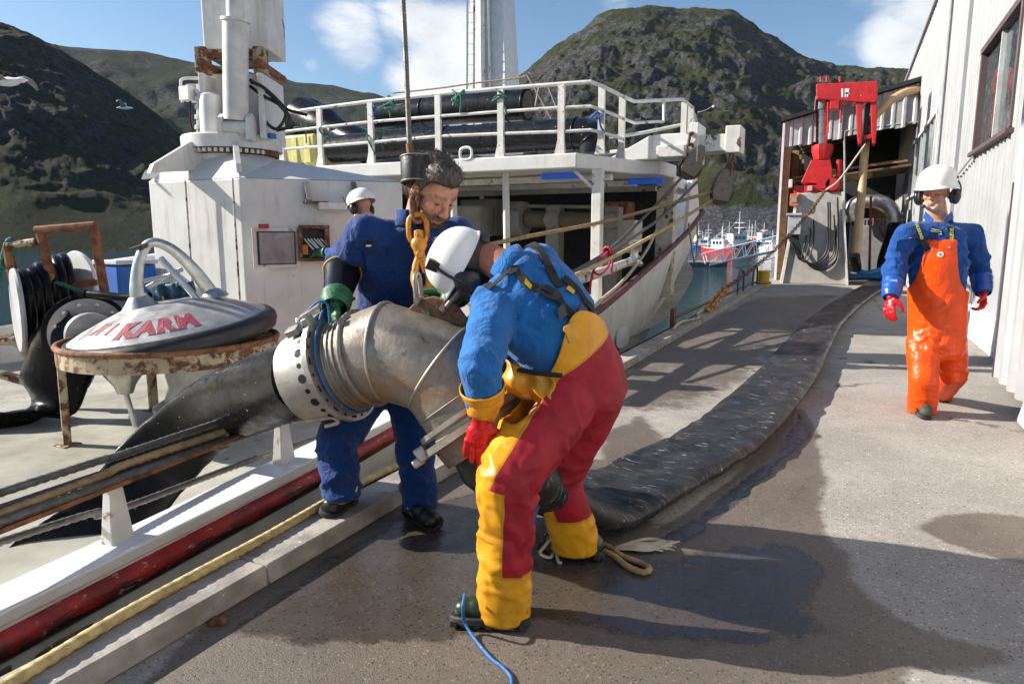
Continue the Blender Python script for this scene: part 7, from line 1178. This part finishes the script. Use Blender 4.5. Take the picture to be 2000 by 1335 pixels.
    mb = MB(); s = 1.13; mb.ell(q(0, -.022, .036), (.085*s, .108*s, .099*s), Bm, 24, 16); mb.ell(q(0, -.06, -.005), (.080*s, .072*s, .08*s), Bm, 20, 12); mb.ell(q(0, .02, .085), (.066*s, .07*s, .052*s), Bm, 20, 12); V, F = remesh(mb, .006); V = lap(V, F, 3); L = (V-hd)@Bm/s; N = vnorm(V, F); V = V+N*(.004*(vnoise(L*V3(160, 40, 70), 2)-.4)+.006*sstep(.07, .1, L[:, 2])*vnoise(L*V3(190, 50, 60), 5))[:, None]
    V, F = trim(V, F, lambda C: (lambda l: (l[:, 2] > np.where(l[:, 1] > .055, .072, np.where(l[:, 1] > -.015, .072-.115*sstep(.055, .0, l[:, 1]), -.03-.07*sstep(-.03, -.08, l[:, 1])))) & ~((abs(l[:, 0]) > .07) & (abs(l[:, 1]+.006) < .024) & (l[:, 2] < .025)))((C-hd)@Bm/s)); hair_o = mesh_obj('hair', V, F, hm_, par, solid=.002)
    rg = np.random.default_rng(5); N = vnorm(V, F); mb = MB(); flow = Bm@V3(.25, -.75, -.35)
    for i in rg.choice(len(V), 1100): n_ = N[i]; t_ = unit(flow-n_*(flow@n_)+rg.normal(0, .28, 3)); L_ = rg.uniform(.014, .03); p_ = V[i]; mb.tube(np.array([p_, p_+t_*L_*.5+n_*.006, p_+t_*L_+n_*rg.uniform(.001, .007)]), [.0011, .0009, .0004], 3)
    hs_ = mb.build('hair_strands', hm_, hair_o, smooth=80); hs_['kind'] = 'stuff'
    gg = cloth('green_rubber_glove', (.022, .12, .055), .5, bump=.3, bs=90, sheen=0); bk_ = M('black_gauntlet', (.008, .008, .009), .22, bump=.1, bs=30, var=.3)
    dR = unit(wrR-elR); d2 = unit(V3(.05, 0, -.9)-fw_*.35); glove(par, wrR+dR*.02, d2, -fw_*-.2+rt_*.6-V3(0, 0, .3), gg, -1, 1.12, .75, seed=7, cuff=[(wrR-dR*.03, .062), (wrR+dR*.02, .060), (wrR+dR*.055, .05)])
    mb = MB(); C = spline([elR*.75+wrR*.25, elR*.4+wrR*.6, wrR+dR*.0], 6); mb.tube(C, np.linspace(.083, .056, len(C)), 24, caps=False); go = mb.build('gauntlet', bk_, par, smooth=80); go.modifiers.new('s', 'SOLIDIFY').thickness = .004
    mb = MB(); mb.torus(C[0], C[1]-C[0], .0835, .0035, 28, 6); mb.build('gauntlet_trim', yel_tag, par, smooth=90)
    glove(par, wrL, unit(V3(-.35, -.1, -.5)-rt_*.3), -fw_*.3-rt_*.6, gg, 1, 1.12, .7, seed=9, cuff=[(elL*.3+wrL*.7, .06), (wrL, .05)])
    bb, bs_ = M('black_leather_boot', (.010, .010, .011), .38, var=.3, bump=.3, bs=60, dirt=.12), M('boot_sole_dark'); ht = pt_z(690, 975, .087); to = pt_z(632, 1012, .087); boot(par, ht, to, V3(ht[0]*.78+to[0]*.22, ht[1]*.78+to[1]*.22, .225), bb, bs_, 1.1, .06, False)
    ht, to = pt_z(798, 1000, .004), pt_z(862, 1031, .004); boot(par, ht, to, V3(ht[0]*.78+to[0]*.22, ht[1]*.78+to[1]*.22, .14), bb, bs_, 1.1, .06, False)
    for a_, b_ in (((698, 950, 3.0), (690, 975, 3.0)), ((795, 990, 3.2), (806, 1008, 3.2))): mb = MB(); mb.bar(H(*a_), H(*b_), .008, .006); mb.build('reflex_trim', M('lime_trim', (.5, .62, .02), .5), par)
standing_man()
# ================================================================= man walking towards the camera
def walking_man():
    H = pt_h; par = thing('person', tuple(pt_z(1815, 815)), 'man in orange bib trousers and white hard hat walking towards the camera', 'person', 'men working on the quay')
    blue = cloth('blue_shirt_sun', (.007, .062, .26), .85, vs=9, dirt=.08); h0 = 5.40
    P = lambda x, y, d=0.: H(x, y, h0+d)
    lat = V3(1, 0, 0); fwd = V3(0, -1, 0); hip, wst, ch, up_, nk, hd = P(1830, 652), P(1831, 590), P(1831, 508, -.01), P(1832, 452, .0), P(1834, 430, .01), P(1829, 378, -.03)
    shR, elR, wrR = P(1768, 458), P(1748, 522, .03), P(1741, 571, -.10); shL, elL, wrL = P(1894, 458), P(1914, 522, .05), P(1919, 562, -.06)
    mb = MB(); rings_loft(mb, [(hip, lat, fwd, .17, .13), (wst, lat, fwd, .185, .14), (ch, lat, fwd, .205, .145), (up_, lat, fwd, .185, .115), (nk-V3(0, 0, .03), lat, fwd, .085, .08)])
    mb.limb([(shR, .085), (elR, .074), (wrR, .062)], 16); mb.limb([(shL, .085), (elL, .074), (wrL, .062)], 16); mb.limb([(shR, .085), (up_, .09), (shL, .085)], 14)
    z = [(elR, .13, elR-shR, .024, 14), (elL, .13, elL-shL, .024, 14), (ch-lat*.13, .14, V3(.5, 0, 1), .020, 10), (ch+lat*.13, .14, V3(-.5, 0, 1), .020, 10), (wst, .16, V3(0, 0, 1), .02, 11), (shR, .12, elR-shR+rt_*.3, .018, 12), (shL, .12, elL-shL-rt_*.3, .018, 12)]
    jo, JV, JF = garment('shirt', mb, .0105, par, blue, zones=z, base=.005, bf=8, seed=71, smooth=5); tj = bvh(JV, JF)
    hR, kR, aR = P(1803, 668), P(1804, 738, -.12), P(1801, 800, -.06); hL, kL, aL = P(1856, 668), P(1860, 728, .02), P(1835, 772, .42)
    orange = cloth('orange_oilskin', (.82, .072, .001), .34, bump=.25, bs=60, var=.14, vs=6, sheen=0)
    mb = MB(); mb.limb([(hR, .115), (hR*.5+kR*.5, .112), (kR, .105), (kR*.4+aR*.6, .104), (aR, .106), (aR+V3(0, 0, -.06), .106)], 18); mb.limb([(hL, .115), (kL, .103), (aL, .092), (aL+V3(0, 0, -.05), .094)], 18)
    rings_loft(mb, [(hip-V3(0, 0, .20), lat, fwd, .165, .12), (hip-V3(0, 0, .10), lat, fwd, .20, .145), (hip, lat, fwd, .20, .155), (wst, lat, fwd, .205, .163), (ch, lat, fwd, .22, .165), (ch+V3(0, 0, .16), lat, fwd, .205, .15)])
    def keep(C):
        x = (C-ch)@lat; f = (C-ch)@fwd; zc_ = C[:, 2]; top = P(1831, 470)[2]; side = P(1831, 570)[2]; half = .098+.02*0; bibtop = np.where((f > 0), np.where(abs(x) < half, top+.01*(abs(x)/.1)**2, side+(top-side)*np.exp(-np.maximum(0, abs(x)-half)/.035)), side-.02); lowcut = np.where(x < (kR-ch)@lat+.16, aR[2]-.02, aL[2]-.05); lowcut = np.where((C-hip)@fwd < -.2, aL[2]-.03, aR[2]-.02); return (zc_ < bibtop) & (zc_ > lowcut)
    zz = [(hip+fwd*.12+V3(0, 0, -.06), .14, unit(V3(.5, 0, 1)), .020, 10), (kR, .13, V3(.2, 0, 1), .012, 10), (aR+V3(0, 0, .05), .12, V3(0, 0, 1), .016, 14), (kL, .14, V3(.3, 0, 1), .017, 11), (hR, .12, unit(lat+V3(0, 0, 1)), .015, 10), (hL, .12, unit(-lat+V3(0, 0, 1)), .015, 10), (wst+fwd*.1, .13, V3(0, 0, 1), .010, 9)]
    to, TV, TF = garment('bib_trousers', mb, .0105, par, orange, keep=keep, zones=zz, base=.006, bf=5.5, seed=83, smooth=12, solid=.006); tt = bvh(TV, TF)
    mb = MB(); th = np.arange(20)*2*math.pi/20; c0 = aR+V3(0, 0, -.025); mb.loft([[c0+rt_*math.cos(t)*r+fw_*math.sin(t)*r+V3(0, 0, z_) for t in th] for r, z_ in ((.106, .0), (.105, -.035), (.099, -.036), (.099, 0))], caps=False); mb.build('hem_lining', M('tan_lining', (.42, .26, .15), .8), par, smooth=80)
    for pts in ([(1791, 425), (1802, 446), (1817, 484)], [(1866, 425), (1865, 446), (1861, 482)]): ribbon(tj, [P(x, y, -.2) for x, y in pts], .042, .016, k=10).build('brace', blackw, par, smooth=60)
    for txt, px, py, ang in (('AALESUND', 1802, 446, -1.24), ('KLEDE', 1864, 456, 1.57)):
        p0, n0, *_ = tj.find_nearest(Vector(P(px, py, -.2))); n0 = np.array(n0); p0 = np.array(p0)+n0*.0225; r_ = unit(rt_-n0*(rt_@n0)); u_ = np.cross(n0, r_); u_ = u_ if u_[2] > 0 else -u_; a_ = r_*math.cos(ang)+u_*math.sin(ang); b_ = np.cross(n0, a_); mb = MB(); text_on(mb, txt, .034 if txt == 'KLEDE' else .028, lambda u, v: p0+a_*u+b_*v, .001); mb.build('strap_lettering', M('pale_yellow_print', (.7, .68, .2), .6), par, smooth=0)
    p0, n0, *_ = tt.find_nearest(Vector(P(1841, 494, -.3))); n0 = np.array(n0); p0 = np.array(p0); mb = MB(); mb.lathe([(.022, 0), (.022, .009), (.002, .0095)], p0, n0, 14); mb.build('bib_badge', M('badge_white'), par, smooth=0); mb = MB(); mb.lathe([(.010, .0096), (.010, .0105), (.001, .0106)], p0, n0, 10); mb.build('badge_centre', M('badge_grey', (.25, .25, .27), .5), par, smooth=0)
    for x, y in ((1813, 482), (1865, 481)): p0, n0, *_ = tt.find_nearest(Vector(P(x, y, -.3))); mb = MB(); mb.lathe([(.008, .004), (.008, .011), (.001, .012)], np.array(p0), np.array(n0), 10); mb.build('snap_button', alu, par)
    ribbon(tj, [P(1772, 470, -.2), P(1773, 480, -.2), P(1774, 492, -.2)], .10, .004, thick=.004).build('chest_pocket', blue, par, smooth=60); ribbon(tj, [P(1785, 464, -.2), P(1786, 470, -.2)], .024, .010, thick=.001, k=3).build('pocket_badge', M('badge_white'), par, smooth=0)
    ribbon(tj, [P(1856, 428, -.2), P(1861, 442, -.2), P(1862, 456, -.2)], .016, .013, thick=.002).build('lanyard', M('lime_lanyard', (.55, .75, .08), .6), par, smooth=60)
    # collar wings and striped shirt in the neck opening
    tw = M('striped_jersey', (.5, .5, .52), .9)
    for k in range(6): ribbon(tj, [P(1841-5+k*.3, 433+k*4.4, -.2), P(1841+5-k*.3, 433+k*4.4, -.2)], .009, .004+.0002*k, thick=.002, k=3).build('jersey_stripe', tw if k % 2 else blackw, par, smooth=0)
    for sg in (-1, 1):
        a, b_, c, d = (P(1833+sg*x, y, -.11+e) for x, y, e in ((26, 412, .06), (30, 426, .03), (14, 436, -.05), (9, 428, -.05))); mb = MB(); mb.prism([a, b_, c, d], fwd*.012); mb.build('collar_wing', blue, par, bevel=.004)
    mb = MB(); th = np.linspace(-2.2, 2.2, 24); mb.sheet([[nk-V3(0, 0, .02)+V3(0, 0, h)+(-fwd*math.cos(t)*r+lat*math.sin(t)*r) for t in th] for h, r in ((0, .095), (.05, .082))]); co = mb.build('collar', blue, par, smooth=80); co.modifiers.new('s', 'SOLIDIFY').thickness = .006
    hf = unit(V3(-.40, -.9, -.06)); Bm = basis(hf); bm = MB(); bm.limb([(nk, .06), (ch, .10), (hip, .10), (hR, .07), (kR, .05), (aR, .045)], 10); bm.limb([(hip, .09), (hL, .07), (kL, .05), (aL, .045)], 10); bm.limb([(up_, .07), (shR, .05), (elR, .04), (wrR, .032)], 10); bm.limb([(up_, .07), (shL, .05), (elL, .04), (wrL, .03)], 10)
    ho, q = head(par, hd, Bm, 1.05, stub=.55, neck=[(nk, .064), (up_, .075)], tone=(.52, .25, .17), body_mb=bm)
    hc = hd+Bm@V3(0, -.008, .055); hh = hardhat(par, hc, Bm, white_h, .135, .162, .155, .042, True)
    def hs(u, v): t = math.pi/2+.10-u/.155; return hc+Bm@V3(.136*math.cos(t)*math.cos(v), .163*math.sin(t)*math.cos(v), .156*math.sin(v)+.002)
    mb = MB(); text_on(mb, 'JOHN', .042, lambda u, v: hs(u+.05, .30+v/.15), .0015); jt = mb.build('name_lettering', M('faded_print', (.30, .30, .30), .7), par, smooth=0)
    mu = M('muff_black')
    for sg in (-1, 1): earmuff(par, hd+Bm@V3(sg*.118, -.015, -.025), Bm@V3(sg, 0, -.1), Bm@V3(0, 0, 1), mu, 1.25)
    mb = MB(); mb.tube(spline([hd+Bm@V3(.12, .03, -.05), hd+Bm@V3(.10, .085, -.075), hd+Bm@V3(.055, .11, -.088)], 6), .0035, 6); mb.ell(hd+Bm@V3(.045, .115, -.092), (.02, .013, .013), Bm, 10, 8); mb.build('microphone', plast, par, smooth=60)
    gr = cloth('red_rubber_glove', (.5, .01, .015)); cb_ = M('blue_gauntlet', (.012, .07, .36), .3, bump=.2, bs=50)
    for w, e, sd, tw_, se in ((wrR, elR, 1, .35, 1), (wrL, elL, -1, .65, 2)):
        d = unit(w-e); glove(par, w+d*.045, unit(d*.8+V3(0, 0, -.5)), (rt_*sd*.9+fw_*.4) if sd > 0 else (-rt_*.9+fw_*.2), gr, 1 if sd > 0 else -1, 1.1, tw_, seed=se, cuff=[(e*.5+w*.5, .075), (w, .066), (w+d*.05, .052)], cmat=cb_)
    p = elR*.35+wrR*.65+fwd*.075-rt_*.0; mb = MB(); mb.box(p, (.05, .004, .075)); mb.build('cuff_print', M('print_pale_blue', (.25, .36, .6), .5), par)
    bm_, bs_ = M('brown_work_boot', (.060, .050, .038), .7, var=.25, bump=.3, bs=60), M('boot_sole_dark'); ht = aR*V3(1, 1, 0)+V3(0, 0, .004)-fwd*.06; to = ht+unit(fwd-rt_*.05)*.31; boot(par, ht, to, V3(ht[0]*.72+to[0]*.28, ht[1]*.72+to[1]*.28, .12), bm_, bs_, 1.2, .052, False)
    hl = aL+V3(0, 0, -.03)-fwd*.02; tl = V3(aL[0], aL[1], 0)+fwd*.17+V3(0, 0, .012); boot(par, hl+V3(0, 0, -.02), tl, hl+V3(0, 0, .09)+fwd*.03, bm_, bs_, 1.1, .06, False)
walking_man()
# ================================================================= man at the control cabinet, mostly hidden
def cabinet_man():
    H = pt_h; par = thing('person', tuple(pt_z(740, 660, DZ)), 'man in white helmet and red trousers half hidden behind the bearded man', 'person', 'men working on the quay')
    P = lambda x, y, d=0.: H(x, y, 6.75+d); hip, ch, up_, nk, hd = P(745, 600), P(742, 500), P(735, 450), P(725, 432), P(706, 405); fwd = unit(-rt_*.75+fw_*.6); lat = unit(np.cross(fwd, V3(0, 0, 1))); sh1, sh2 = up_-fw_*.19+rt_*.03, up_+fw_*.19; hand = on_face(622, 492, .16); el = (sh1+hand)/2+V3(0, 0, -.10)
    hR, kR, aR = P(728, 625, -.1), P(722, 700, -.12), pt_z(720, 672, DZ+.1)*0+V3(*(P(722, 700, -.12)[:2]), DZ+.1); hL = P(756, 625, .1); kL = P(756, 700, .1); aL = V3(*kL[:2], DZ+.1)
    mb = MB(); rings_loft(mb, [(hip, lat, fwd, .17, .13), (ch, lat, fwd, .2, .145), (up_, lat, fwd, .18, .11), (nk-V3(0, 0, .02), lat, fwd, .08, .08)]); mb.limb([(sh1, .08), (el, .065), (hand*.75+el*.25, .05)], 14); mb.limb([(sh2, .08), (P(760, 500, .25), .065), (P(740, 560, .2), .05)], 14); mb.limb([(sh1, .08), (up_, .09), (sh2, .08)], 12); garment('jacket', mb, .014, par, cloth('blue_shirt_sun', (0, 0, 0)), base=.005, seed=4)
    mb = MB(); mb.limb([(hR, .13), (kR, .11), (aR, .10)], 14); mb.limb([(hL, .13), (kL, .11), (aL, .10)], 14); rings_loft(mb, [(hip-V3(0, 0, .1), lat, fwd, .19, .15), (hip, lat, fwd, .2, .16), (ch, lat, fwd, .215, .165), (ch+V3(0, 0, .05), lat, fwd, .2, .15)]); garment('bib_trousers', mb, .014, par, cloth('red_oilskin', (.55, .008, .008), .4, sheen=0), base=.006, seed=6)
    Bm = basis(unit(fwd+V3(0, 0, -.35))); head(par, hd, Bm, 1., neck=[(nk, .06), (up_, .08)]); hardhat(par, hd+Bm@V3(0, -.01, .045), Bm, white_h, .122, .150, .13, .02, False)
    for sg in (-1, 1): earmuff(par, hd+Bm@V3(sg*.098, 0, -.02), Bm@V3(sg, 0, 0), Bm@V3(0, 0, 1), M('muff_black'), 1.15)
    mb = MB(); a = hd-rt_*.09-fw_*.05; mb.cyl(a+V3(0, 0, -.05), a+V3(0, 0, .10)-rt_*.08, .005, n=6); mb.build('radio_aerial', plast, par)
    gg = cloth('green_rubber_glove', (0, 0, 0)); d = unit(hand-el); glove(par, hand-d*.06, d, V3(0, 0, -1), gg, 1, 1.1, .5, cuff=[(hand*.6+el*.4, .062), (hand-d*.06, .046)])
    for a in (aR, aL): boot(par, V3(a[0], a[1], DZ+.004)-fwd*.08, V3(a[0], a[1], DZ+.004)+fwd*.21, V3(a[0], a[1], DZ+.14)-fwd*.02, M('green_rubber_boot'), M('boot_sole_dark'), 1.1, .06, False)
cabinet_man()
